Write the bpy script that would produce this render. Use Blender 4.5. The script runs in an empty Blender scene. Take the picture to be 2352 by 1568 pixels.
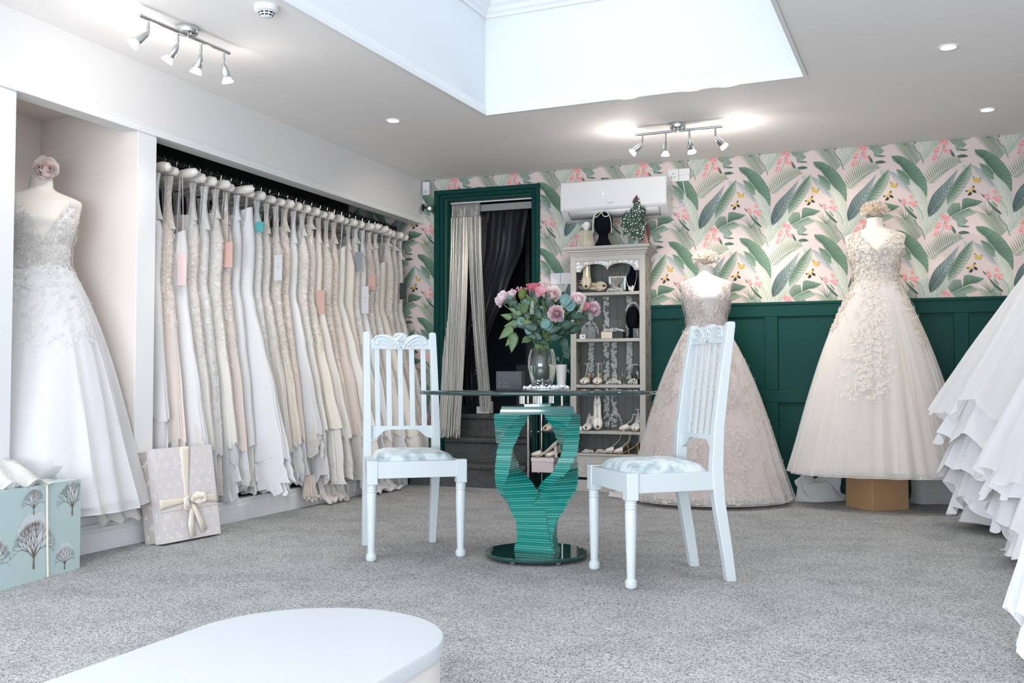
import bpy, bmesh, math, random
from mathutils import Vector, Matrix, noise
random.seed(7)
PI = math.pi
R_ = math.radians
S = bpy.context.scene
COL = S.collection

# ---------------------------------------------------------------- camera
EYE = (0.0, 0.0, 0.82)
FPX = 2287.0
YAW = R_(21.0)
PITCH = math.atan(87 / FPX)
cam_d = bpy.data.cameras.new('camera')
cam_d.sensor_width = 36
cam_d.lens = FPX / 2352 * 36
cam = bpy.data.objects.new('camera', cam_d)
cam.location = EYE
cam.rotation_euler = (PI / 2 + PITCH, 0, YAW)
COL.objects.link(cam)
S.camera = cam

# ---------------------------------------------------------------- exposure / world
S.view_settings.view_transform = 'Standard'
S.view_settings.look = 'None'
S.view_settings.gamma = 1
S.view_settings.exposure = 0.35
S.view_settings.use_curve_mapping = False
w = bpy.data.worlds.new('sky')
S.world = w
w.use_nodes = True
w.node_tree.nodes['Background'].inputs[0].default_value = (0.74, 0.86, 1.0, 1)
w.node_tree.nodes['Background'].inputs[1].default_value = 0.6
S.cycles.use_denoising = True
S.cycles.adaptive_threshold = 0.02
S.cycles.max_bounces = 10
S.cycles.transmission_bounces = 10
S.cycles.diffuse_bounces = 4
S.cycles.transparent_max_bounces = 16
S.cycles.sample_clamp_indirect = 4
S.cycles.caustics_refractive = False
S.cycles.caustics_reflective = False


def area(name, loc, rot, sx, sy, power, col, spread=PI):
    d = bpy.data.lights.new(name, 'AREA')
    d.shape = 'RECTANGLE'; d.size = sx; d.size_y = sy
    d.energy = power; d.color = col; d.spread = spread
    o = bpy.data.objects.new(name, d)
    o.location = loc; o.rotation_euler = rot
    COL.objects.link(o)
    return o


def spot(name, loc, target, power, col, size=R_(70), blend=0.6, radius=0.03):
    d = bpy.data.lights.new(name, 'SPOT')
    d.energy = power; d.color = col; d.spot_size = size; d.spot_blend = blend
    d.shadow_soft_size = radius
    o = bpy.data.objects.new(name, d)
    o.location = loc
    v = Vector(target) - Vector(loc)
    o.rotation_euler = v.to_track_quat('-Z', 'Y').to_euler()
    COL.objects.link(o)
    return o


# daylight falling through the roof lantern and through the shop window behind the camera
area('skylight_daylight', (-1.42, 3.6, 3.25), (0, 0, 0), 1.6, 3.6, 13, (0.84, 0.92, 1.0))
area('shop_window_daylight', (-1.0, -1.95, 1.35), (R_(98), 0, 0), 4.2, 1.9, 62, (0.80, 0.90, 1.0))
# added upward fill beside the window, brightens the ceiling and upper walls
area('added_ceiling_fill', (-1.0, -1.9, 0.75), (R_(122), 0, 0), 4.0, 1.0, 185, (0.86, 0.93, 1.0))


# ---------------------------------------------------------------- helpers
class MB:
    """collects geometry (and optional per-face colours) for ONE mesh object"""

    def __init__(s):
        s.v = []; s.f = []; s.c = []; s.mi = []
        s.hascol = False

    def add(s, vs, fs, col=None, mi=0):
        o = len(s.v)
        s.v.extend([tuple(p) for p in vs])
        for k, f in enumerate(fs):
            s.f.append(tuple(i + o for i in f))
            s.c.append(col if not isinstance(col, list) else col[k])
            s.mi.append(mi)
        if col is not None:
            s.hascol = True
        return s

    def box(s, a, b, col=None, mi=0):
        x0, y0, z0 = a; x1, y1, z1 = b
        vs = [(x0, y0, z0), (x1, y0, z0), (x1, y1, z0), (x0, y1, z0), (x0, y0, z1), (x1, y0, z1), (x1, y1, z1), (x0, y1, z1)]
        return s.add(vs, [(3, 2, 1, 0), (4, 5, 6, 7), (0, 1, 5, 4), (1, 2, 6, 5), (2, 3, 7, 6), (3, 0, 4, 7)], col, mi)

    def grid(s, rows, closed=False, col=None, mi=0, cap0=False, cap1=False):
        n = len(rows[0]); vs = [p for r in rows for p in r]; fs = []
        for i in range(len(rows) - 1):
            for j in range(n if closed else n - 1):
                k = (j + 1) % n
                fs.append((i * n + j, i * n + k, (i + 1) * n + k, (i + 1) * n + j))
        if cap0: fs.append(tuple(reversed(range(n))))
        if cap1: fs.append(tuple((len(rows) - 1) * n + j for j in range(n)))
        return s.add(vs, fs, col, mi)

    def lathe(s, prof, n=24, c=(0, 0, 0), sx=1, sy=1, col=None, mi=0, caps=True):
        rows = [[(c[0] + r * sx * math.cos(2 * PI * j / n), c[1] + r * sy * math.sin(2 * PI * j / n), c[2] + z) for j in range(n)] for r, z in prof]
        return s.grid(rows, True, col, mi, caps, caps)

    def tube(s, pts, r, n=8, col=None, mi=0, caps=True):
        pts = [Vector(p) for p in pts]
        rows = []
        up = Vector((0, 0, 1))
        t0 = (pts[1] - pts[0]).normalized()
        if abs(t0.dot(up)) > 0.9: up = Vector((1, 0, 0))
        for i, p in enumerate(pts):
            t = (pts[min(i + 1, len(pts) - 1)] - pts[max(i - 1, 0)])
            if t.length < 1e-9: t = t0
            t.normalize()
            a = t.cross(up)
            if a.length < 1e-4: a = t.cross(Vector((0, 1, 0.1)))
            a.normalize(); b = a.cross(t).normalized()
            up = b
            rr = r(i / (len(pts) - 1)) if callable(r) else (r[i] if isinstance(r, (list, tuple)) else r)
            rows.append([p + (a * math.cos(2 * PI * j / n) + b * math.sin(2 * PI * j / n)) * rr for j in range(n)])
        return s.grid(rows, True, col, mi, caps, caps)

    def ball(s, c, r, n=10, m=7, col=None, mi=0, rot=None):
        if not isinstance(r, (tuple, list)): r = (r, r, r)
        rows = []
        for i in range(m + 1):
            th = PI * i / m
            st = max(math.sin(th), 1e-3)
            row = []
            for j in range(n):
                p = Vector((r[0] * st * math.cos(2 * PI * j / n), r[1] * st * math.sin(2 * PI * j / n), -r[2] * math.cos(th)))
                if rot is not None: p = rot @ p
                row.append(p + Vector(c))
            rows.append(row)
        return s.grid(rows, True, col, mi)

    def bead(s, c, r, col=None, mi=0):
        x, y, z = c
        vs = [(x + r, y, z), (x, y + r, z), (x - r, y, z), (x, y - r, z), (x, y, z + r), (x, y, z - r)]
        return s.add(vs, [(0, 1, 4), (1, 2, 4), (2, 3, 4), (3, 0, 4), (1, 0, 5), (2, 1, 5), (3, 2, 5), (0, 3, 5)], col, mi)

    def prism(s, poly, ax, a, b, col=None, mi=0):
        """extrude a closed 2D outline along axis ax (0,1,2) from a to b"""
        def P(p, t):
            q = [0, 0, 0]; o = [k for k in range(3) if k != ax]
            q[ax] = t; q[o[0]] = p[0]; q[o[1]] = p[1]
            return tuple(q)
        n = len(poly)
        vs = [P(p, a) for p in poly] + [P(p, b) for p in poly]
        fs = [tuple(range(n)), tuple(reversed(range(n, 2 * n)))] + [(i, i + n, (i + 1) % n + n, (i + 1) % n) for i in range(n)]
        return s.add(vs, fs, col, mi)

    def xf(s, M, start=0):
        for i in range(start, len(s.v)):
            s.v[i] = tuple(M @ Vector(s.v[i]))
        return s

    def build(s, name, mat, parent=None, smooth=True, world=False, bevel=0, label=None, solid=0, angle=38, subsurf=0):
        me = bpy.data.meshes.new(name)
        vs = s.v
        if world and parent is not None:
            L = parent.location.copy(); q = parent.parent
            while q is not None:
                L = L + q.location; q = q.parent
            vs = [(p[0] - L[0], p[1] - L[1], p[2] - L[2]) for p in s.v]
        me.from_pydata(vs, [], s.f)
        me.validate(clean_customdata=False)
        mats = mat if isinstance(mat, (list, tuple)) else [mat]
        for m in mats: me.materials.append(m)
        if len(mats) > 1 and len(me.polygons) == len(s.mi):
            me.polygons.foreach_set('material_index', s.mi)
        if s.hascol and len(me.polygons) == len(s.c):
            at_ = me.color_attributes.new('Col', 'FLOAT_COLOR', 'CORNER')
            data = []
            for p, c in zip(me.polygons, s.c):
                if c is None: c = (1, 1, 1)
                if isinstance(c[0], (tuple, list)):
                    for q in c: data.extend((q[0], q[1], q[2], 1))
                else:
                    data.extend((c[0], c[1], c[2], 1) * p.loop_total)
            at_.data.foreach_set('color', data)
        bm = bmesh.new(); bm.from_mesh(me)
        bmesh.ops.recalc_face_normals(bm, faces=bm.faces)
        if smooth:
            for f in bm.faces: f.smooth = True
            for e in bm.edges:
                if len(e.link_faces) == 2 and e.calc_face_angle(0) > R_(angle): e.smooth = False
        bm.to_mesh(me); bm.free()
        o = bpy.data.objects.new(name, me)
        COL.objects.link(o)
        if parent is not None: o.parent = parent
        if bevel:
            b = o.modifiers.new('bevel', 'BEVEL'); b.width = bevel; b.segments = 2; b.limit_method = 'ANGLE'; b.angle_limit = R_(40)
        if solid:
            q = o.modifiers.new('solid', 'SOLIDIFY'); q.thickness = solid; q.offset = 0
        if subsurf:
            q = o.modifiers.new('sub', 'SUBSURF'); q.levels = subsurf; q.render_levels = subsurf
        if label: o['label'] = label
        return o


def thing(name, loc, label, cat, rz=0, group=None, rot=None):
    o = bpy.data.objects.new(name, None)
    o.empty_display_size = 0.05
    COL.objects.link(o)
    o.location = loc
    o.rotation_euler = rot if rot else (0, 0, rz)
    o['label'] = label; o['category'] = cat
    if group: o['group'] = group
    return o


def tag(o, label, cat, group=None, kind=None):
    o['label'] = label; o['category'] = cat
    if group: o['group'] = group
    if kind: o['kind'] = kind
    return o


def struct(o, label=None, cat=None):
    o['kind'] = 'structure'
    if label: o['label'] = label
    if cat: o['category'] = cat
    return o


def dup(root, loc=None, rz=None, label=None, group=None):
    r = root.copy(); COL.objects.link(r)
    if loc is not None: r.location = loc
    if rz is not None: r.rotation_euler = (0, 0, rz)
    if label: r['label'] = label
    if group: r['group'] = group
    for ch in list(root.children):
        c = ch.copy(); COL.objects.link(c); c.parent = r
        for g in list(ch.children):
            d = g.copy(); COL.objects.link(d); d.parent = c
    return r


FW = (-math.sin(YAW) * math.cos(PITCH), math.cos(YAW) * math.cos(PITCH), math.sin(PITCH))
RT = (math.cos(YAW), math.sin(YAW), 0)
UP = (math.sin(YAW) * math.sin(PITCH), -math.cos(YAW) * math.sin(PITCH), math.cos(PITCH))


def at(x, y, **k):
    """survey: the spot on the real plane X=, Y= or Z= that the photograph shows at pixel (x, y)"""
    a = (x - 1176) / FPX; b = -(y - 784) / FPX
    d = [FW[i] + a * RT[i] + b * UP[i] for i in range(3)]
    ax, v = list(k.items())[0]
    i = 'XYZ'.index(ax)
    t = (v - EYE[i]) / d[i]
    return Vector((t * d[0] + EYE[0], t * d[1] + EYE[1], t * d[2] + EYE[2]))


def lerp(a, b, t): return a + (b - a) * t


def mix3(a, b, t): return tuple(a[i] + (b[i] - a[i]) * t for i in range(3))


def interp(tab, z):
    """piecewise smooth table lookup; tab sorted by first entry"""
    if z <= tab[0][0]: return tab[0][1:]
    for p, q in zip(tab, tab[1:]):
        if z <= q[0]:
            t = (z - p[0]) / (q[0] - p[0]); t = t * t * (3 - 2 * t) * 0.5 + t * 0.5
            return tuple(lerp(p[i], q[i], t) for i in range(1, len(p)))
    return tab[-1][1:]


def srgb(r, g, b):
    def f(c):
        c /= 255.0
        return c / 12.92 if c <= 0.04045 else ((c + 0.055) / 1.055) ** 2.4
    return (f(r), f(g), f(b))


# ---------------------------------------------------------------- materials
def mat(name, col=(0.8, 0.8, 0.8), rough=0.5, metal=0, spec=0.5, trans=0, ior=1.45, bump=None, noisec=None, attr=False, emit=None, sheen=0, alpha=1, sss=0, coat=0):
    m = bpy.data.materials.new(name); m.use_nodes = True
    nt = m.node_tree; N = nt.nodes; L = nt.links
    b = N['Principled BSDF']
    b.inputs['Base Color'].default_value = (*col, 1)
    b.inputs['Roughness'].default_value = rough
    b.inputs['Metallic'].default_value = metal
    b.inputs['Specular IOR Level'].default_value = spec
    b.inputs['Transmission Weight'].default_value = trans
    b.inputs['IOR'].default_value = ior
    b.inputs['Alpha'].default_value = alpha
    if sheen: b.inputs['Sheen Weight'].default_value = sheen
    if coat: b.inputs['Coat Weight'].default_value = coat
    if emit:
        b.inputs['Emission Color'].default_value = (*emit[0], 1)
        b.inputs['Emission Strength'].default_value = emit[1]
    tc = N.new('ShaderNodeTexCoord')
    if attr:
        a = N.new('ShaderNodeAttribute'); a.attribute_name = 'Col'
        L.new(a.outputs['Color'], b.inputs['Base Color'])
    if noisec:  # (scale, colour2, lo, hi)
        n = N.new('ShaderNodeTexNoise'); n.inputs['Scale'].default_value = noisec[0]; n.inputs['Detail'].default_value = 4
        L.new(tc.outputs['Object'], n.inputs['Vector'])
        r = N.new('ShaderNodeValToRGB'); r.color_ramp.elements[0].position = noisec[2]; r.color_ramp.elements[1].position = noisec[3]
        r.color_ramp.elements[0].color = (*col, 1); r.color_ramp.elements[1].color = (*noisec[1], 1)
        L.new(n.outputs['Fac'], r.inputs['Fac']); L.new(r.outputs['Color'], b.inputs['Base Color'])
    if bump:  # (scale, strength, distance)
        n = N.new('ShaderNodeTexNoise'); n.inputs['Scale'].default_value = bump[0]; n.inputs['Detail'].default_value = 5
        L.new(tc.outputs['Object'], n.inputs['Vector'])
        p = N.new('ShaderNodeBump'); p.inputs['Strength'].default_value = bump[1]; p.inputs['Distance'].default_value = bump[2]
        L.new(n.outputs['Fac'], p.inputs['Height']); L.new(p.outputs['Normal'], b.inputs['Normal'])
    return m


def carpet(name, dark, mid, light, sc=150):
    m = mat(name, mid, 1.0, spec=0.05)
    nt = m.node_tree; N = nt.nodes; L = nt.links; b = N['Principled BSDF']
    tc = N.new('ShaderNodeTexCoord')
    vc = N.new('ShaderNodeTexVoronoi'); vc.inputs['Scale'].default_value = sc * 1.9
    nn_ = N.new('ShaderNodeTexNoise'); nn_.inputs['Scale'].default_value = sc * .45; nn_.inputs['Detail'].default_value = 3
    sx = N.new('ShaderNodeSeparateColor'); L.new(vc.outputs['Color'], sx.inputs['Color'])
    n1 = N.new('ShaderNodeMix'); n1.data_type = 'FLOAT'; n1.inputs['Factor'].default_value = .45
    L.new(tc.outputs['Object'], vc.inputs['Vector']); L.new(tc.outputs['Object'], nn_.inputs['Vector'])
    L.new(sx.outputs['Red'], n1.inputs['A']); L.new(nn_.outputs['Fac'], n1.inputs['B'])
    n2 = N.new('ShaderNodeTexNoise'); n2.inputs['Scale'].default_value = 4; n2.inputs['Detail'].default_value = 6
    n2.inputs['Roughness'].default_value = 0.7
    mp = N.new('ShaderNodeMapping'); mp.inputs['Scale'].default_value = (1, 1, 1)
    mp.inputs['Rotation'].default_value = (0, 0, R_(-20))
    L.new(tc.outputs['Object'], mp.inputs['Vector']); L.new(mp.outputs['Vector'], n2.inputs['Vector'])
    r = N.new('ShaderNodeValToRGB'); e = r.color_ramp.elements
    e[0].position = 0.28; e[0].color = (*dark, 1); e[1].position = 0.68; e[1].color = (*light, 1)
    k = e.new(0.44); k.color = (*mid, 1)
    L.new(n1.outputs['Result'], r.inputs['Fac'])
    r2 = N.new('ShaderNodeValToRGB'); e = r2.color_ramp.elements
    e[0].position = 0.34; e[0].color = (0.80, 0.81, 0.81, 1); e[1].position = 0.56; e[1].color = (1, 1, 1, 1)
    L.new(n2.outputs['Fac'], r2.inputs['Fac'])
    mx = N.new('ShaderNodeMix'); mx.data_type = 'RGBA'; mx.blend_type = 'MULTIPLY'; mx.inputs['Factor'].default_value = 1
    L.new(r.outputs['Color'], mx.inputs['A']); L.new(r2.outputs['Color'], mx.inputs['B'])
    L.new(mx.outputs['Result'], b.inputs['Base Color'])
    p = N.new('ShaderNodeBump'); p.inputs['Strength'].default_value = 0.7; p.inputs['Distance'].default_value = 0.006
    L.new(n1.outputs['Result'], p.inputs['Height']); L.new(p.outputs['Normal'], b.inputs['Normal'])
    return m


def fabric(name, col, trans=0.0, transl=0.25, rough=0.8, bump=0.15, sparkle=0, pleat=0, sheen=0.2, zlace=None, lacecol=None, lsc=42):
    """cloth: diffuse + translucent, optional see-through share, sparkle and woven lace motif"""
    m = bpy.data.materials.new(name); m.use_nodes = True
    nt = m.node_tree; N = nt.nodes; L = nt.links
    b = N['Principled BSDF']; out = N['Material Output']
    b.inputs['Base Color'].default_value = (*col, 1); b.inputs['Roughness'].default_value = rough
    b.inputs['Specular IOR Level'].default_value = 0.2
    b.inputs['Sheen Weight'].default_value = sheen
    tc = N.new('ShaderNodeTexCoord')
    tl = N.new('ShaderNodeBsdfTranslucent'); tl.inputs['Color'].default_value = (*col, 1)
    colsock = None
    n = N.new('ShaderNodeTexNoise'); n.inputs['Scale'].default_value = 30; n.inputs['Detail'].default_value = 4
    L.new(tc.outputs['Object'], n.inputs['Vector'])
    height = n.outputs['Fac']
    if lacecol is not None:
        nz = N.new('ShaderNodeTexNoise'); nz.inputs['Scale'].default_value = 9; nz.inputs['Detail'].default_value = 3
        L.new(tc.outputs['Object'], nz.inputs['Vector'])
        ad = N.new('ShaderNodeMix'); ad.data_type = 'RGBA'; ad.blend_type = 'LINEAR_LIGHT'; ad.inputs['Factor'].default_value = 0.10
        L.new(tc.outputs['Object'], ad.inputs['A']); L.new(nz.outputs['Color'], ad.inputs['B'])
        vo = N.new('ShaderNodeTexVoronoi'); vo.feature = 'DISTANCE_TO_EDGE'; vo.inputs['Scale'].default_value = lsc
        L.new(ad.outputs['Result'], vo.inputs['Vector'])
        v2 = N.new('ShaderNodeTexVoronoi'); v2.feature = 'F1'; v2.inputs['Scale'].default_value = lsc * 0.45
        L.new(ad.outputs['Result'], v2.inputs['Vector'])
        ra = N.new('ShaderNodeMapRange'); ra.inputs['From Min'].default_value = 0.02; ra.inputs['From Max'].default_value = 0.12
        ra.inputs['To Min'].default_value = 1; ra.inputs['To Max'].default_value = 0
        L.new(vo.outputs['Distance'], ra.inputs['Value'])
        rb = N.new('ShaderNodeMapRange'); rb.inputs['From Min'].default_value = 0.30; rb.inputs['From Max'].default_value = 0.42
        rb.inputs['To Min'].default_value = 1; rb.inputs['To Max'].default_value = 0
        L.new(v2.outputs['Distance'], rb.inputs['Value'])
        mxm = N.new('ShaderNodeMath'); mxm.operation = 'MAXIMUM'
        L.new(ra.outputs['Result'], mxm.inputs[0]); L.new(rb.outputs['Result'], mxm.inputs[1])
        fac = mxm.outputs[0]
        at_ = N.new('ShaderNodeAttribute'); at_.attribute_name = 'Col'
        mm = N.new('ShaderNodeMath'); mm.operation = 'MULTIPLY'
        L.new(fac, mm.inputs[0]); L.new(at_.outputs['Fac'], mm.inputs[1])
        # ground cloth tint where the lace sits
        m1 = N.new('ShaderNodeMix'); m1.data_type = 'RGBA'
        m1.inputs['A'].default_value = (*col, 1); m1.inputs['B'].default_value = (*lacecol[0], 1)
        L.new(at_.outputs['Fac'], m1.inputs['Factor'])
        m2 = N.new('ShaderNodeMix'); m2.data_type = 'RGBA'
        L.new(m1.outputs['Result'], m2.inputs['A']); m2.inputs['B'].default_value = (*lacecol[1], 1)
        L.new(mm.outputs[0], m2.inputs['Factor'])
        L.new(m2.outputs['Result'], b.inputs['Base Color']); L.new(m2.outputs['Result'], tl.inputs['Color'])
        hm = N.new('ShaderNodeMath'); hm.operation = 'MULTIPLY_ADD'; hm.inputs[1].default_value = 1.6
        L.new(mm.outputs[0], hm.inputs[0]); L.new(n.outputs['Fac'], hm.inputs[2])
        height = hm.outputs[0]
    p = N.new('ShaderNodeBump'); p.inputs['Strength'].default_value = bump; p.inputs['Distance'].default_value = 0.006
    L.new(height, p.inputs['Height'])
    L.new(p.outputs['Normal'], b.inputs['Normal'])
    mx = N.new('ShaderNodeMixShader'); mx.inputs[0].default_value = transl
    L.new(b.outputs[0], mx.inputs[1]); L.new(tl.outputs[0], mx.inputs[2])
    last = mx
    if sparkle:
        vo = N.new('ShaderNodeTexVoronoi'); vo.inputs['Scale'].default_value = sparkle
        L.new(tc.outputs['Object'], vo.inputs['Vector'])
        lt = N.new('ShaderNodeMath'); lt.operation = 'LESS_THAN'; lt.inputs[1].default_value = 0.07
        L.new(vo.outputs['Distance'], lt.inputs[0])
        gl = N.new('ShaderNodeBsdfGlossy'); gl.inputs['Color'].default_value = (1, 1, 1, 1); gl.inputs['Roughness'].default_value = 0.25
        m3 = N.new('ShaderNodeMixShader')
        L.new(lt.outputs[0], m3.inputs[0]); L.new(last.outputs[0], m3.inputs[1]); L.new(gl.outputs[0], m3.inputs[2])
        last = m3
    if trans:
        tr = N.new('ShaderNodeBsdfTransparent')
        m4 = N.new('ShaderNodeMixShader')
        lw = N.new('ShaderNodeLayerWeight'); lw.inputs['Blend'].default_value = 0.35
        mr = N.new('ShaderNodeMapRange'); mr.inputs['To Min'].default_value = trans; mr.inputs['To Max'].default_value = max(trans - 0.45, 0.05)
        L.new(lw.outputs['Facing'], mr.inputs['Value'])
        L.new(mr.outputs['Result'], m4.inputs[0])
        L.new(last.outputs[0], m4.inputs[1]); L.new(tr.outputs[0], m4.inputs[2])
        last = m4
    L.new(last.outputs[0], out.inputs['Surface'])
    return m


M = {}
M['wall'] = mat('white_wall_paint', (0.73, 0.74, 0.76), 0.6, bump=(60, 0.04, 0.002))
M['bulk'] = mat('bulkhead_paint', (0.78, 0.77, 0.77), 0.5, bump=(40, 0.03, 0.002))
M['ceil'] = mat('ceiling_paint', (0.89, 0.86, 0.84), 0.7, bump=(50, 0.04, 0.002))
M['niche'] = mat('niche_cream_paint', (0.78, 0.71, 0.66), 0.7)
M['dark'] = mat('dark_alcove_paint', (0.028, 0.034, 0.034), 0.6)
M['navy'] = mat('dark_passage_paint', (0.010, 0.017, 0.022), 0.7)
M['green'] = mat('deep_green_paint', (0.002, 0.050, 0.042), 0.5, spec=.18, bump=(90, 0.05, 0.002))
M['trim'] = mat('white_gloss_trim', (0.82, 0.83, 0.84), 0.3)
M['carpet'] = carpet('grey_speckled_carpet', (0.17, 0.175, 0.175), (0.40, 0.405, 0.405), (0.59, 0.59, 0.585))
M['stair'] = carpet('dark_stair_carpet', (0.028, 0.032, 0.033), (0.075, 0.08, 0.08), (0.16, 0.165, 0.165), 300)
M['paper'] = mat('printed_wallpaper', (0.7, 0.6, 0.55), 0.75, attr=True)
M['attr'] = mat('printed_colour', (1, 1, 1), 0.6, attr=True)
M['attr_gloss'] = mat('coloured_gloss', (1, 1, 1), 0.3, attr=True)
M['petal'] = mat('petal', (1, 1, 1), 0.6, attr=True)
_n = M['petal'].node_tree; _t = _n.nodes.new('ShaderNodeBsdfTranslucent'); _m = _n.nodes.new('ShaderNodeMixShader'); _m.inputs[0].default_value = .5
_a = [q for q in _n.nodes if q.type == 'ATTRIBUTE'][0]
_n.links.new(_a.outputs['Color'], _t.inputs['Color']); _n.links.new(_n.nodes['Principled BSDF'].outputs[0], _m.inputs[1]); _n.links.new(_t.outputs[0], _m.inputs[2])
_n.links.new(_m.outputs[0], _n.nodes['Material Output'].inputs['Surface'])
M['chrome'] = mat('polished_chrome', (0.62, 0.63, 0.64), 0.12, metal=1)
M['steel'] = mat('brushed_steel', (0.45, 0.46, 0.47), 0.3, metal=1)
M['whiteplastic'] = mat('white_plastic', (0.80, 0.80, 0.80), 0.35)
M['acplastic'] = mat('glossy_white_plastic', (0.78, 0.78, 0.79), 0.16)
M['blackplastic'] = mat('black_plastic', (0.012, 0.013, 0.014), 0.4)
M['chair'] = mat('white_chair_paint', (0.60, 0.645, 0.665), 0.35, bump=(30, 0.06, 0.003))
M['slab'] = mat('white_laminate', (0.56, 0.59, 0.62), 0.35)
M['velvetblack'] = mat('black_velvet', (0.004, 0.005, 0.008), 0.95, spec=0.1)
M['glow'] = mat('lamp_glow', (1, 1, 1), 0.4, emit=((1.0, 0.97, 0.93), 9))
M['glassshade'] = mat('frosted_glass_shade', (0.95, 0.96, 1), 0.3, emit=((0.93, 0.96, 1.0), 0.9))
M['glass'] = mat('clear_glass', (0.96, 1.0, 0.99), 0.0, trans=1, ior=1.45)
M['water'] = mat('vase_water', (0.92, 0.95, 0.88), 0.0, trans=1, ior=1.33)
M['mann'] = mat('cream_mannequin_cloth', (0.74, 0.70, 0.65), 0.8)
M['wood'] = mat('brown_box_wood', (0.42, 0.25, 0.13), 0.6, bump=(20, 0.1, 0.003))
M['gold'] = mat('pale_gold', (0.62, 0.48, 0.28), 0.3, metal=0.8)
M['satin_w'] = mat('ivory_satin', (0.78, 0.70, 0.60), 0.35, sheen=0.4)
M['pearl'] = mat('padded_satin', (0.74, 0.69, 0.63), 0.3, sheen=0.3, coat=0.2)
M['crystal'] = mat('cut_crystal', (0.95, 0.95, 0.97), 0.08, metal=0.55)
M['cab'] = mat('greige_cabinet_paint', (0.46, 0.435, 0.40), 0.5, bump=(25, 0.1, 0.003))
M['cabside'] = mat('distressed_cabinet_side', (0.42, 0.40, 0.36), 0.7, noisec=(14, (0.15, 0.16, 0.14), 0.5, 0.72), bump=(40, 0.3, 0.004))
M['cabin'] = mat('cabinet_inner_grey', (0.085, 0.095, 0.088), 0.7)

# ================================================================ THE ROOM
CEIL = 2.43
YB = 7.25          # back wall
XL = -3.56         # front plane of the left wall
XR = 1.6
YF = -2.1
BH = 2.077         # underside of the left bulkhead
PL = 0.127         # raised alcove floor

o = MB().box((XL, YF, -0.05), (XR, YB, 0)).build('floor', M['carpet'], smooth=False); struct(o)
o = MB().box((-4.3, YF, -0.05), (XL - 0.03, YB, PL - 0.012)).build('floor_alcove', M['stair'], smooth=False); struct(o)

# ceiling with the roof-light hole
sk = [(-2.515, 1.3), (-0.563, 1.3), (-0.419, 5.44), (-2.306, 5.556)]
ou = [(XL - 0.75, YF), (XR + 0.1, YF), (XR + 0.1, YB + 0.05), (XL - 0.75, YB + 0.05)]
mb = MB()
mb.add([(x, y, CEIL) for x, y in ou] + [(x, y, CEIL) for x, y in sk], [(0, 1, 5, 4), (1, 2, 6, 5), (2, 3, 7, 6), (3, 0, 4, 7)])
mb.add([(x, y, CEIL + .15) for x, y in ou] + [(x, y, CEIL + .15) for x, y in sk], [(0, 1, 5, 4), (1, 2, 6, 5), (2, 3, 7, 6), (3, 0, 4, 7)])
o = mb.build('ceiling', M['ceil'], smooth=False); struct(o)

# roof lantern: shaft, bead at the lip, crown moulding, kerb and glazing bars
def ringwall(mb, pts, z0, z1, d0=0, d1=0):
    cx = sum(p[0] for p in pts) / 4; cy = sum(p[1] for p in pts) / 4
    def ins(p, d):
        return (p[0] + (d if p[0] < cx else -d), p[1] + (d if p[1] < cy else -d))
    a = [ins(p, d0) for p in pts]; b = [ins(p, d1) for p in pts]
    mb.grid([[(x, y, z0) for x, y in a], [(x, y, z1) for x, y in b]], True)
mb = MB(); ringwall(mb, sk, CEIL, 3.3); o = mb.build('wall_skylight', mat('skylight_shaft_paint', (0.78, 0.81, 0.84), 0.6), smooth=False); struct(o)
mb = MB()
prof = [(CEIL - .006, -.012), (CEIL - .006, .010), (CEIL + .020, .012), (CEIL + .028, .006), (CEIL + .045, .006), (CEIL + .055, 0)]
for p, q in zip(prof, prof[1:]): ringwall(mb, sk, p[0], q[0], p[1], q[1])
o = mb.build('trim_1', M['trim'], smooth=False); struct(o)
mb = MB()
prof = [(3.02, .0), (3.02, .012), (3.04, .016), (3.05, .028), (3.075, .034), (3.09, .055), (3.11, .060), (3.115, .08), (3.135, .085), (3.135, .12)]
for p, q in zip(prof, prof[1:]): ringwall(mb, sk, p[0], q[0], p[1], q[1])
o = mb.build('trim_2', M['trim'], smooth=False); struct(o)
mb = MB()
for k in range(5):
    y = 1.5 + k * 0.98
    mb.box((-2.5, y - .025, 3.32), (-0.45, y + .025, 3.38))
mb.box((-1.46, 1.3, 3.34), (-1.40, 5.55, 3.42))
o = mb.build('window_2', M['trim'], smooth=False); struct(o)

# left wall: bulkhead, pillars, niche, alcove
o = MB().box((XL - .09, YF, BH), (XL, YB, CEIL)).build('wall_left_bulkhead', M['bulk'], smooth=False); struct(o)
prof = [(0, BH - .001), (.016, BH - .001), (.016, BH + .014), (.011, BH + .020), (.011, BH + .030), (.014, BH + .036), (.010, BH + .046), (.004, BH + .052), (0, BH + .054)]
mb = MB(); mb.prism([(XL + a, z) for a, z in prof], 1, YF, YB - .01)
o = mb.build('trim_3', M['trim'], smooth=False); struct(o)
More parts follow.
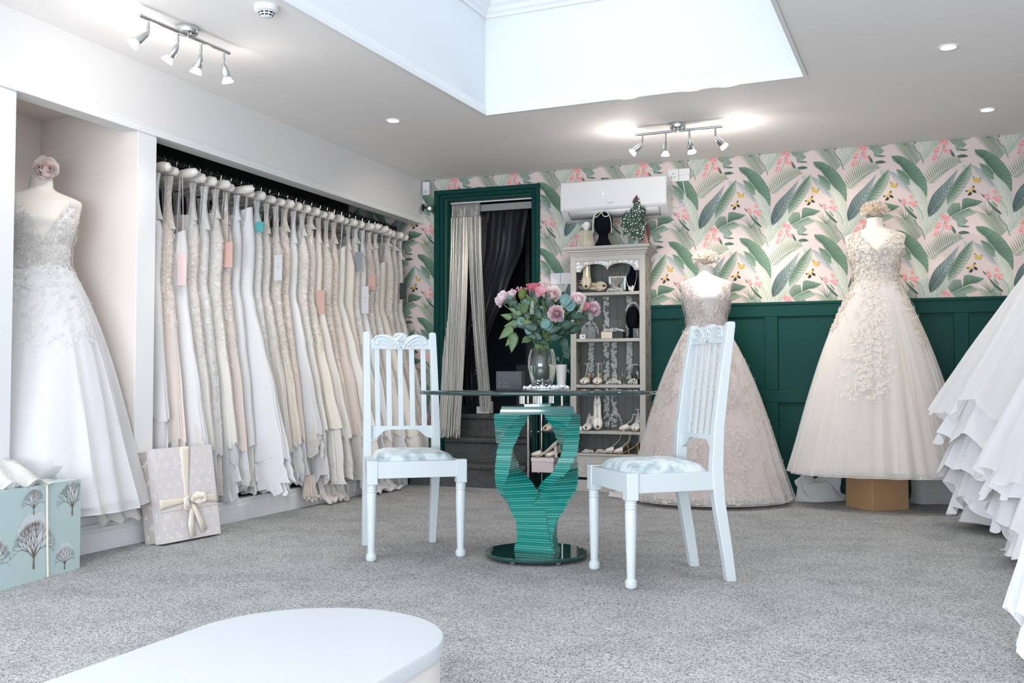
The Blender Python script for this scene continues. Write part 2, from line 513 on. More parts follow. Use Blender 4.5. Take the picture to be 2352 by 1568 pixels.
# the box joints of prism axis order (x,z) along y
o = MB().box((-4.24, YF, 0), (XL, 3.24, BH)).build('wall_left', M['wall'], smooth=False); struct(o)
o = MB().box((-4.21, 3.992, PL - .02), (XL - .001, 4.119, BH)).box((-4.21, 3.992, BH), (XL - .091, 4.118, BH + .12)).build('wall_left_partition', M['niche'], smooth=False); struct(o)
o = MB().box((XL - .004, 3.990, PL - .02), (XL + .003, 4.121, BH)).build('trim_4', M['trim'], smooth=False); struct(o)
o = MB().box((-4.26, 3.2, PL - .03), (-4.21, 4.1, 2.25)).box((-4.26, 3.2, 2.19), (XL - .09, 4.1, 2.22)).build('wall_left_niche', M['niche'], smooth=False); struct(o)
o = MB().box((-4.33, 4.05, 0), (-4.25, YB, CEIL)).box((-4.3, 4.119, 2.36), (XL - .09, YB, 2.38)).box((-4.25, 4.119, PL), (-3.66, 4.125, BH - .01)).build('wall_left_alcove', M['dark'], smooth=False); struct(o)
# plinth front board with its moulded top
prof = [(XL - .07, 0), (XL + .002, 0), (XL + .002, .088), (XL - .004, .096), (XL - .004, .108), (XL - .010, .116), (XL - .014, PL), (XL - .07, PL)]
mb = MB(); mb.prism(prof, 1, 3.24, 7.0)
o = mb.build('baseboard_left', M['trim'], smooth=False); struct(o)
# niche: second moulded board above the first
mb = MB(); mb.prism([(XL - .09, .10), (XL - .028, .10), (XL - .028, .165), (XL - .036, .175), (XL - .036, .188), (XL - .09, .188)], 1, 3.24, 3.99)
o = mb.build('trim_5', M['trim'], smooth=False); struct(o)

# ---------------------------------------------------------------- wallpaper back wall
Z0 = (1680, 400, 6.03)


def wp(x, y):
    p = at(Z0[0] + x / Z0[2], Z0[1] + y / Z0[2], Y=YB)
    return (p.x, p.z)


TILE = MB(); LAY = [0]
SPEC = []      # (verts2d, faces, col, layer)


def tf(pts2, faces, cols, layer):
    """pts2 in wall metres"""
    SPEC.append((pts2, faces, cols, layer + len(SPEC) * .012))


def cr(pts, n):
    """resample a polyline smoothly to n points (Catmull-Rom)"""
    P = [Vector((p[0], p[1])) for p in pts]
    if len(P) == 2:
        return [P[0].lerp(P[1], i / (n - 1)) for i in range(n)]
    out = []
    m = len(P) - 1
    for i in range(n):
        u = i / (n - 1) * m; k = min(int(u), m - 1); t = u - k
        p0 = P[max(k - 1, 0)]; p1 = P[k]; p2 = P[k + 1]; p3 = P[min(k + 2, m)]
        out.append(0.5 * ((2 * p1) + (-p0 + p2) * t + (2 * p0 - 5 * p1 + 4 * p2 - p3) * t * t + (-p0 + 3 * p1 - 3 * p2 + p3) * t ** 3))
    return out


rw = random.Random(3)


def wleaf(mid, ea, eb, ca, cb, layer, n=26, slant=3, vein=0.5, ribc=None):
    """printed leaf: half-blades between the rib and its two edges; ca/cb = (rib colour, edge colour, tip colour)"""
    m = cr(mid, n); jit = [rw.random() for _ in range(n + 8)]
    for ed, cc, sg in ((ea, ca, 1), (eb, cb, -1)):
        if ed is None: continue
        e = cr(ed, n)
        K = 4
        pts = []; fs = []; cols = []
        for i in range(n):
            for k in range(K + 1):
                t = k / K
                # veins sweep forward: edge point is taken further along the leaf
                j = min(n - 1, i + int(slant * t)) if i < n - 1 else n - 1
                a = m[i]; b = e[min(n - 1, j)]
                p = a.lerp(b, t)
                pts.append(wp(p.x, p.y))
        for i in range(n - 1):
            v = 1.0 - vein * 0.38 * (i % 2) * (0.6 + 0.4 * jit[i]) + 0.10 * (jit[i + 3] - 0.5)
            tt = i / (n - 1)
            for k in range(K):
                t = (k + .5) / K
                c = mix3(cc[0], cc[1], t ** 0.8)
                if len(cc) > 2: c = mix3(c, cc[2], tt ** 1.5)
                cols.append(tuple(max(0, q * v) for q in c))
                fs.append((i * (K + 1) + k, i * (K + 1) + k + 1, (i + 1) * (K + 1) + k + 1, (i + 1) * (K + 1) + k))
        tf(pts, fs, cols, layer)
    if ribc:
        wstroke(mid, 3.2, ribc, layer + 1, n=14, taper=True)


def wstroke(pts, wd, col, layer, n=10, taper=False):
    m = cr(pts, n); P = []; fs = []
    for i, p in enumerate(m):
        d = (m[min(i + 1, n - 1)] - m[max(i - 1, 0)]).normalized(); q = Vector((-d.y, d.x)) * wd * (0.5 if not taper else 0.5 * (1.2 - i / n))
        P += [wp(p.x + q.x, p.y + q.y), wp(p.x - q.x, p.y - q.y)]
    for i in range(n - 1): fs.append((2 * i, 2 * i + 1, 2 * i + 3, 2 * i + 2))
    tf(P, fs, [col] * len(fs), layer)


def wblade(a, b, wd, col, layer, bend=0.0, c2=None):
    """one narrow pointed leaflet from a to b"""
    a = Vector(a); b = Vector(b); d = b - a; q = Vector((-d.y, d.x)).normalized()
    P = []; fs = []; n = 6; cols = []
    for i in range(n):
        t = i / (n - 1); c = a + d * t + q * bend * math.sin(PI * t)
        h = wd * 0.5 * (math.sin(PI * min(1, t * 0.9 + 0.12)) ** 0.8 if t < 1 else 0.02)
        P += [wp(*(c + q * h)), wp(*(c - q * h))]
    for i in range(n - 1):
        fs.append((2 * i, 2 * i + 1, 2 * i + 3, 2 * i + 2)); cols.append(mix3(col, c2 or col, i / (n - 1)))
    tf(P, fs, cols, layer)


def wdisc(c, r, col, layer, n=9, ry=None, rot=0):
    P = [wp(*c)]
    for k in range(n):
        a = 2 * PI * k / n
        x = r * math.cos(a); y = (ry or r) * math.sin(a)
        P.append(wp(c[0] + x * math.cos(rot) - y * math.sin(rot), c[1] + x * math.sin(rot) + y * math.cos(rot)))
    tf(P, [(0, 1 + k, 1 + (k + 1) % n) for k in range(n)], [col] * n, layer)


G1 = srgb(94, 116, 104); G2 = srgb(146, 160, 148); G3 = srgb(172, 190, 172); GD = srgb(44, 72, 66); GB = srgb(104, 128, 128)
PALE = srgb(204, 208, 196); PALE2 = srgb(182, 192, 178); PINK = srgb(226, 202, 196); RIB = srgb(200, 212, 198)
GREY = srgb(176, 188, 190); OR1 = srgb(228, 146, 148); OR2 = srgb(240, 186, 184); OR3 = srgb(204, 112, 118)
# faint blue-grey feather
wleaf([(70, 1080), (200, 1190), (360, 1390)], [(70, 1080), (170, 1120), (290, 1220), (360, 1390)], [(70, 1080), (150, 1220), (280, 1350), (360, 1390)], (srgb(150, 166, 170), srgb(200, 200, 200)), (srgb(170, 184, 186), srgb(214, 204, 202)), 0, vein=0.8)
wleaf([(980, 20), (1040, 110), (1110, 170)], [(980, 20), (1060, 40), (1110, 170)], [(980, 20), (1000, 130), (1110, 170)], (GREY, PALE), (GREY, PALE), 0)
# upper palm frond
for k in range(20):
    t = k / 19; a = Vector((560, 1250)).lerp(Vector((960, 1005)), t); a.y -= 24 * math.sin(PI * t)
    L = 200 * (0.55 + 0.6 * math.sin(PI * min(1, t * 0.9 + .1)))
    wblade(a, (a.x - 80 + 70 * t, a.y - L * 0.9), 15, srgb(112, 140, 118), 1, 4, srgb(176, 186, 160))
    wblade(a, (a.x + 96 - 50 * t, a.y + 14 - 40 * t), 13, srgb(120, 148, 128), 1, -3, srgb(170, 182, 164))
wstroke([(560, 1252), (760, 1090), (960, 1004)], 5, RIB, 2)
# lower left palm frond
for k in range(16):
    t = k / 15; a = Vector((272, 750)).lerp(Vector((400, 1012)), t)
    wblade(a, (a.x - 215 + 110 * t, a.y - 80 + 20 * t), 12, srgb(140, 158, 136), 1, 6, srgb(200, 194, 180))
    wblade(a, (a.x + 70 + 40 * t, a.y - 130 + 20 * t), 14, srgb(104, 134, 114), 1, -5, srgb(160, 176, 156))
for e in ((130, 600), (205, 570), (265, 600), (312, 640), (170, 585)):
    wblade((272, 755), e, 11, srgb(110, 128, 112), 1, 5, srgb(150, 164, 146))
wstroke([(272, 745), (320, 860), (400, 1015)], 4, srgb(120, 124, 108), 2)
# pale broad leaves
wleaf([(500, 965), (640, 770), (850, 560)], [(500, 965), (470, 840), (560, 690), (780, 440), (850, 530)], [(500, 965), (600, 880), (740, 700), (860, 560)], (PALE2, PALE), (srgb(176, 188, 178), PALE), 3, vein=0.25, ribc=srgb(160, 176, 166))
wleaf([(480, 860), (455, 620), (320, 200)], [(480, 860), (400, 620), (350, 420), (320, 200)], [(500, 850), (560, 700), (505, 400), (320, 200)], (PALE, srgb(196, 202, 188)), (srgb(212, 214, 202), srgb(190, 198, 184)), 5, vein=0.15)
# big green banana leaf and its half blade
wleaf([(360, 1200), (270, 1110), (208, 1000), (110, 890)], None, [(545, 1485), (545, 1260), (440, 1050), (250, 900), (110, 885)], (G2, G1), (srgb(74, 108, 90), srgb(120, 150, 128)), 4, n=34, slant=2, vein=0.6)
wleaf([(360, 1200), (270, 1110), (208, 1000), (110, 890)], [(360, 1195), (330, 1180), (260, 1090), (200, 1000), (130, 950), (110, 890)], None, (G1, G2), (G1, G2), 4, n=20)
wleaf([(370, 1230), (290, 1150), (165, 1060)], [(370, 1230), (300, 1120), (230, 1080), (165, 1060)], [(362, 1300), (260, 1240), (200, 1160), (165, 1060)], (srgb(92, 124, 106), G2), (srgb(100, 134, 112), srgb(150, 172, 150)), 4, n=22, vein=0.9)
wstroke([(208, 1000), (290, 1120), (365, 1215)], 6, srgb(176, 194, 178), 6, n=8)
# deep blue-green leaf
wleaf([(562, 715), (620, 610), (760, 400), (930, 75)], [(562, 715), (548, 590), (620, 410), (780, 240), (930, 75)], [(562, 715), (680, 620), (800, 420), (930, 75)], (srgb(58, 84, 84), srgb(70, 98, 98), srgb(168, 182, 182)), (srgb(40, 66, 66), srgb(110, 134, 130), srgb(176, 188, 186)), 7, n=36, slant=2, vein=1.0, ribc=srgb(186, 196, 190))
# slim green leaf
wleaf([(785, 520), (870, 390), (980, 200), (1097, 0)], [(785, 520), (800, 400), (930, 180), (1097, 0)], [(785, 575), (920, 450), (1080, 190), (1097, 0)], (srgb(84, 116, 98), srgb(128, 154, 134)), (srgb(96, 128, 106), srgb(190, 200, 184)), 7, n=34, slant=2, vein=0.9, ribc=srgb(186, 200, 184))
# split banana leaf on the right
wleaf([(830, 705), (900, 660), (965, 628)], [(780, 640), (850, 535), (945, 528)], [(830, 705), (900, 670), (965, 630)], (srgb(86, 118, 98), G2), (G1, G2), 8, n=16, slant=1)
wleaf([(970, 625), (1060, 580), (1160, 560), (1232, 508)], [(972, 480), (1040, 462), (1150, 485), (1232, 505)], None, (srgb(70, 104, 86), srgb(124, 152, 132)), (G1, G2), 8, n=24, slant=2, vein=0.7)
wleaf([(830, 705), (940, 650), (1060, 595)], [(830, 705), (1000, 715), (1160, 650)], None, (srgb(100, 132, 112), srgb(168, 186, 166)), (G1, G2), 8, n=22, slant=2, vein=0.8)
wleaf([(835, 705), (920, 700), (980, 700)], [(850, 745), (980, 800), (1048, 765)], None, (G2, srgb(140, 160, 142)), (G1, G2), 8, n=12)
wstroke([(825, 708), (1000, 618), (1150, 562), (1215, 520)], 5, RIB, 10)
# small leaves and dark blades
wblade((890, 920), (835, 815), 34, srgb(66, 96, 88), 9, 0, srgb(96, 124, 110))
wblade((930, 920), (1072, 918), 44, srgb(84, 112, 102), 9, -6, srgb(60, 90, 80))
wblade((960, 835), (1070, 835), 24, srgb(90, 118, 108), 9)
for e in ((905, 735), (950, 715), (985, 760), (1010, 800)):
    wblade((930, 840), e, 22, srgb(120, 146, 140), 8, 2, srgb(170, 186, 178))
wblade((412, 728), (245, 548), 36, srgb(64, 96, 80), 9, -10, srgb(110, 140, 116))
wblade((370, 640), (300, 560), 20, srgb(120, 148, 124), 9)
wblade((220, 520), (175, 465), 12, srgb(60, 78, 66), 9)
wstroke([(380, 735), (410, 820), (470, 870), (490, 940), (512, 1005)], 8, srgb(96, 122, 112), 10)
wstroke([(400, 560), (465, 640), (490, 760)], 6, srgb(130, 150, 130), 10)
# orchids
rw2 = random.Random(11)
for (x, y, r) in ((345, 442, 28), (240, 490, 26), (255, 528, 24), (340, 520, 34), (375, 548, 30), (400, 515, 22),
                  (745, 712, 40), (790, 730, 36), (690, 795, 36), (668, 840, 30), (790, 840, 34), (826, 858, 26), (648, 910, 28), (636, 945, 24), (770, 780, 24), (672, 905, 18)):
    for k in range(5):
        a = 2 * PI * k / 5 + rw2.random()
        wdisc((x + r * .55 * math.cos(a), y + r * .55 * math.sin(a)), r * .58, mix3(OR1, OR2, rw2.random()), 11, 8, r * .42, a)
    wdisc((x, y), r * .22, OR3, 12, 6)
wstroke([(770, 740), (740, 850), (690, 950)], 4, srgb(110, 130, 100), 13)
# butterflies
YEL = srgb(212, 178, 84); BLK = srgb(48, 50, 42)
for (x, y, a) in ((104, 278, -.6), (152, 292, .5), (108, 306, .4), (142, 312, -.2)): wdisc((x, y), 24, YEL, 12, 8, 15, a)
wstroke([(80, 262), (96, 252)], 10, BLK, 13, n=2); wstroke([(160, 272), (176, 276)], 8, BLK, 13, n=2)
for (x, y, a, c, r) in ((76, 400, -1.0, YEL, 26), (28, 436, .2, YEL, 28), (46, 470, 2.2, BLK, 26), (96, 440, .5, BLK, 27), (86, 378, -1.1, BLK, 15), (4, 436, .3, BLK, 14), (30, 484, 0, BLK, 14)):
    wdisc((x, y), r, c, 12 + (c is BLK), 8, r * .62, a)

HU = wp(1090 - 62, 375 - 430)[0] - wp(0, 0)[0]
mb = MB()
PINKW = (0.72, 0.60, 0.57)
# base wall with the door opening
DX0, DX1, DZ = -3.352, -2.608, 2.262
for a, b in (((-4.3, 0), (DX0, CEIL)), ((DX1, 0), (XR, CEIL)), ((DX0, DZ), (DX1, CEIL))):
    mb.box((a[0], YB, a[1]), (b[0], YB + .12, b[1]), PINKW)
TU = 0.5155; TV = 0.5135
for iu in range(-8, 6):
    for iv in range(-4, 3):
        for pts, fs, cols, lay in SPEC:
            P = []
            for (x, z) in pts:
                P.append((x + iu * TU, YB - .0006 - lay * .00025, z + iv * TV))
            xs = [p[0] for p in P]; zs = [p[2] for p in P]
            if max(xs) < -4.28 or min(xs) > XR or max(zs) < 0.15 or min(zs) > CEIL: continue
            if min(xs) > DX0 and max(xs) < DX1 and max(zs) < DZ: continue
            # wallpaper runs behind the panelling; keep only what can show
            if max(zs) < 1.33 and min(xs) > -2.6: continue
            mb.add(P, fs, list(cols))
obw = mb.build('wall_back', M['paper'], smooth=False)
# trim the print to the ceiling line and round the doorway
bm = bmesh.new(); bm.from_mesh(obw.data)
for co, no in (((DX0, 0, 0), (1, 0, 0)), ((DX1, 0, 0), (1, 0, 0)), ((0, 0, DZ), (0, 0, 1)), ((0, 0, CEIL), (0, 0, 1)), ((XR, 0, 0), (1, 0, 0))):
    g = [f for f in bm.faces if f.verts[0].co.y < YB - .0003 and all(v.co.y < YB - .0003 for v in f.verts)]
    ge = {e for f in g for e in f.edges}; gv = {v for f in g for v in f.verts}
    bmesh.ops.bisect_plane(bm, geom=g + list(ge) + list(gv), plane_co=co, plane_no=no)
kill = []
for f in bm.faces:
    if all(v.co.y < YB - .0003 for v in f.verts):
        c = f.calc_center_median()
        if (DX0 < c.x < DX1 and c.z < DZ) or c.z > CEIL or c.z < PL or c.x > XR or c.x < -4.25: kill.append(f)
bmesh.ops.delete(bm, geom=kill, context='FACES')
bm.to_mesh(obw.data); bm.free()
struct(obw)

# ---------------------------------------------------------------- green panelling
mb = MB()
D = YB - .012
def bx(a, b): mb.box((a[0], b[2] if False else a[1], a[2]), b)
x0, x1 = -2.56, XR
mb.box((x0, D, 0), (x1, YB, 1.36))
mb.box((x0, D - .018, 1.262), (x1, D, 1.355)); mb.box((x0, D - .026, 1.345), (x1, D, 1.366))
mb.box((x0, D - .018, 0.655), (x1, D, 0.742))
mb.box((x0, D - .018, 0), (x1, D, 0.17))
for xc in (-2.52, -2.04, -1.424, -0.81, -0.196, 0.418, 1.032, 1.56):
    mb.box((xc - .046, D - .018, 0.17), (xc + .046, D, 0.655)); mb.box((xc - .046, D - .018, 0.742), (xc + .046, D, 1.262))
o = mb.build('wall_back_panelling', M['green'], smooth=False, bevel=.004); struct(o)

# ---------------------------------------------------------------- doorway
fr = MB()
xo0, xo1, zo = -3.445, -2.548, 2.338
xi0, xi1, zi = -3.352, -2.608, 2.262
for (w0, w1, d) in ((0, .45, .030), (.45, .62, .018), (.62, .84, .024), (.84, 1, .012)):
    a0 = lerp(xo0, xi0, w0); a1 = lerp(xo0, xi0, w1); b0 = lerp(xo1, xi1, w0); b1 = lerp(xo1, xi1, w1); z0_ = lerp(zo, zi, w0); z1_ = lerp(zo, zi, w1)
    y0 = YB - d
    for q in (((a0, 0), (a1, 0), (a1, z1_), (a0, z0_)), ((b1, 0), (b0, 0), (b0, z0_), (b1, z1_)), ((a0, z0_), (a1, z1_), (b1, z1_), (b0, z0_))):
        fr.prism(list(q), 1, y0, YB)
fr.box((xi0, YB, 0), (xi0 + .014, YB + .13, zi)); fr.box((xi1 - .014, YB, 0), (xi1, YB + .13, zi)); fr.box((xi0, YB, zi - .014), (xi1, YB + .13, zi))
o = fr.build('door_1', M['green'], smooth=False, bevel=.003); struct(o)
# dark passage beyond
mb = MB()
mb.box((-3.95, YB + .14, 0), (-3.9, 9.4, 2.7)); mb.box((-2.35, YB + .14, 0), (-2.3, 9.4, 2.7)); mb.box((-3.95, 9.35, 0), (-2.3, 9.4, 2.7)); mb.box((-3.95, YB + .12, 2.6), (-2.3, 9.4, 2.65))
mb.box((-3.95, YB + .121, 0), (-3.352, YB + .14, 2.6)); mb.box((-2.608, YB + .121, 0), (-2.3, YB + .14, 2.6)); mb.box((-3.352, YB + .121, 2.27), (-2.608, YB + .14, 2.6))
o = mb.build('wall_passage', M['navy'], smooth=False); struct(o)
# carpeted steps
mb = MB()
def step(x0, x1, y0, y1, z0, z1):
    r = .018
    pr = [(y0, z0), (y1, z0), (y1, z1), (y0 + .004, z1), (y0 - .012, z1 - .004), (y0 - .022, z1 - .016), (y0 - .018, z1 - .034), (y0, z1 - .045)]
    mb.prism(pr, 0, x0, x1)
step(-3.53, -2.568, 6.985, YB - .006, 0, .178)
step(-3.335, -2.625, 7.217, 7.5, .178, .362)
step(-3.33, -2.63, 7.44, 9.3, .362, .540)
o = mb.build('trim_steps', M['stair'], smooth=False); o.name = 'staircase'
tag(o, 'three steps covered in dark charcoal carpet rising through the green doorway', 'staircase')

# right wall, shop front wall with its window (behind the camera)
o = MB().box((XR, YF, 0), (XR + .1, YB, CEIL)).build('wall_right', M['wall'], smooth=False); struct(o)
mb = MB()
mb.box((-4.3, YF - .1, 0), (XR, YF, .4)).box((-4.3, YF - .1, 2.3), (XR, YF, CEIL)).box((-4.3, YF - .1, .4), (-3.1, YF, 2.3)).box((1.1, YF - .1, .4), (XR, YF, 2.3))
o = mb.build('wall_front', M['wall'], smooth=False); struct(o)
mb = MB()
for x in (-3.1, -1.7, -.3, 1.04): mb.box((x, YF - .08, .4), (x + .06, YF - .02, 2.3))
mb.box((-3.1, YF - .08, .4), (1.1, YF - .02, .46)).box((-3.1, YF - .08, 2.24), (1.1, YF - .02, 2.3))
o = mb.build('window_1', M['trim'], smooth=False); struct(o)

# ================================================================ CHAIRS
M['velvet'] = mat('crushed_silver_velvet', (0.62, 0.68, 0.70), 0.5, sheen=0.4, noisec=(16, (0.16, 0.25, 0.27), 0.44, 0.72), bump=(22, 0.5, 0.01))
M['velvet'].node_tree.nodes['Principled BSDF'].inputs['Base Color']


def make_chair(name, loc, rz, label):
    t = thing(name, loc, label, 'chair', rz, group='white slat-back dining chairs')
    cm = M['chair']
    xf_, xr_, yf, yr = .207, .168, -.205, .185
    # front legs: square block, ring collar, tapering shaft, ball foot
    for s in (-1, 1):
        mb = MB(); x = s * xf_
        mb.box((x - .024, yf - .024, .345), (x + .024, yf + .024, .452))
        prof = [(.021, .345), (.0245, .34), (.0215, .334), (.0245, .328), (.0215, .322), (.0245, .316), (.0215, .31), (.023, .30), (.0225, .24), (.019, .12), (.0165, .045), (.0165, .040), (.022, .034), (.0245, .022), (.023, .008), (.016, 0)]
        mb.lathe([(r, z) for r, z in prof], 20, (x, yf, 0))
        mb.build('leg', cm, t, angle=30, bevel=.002)
    # rear legs run up as back posts: raked below and above the seat
    for s in (-1, 1):
        mb = MB(); pts = []
        prof = [(0, .245, .0165), (.15, .222, .018), (.33, .190, .0195), (.46, .182, .020), (.62, .190, .0185), (.85, .222, .017), (1.04, .252, .0165), (1.052, .254, .0155), (1.058, .2555, .011)]
        rows = []
        for z, y, h in prof:
            x = s * (xr_ + .004 * math.sin(z * 3)); d = h * (1.25 if z < 1.0 else 1.05)
            rows.append([(x - h, y - d, z), (x + h, y - d, z), (x + h, y + d, z), (x - h, y + d, z)])
        mb.grid(rows, True, cap0=True, cap1=True)
        mb.build('leg', cm, t, bevel=.003, angle=30)
    # seat rails
    mb = MB()
    def bar(p, q, z0, z1, th):
        p = Vector(p); q = Vector(q); d = (q - p).normalized(); n = Vector((-d.y, d.x)) * th / 2
        a, b, c, e = p + n, q + n, q - n, p - n
        vs = [(v.x, v.y, z0) for v in (a, b, c, e)] + [(v.x, v.y, z1) for v in (a, b, c, e)]
        mb.add(vs, [(0, 1, 2, 3), (7, 6, 5, 4), (0, 4, 5, 1), (1, 5, 6, 2), (2, 6, 7, 3), (3, 7, 4, 0)])
    bar((-xf_, yf - .003), (xf_, yf - .003), .372, .448, .034); bar((-xr_, yr), (xr_, yr), .372, .440, .024)
    bar((-xf_, yf), (-xr_, yr), .372, .446, .034); bar((xf_, yf), (xr_, yr), .372, .446, .034)
    mb.build('seat_rail', cm, t, smooth=False, bevel=.003)
    # upholstered drop-in seat
    rows = []; n = 17
    mb = MB()
    for j in range(n):
        v = j / (n - 1); y = lerp(yf + .012, yr - .03, v); hw = lerp(xf_ - .012, xr_ - .012, v); row = []
        for i in range(n):
            u = i / (n - 1) * 2 - 1
            e = (1 - abs(u) ** 5) * (1 - abs(2 * v - 1) ** 5)
            z = .440 + .052 * max(0, e) ** .45 + .004 * noise.noise(Vector((u * 3, v * 3, 1)))
            row.append((u * hw, y, z))
        rows.append(row)
    mb.grid(rows)
    mb.grid([[(p[0], p[1], .43) for p in rows[0]], [(p[0], p[1], .43) for p in rows[-1]]])
    for e in (rows[0], rows[-1], [r[0] for r in rows], [r[-1] for r in rows]):
        mb.grid([[(p[0], p[1], .43) for p in e], e])
    mb.build('seat_cushion', M['velvet'], t, label='crushed velvet cushion in mottled silver and grey green')
    yb = lambda z: .183 + (z - .46) * .118   # rake of the back plane
    # crest rail with carved scrolls
    mb = MB(); n = 44; z0 = .972
    top = []
    for i in range(n + 1):
        x = -xr_ + 2 * xr_ * i / n; a = abs(x) / xr_
        zt = 1.022
        if a < .16: zt = 1.052 - .10 * a * a + .004 * abs(math.sin(a * 40))
        elif a < .78: zt = 1.026 + .020 * math.sin((a - .16) / .62 * PI)
        elif a < .86: zt = 1.026 - .012 * math.sin((a - .78) / .08 * PI)
        else: zt = 1.022 + .014 * (a - .86) / .14
        top.append((x, zt))
    rows = []
    for dy in (-.011, .011):
        pass
    poly = [(x, z0) for x in (-xr_, xr_)] + [(x, z) for x, z in reversed(top)]
    nn = len(poly); vs = []
    for dy in (-.011, .012): vs += [(x, yb(z) + dy, z) for x, z in poly]
    for i in range(n):
        a, b = top[i], top[i + 1]
        for dy in (-.011, .012):
            mb.add([(a[0], yb(z0) + dy, z0), (b[0], yb(z0) + dy, z0), (b[0], yb(b[1]) + dy, b[1]), (a[0], yb(a[1]) + dy, a[1])], [(0, 1, 2, 3)])
        mb.add([(a[0], yb(a[1]) - .011, a[1]), (b[0], yb(b[1]) - .011, b[1]), (b[0], yb(b[1]) + .012, b[1]), (a[0], yb(a[1]) + .012, a[1])], [(0, 1, 2, 3)])
        mb.add([(a[0], yb(z0) - .011, z0), (b[0], yb(z0) - .011, z0), (b[0], yb(z0) + .012, z0), (a[0], yb(z0) + .012, z0)], [(0, 1, 2, 3)])
    crest = mb.build('crest_rail', cm, t, smooth=False)
    mb = MB()
    for s in (-1, 1):
        def sc(pts, r0, r1):
            P = [(s * x, yb(z) - .012, z) for x, z in pts]
            mb.tube(P, lambda u: lerp(r0, r1, u), 8)
        pr = cr([(.026, .995), (.05, 1.018), (.085, 1.036), (.118, 1.034), (.134, 1.016), (.128, .998), (.112, .996), (.108, 1.006)], 22)
        sc([(p.x, p.y) for p in pr], .0065, .004)
        pr = cr([(.038, .985), (.06, 1.004), (.09, 1.016), (.112, 1.014)], 14); sc([(p.x, p.y) for p in pr], .0045, .003)
        pr = cr([(.058, .983), (.075, .994), (.10, .999)], 10); sc([(p.x, p.y) for p in pr], .004, .0025)
    for k in range(5):
        a = 2 * PI * k / 5 + PI / 2
        mb.ball((.0145 * math.cos(a), yb(1.013) - .012, 1.013 + .0145 * math.sin(a)), (.010, .006, .010), 8, 5)
    mb.ball((0, yb(1.013) - .017, 1.013), (.006, .006, .006), 8, 5)
    for s in (-1, 1):
        for (x, z) in ((.014, 1.042), (.028, 1.036), (.022, .985), (0.0, .982)):
            mb.ball((s * x, yb(z) - .011, z), (.009, .005, .007), 8, 5)
    mb.build('carving', cm, crest)
    # five slats, scalloped lower rail
    for k in range(5):
        x = (-2 + k) * .0585; zb = .580
        mb = MB(); rows = []
        for z in (zb, .975):
            y = yb(z); rows.append([(x - .0125, y - .006, z), (x + .0125, y - .006, z), (x + .0125, y + .006, z), (x - .0125, y + .006, z)])
        mb.grid(rows, True, cap0=True, cap1=True); mb.build('slat', cm, t, smooth=False, bevel=.0015)
    mb = MB(); n = 40; zt = .590; low = []
    for i in range(n + 1):
        x = -xr_ + 2 * xr_ * i / n; a = abs(x) / xr_
        if a > .93: z = .535
        elif a > .8: z = .535 - .008 * math.sin((.93 - a) / .13 * PI)
        elif a > .42: z = .532 + .020 * (1 - math.cos((.8 - a) / .38 * PI))
        else: z = .572
        low.append((x, z))
    for i in range(n):
        a, b = low[i], low[i + 1]
        for dy in (-.010, .010):
            mb.add([(a[0], yb(a[1]) + dy, a[1]), (b[0], yb(b[1]) + dy, b[1]), (b[0], yb(zt) + dy, zt), (a[0], yb(zt) + dy, zt)], [(0, 1, 2, 3)])
        for (p, q) in ((a, b), ((a[0], zt), (b[0], zt))):
            mb.add([(p[0], yb(p[1]) - .01, p[1]), (q[0], yb(q[1]) - .01, q[1]), (q[0], yb(q[1]) + .01, q[1]), (p[0], yb(p[1]) + .01, p[1])], [(0, 1, 2, 3)])
    mb.build('lower_back_rail', cm, t, smooth=False)
    return t


chairA = make_chair('dining_chair', (-2.173, 4.281, 0), R_(37.6), 'white wooden slat-back chair on the left of the glass table, facing the room')
chairB = dup(chairA, (-.932, 4.126, 0), R_(-53.5), 'white wooden slat-back chair on the right of the glass table, seen from its side')
chairB['category'] = 'chair'

# ================================================================ GLASS TABLE
M['teal'] = mat('sea_green_glass_block', (0.010, 0.34, 0.29), 0.06, trans=0.35, ior=1.5, spec=0.8)
M['teal_l'] = mat('sea_green_glass_edge', (0.05, 0.50, 0.42), 0.08, trans=0.35, ior=1.5, spec=0.8)
M['teal_d'] = mat('sea_green_glass_deep', (0.004, 0.17, 0.15), 0.22, trans=0.3, ior=1.45, spec=0.4)
M['tint'] = mat('table_glass', (0.62, 0.86, 0.80), 0.0, trans=1, ior=1.5)
M['smoke'] = mat('dark_base_glass', (0.02, 0.10, 0.085), 0.03, trans=0.35, ior=1.5, spec=0.9)
M['rim'] = mat('dark_glass_edge', (0.012, 0.04, 0.038), 0.06, spec=0.9)
TX, TY = -1.55, 4.36
tb = thing('glass_table', (TX, TY, 0), 'round clear glass table on a twisted column of stacked sea green glass blocks', 'table')
mb = MB(); R = .240
prof = [(0.0, .014), (R - .006, .014), (R, .018), (R, .027), (R - .004, .031), (0.0, .031)]
mb.lathe([(max(r, .001), z) for r, z in prof], 72, caps=False); mb.build('base_disc', M['smoke'], tb)
for k in range(6):
    a = 2 * PI * k / 6 + .3
    mb = MB(); mb.lathe([(.016, 0), (.016, .0138)], 14, (.2 * math.cos(a), .2 * math.sin(a), 0)); mb.build('foot', M['chrome'], tb)
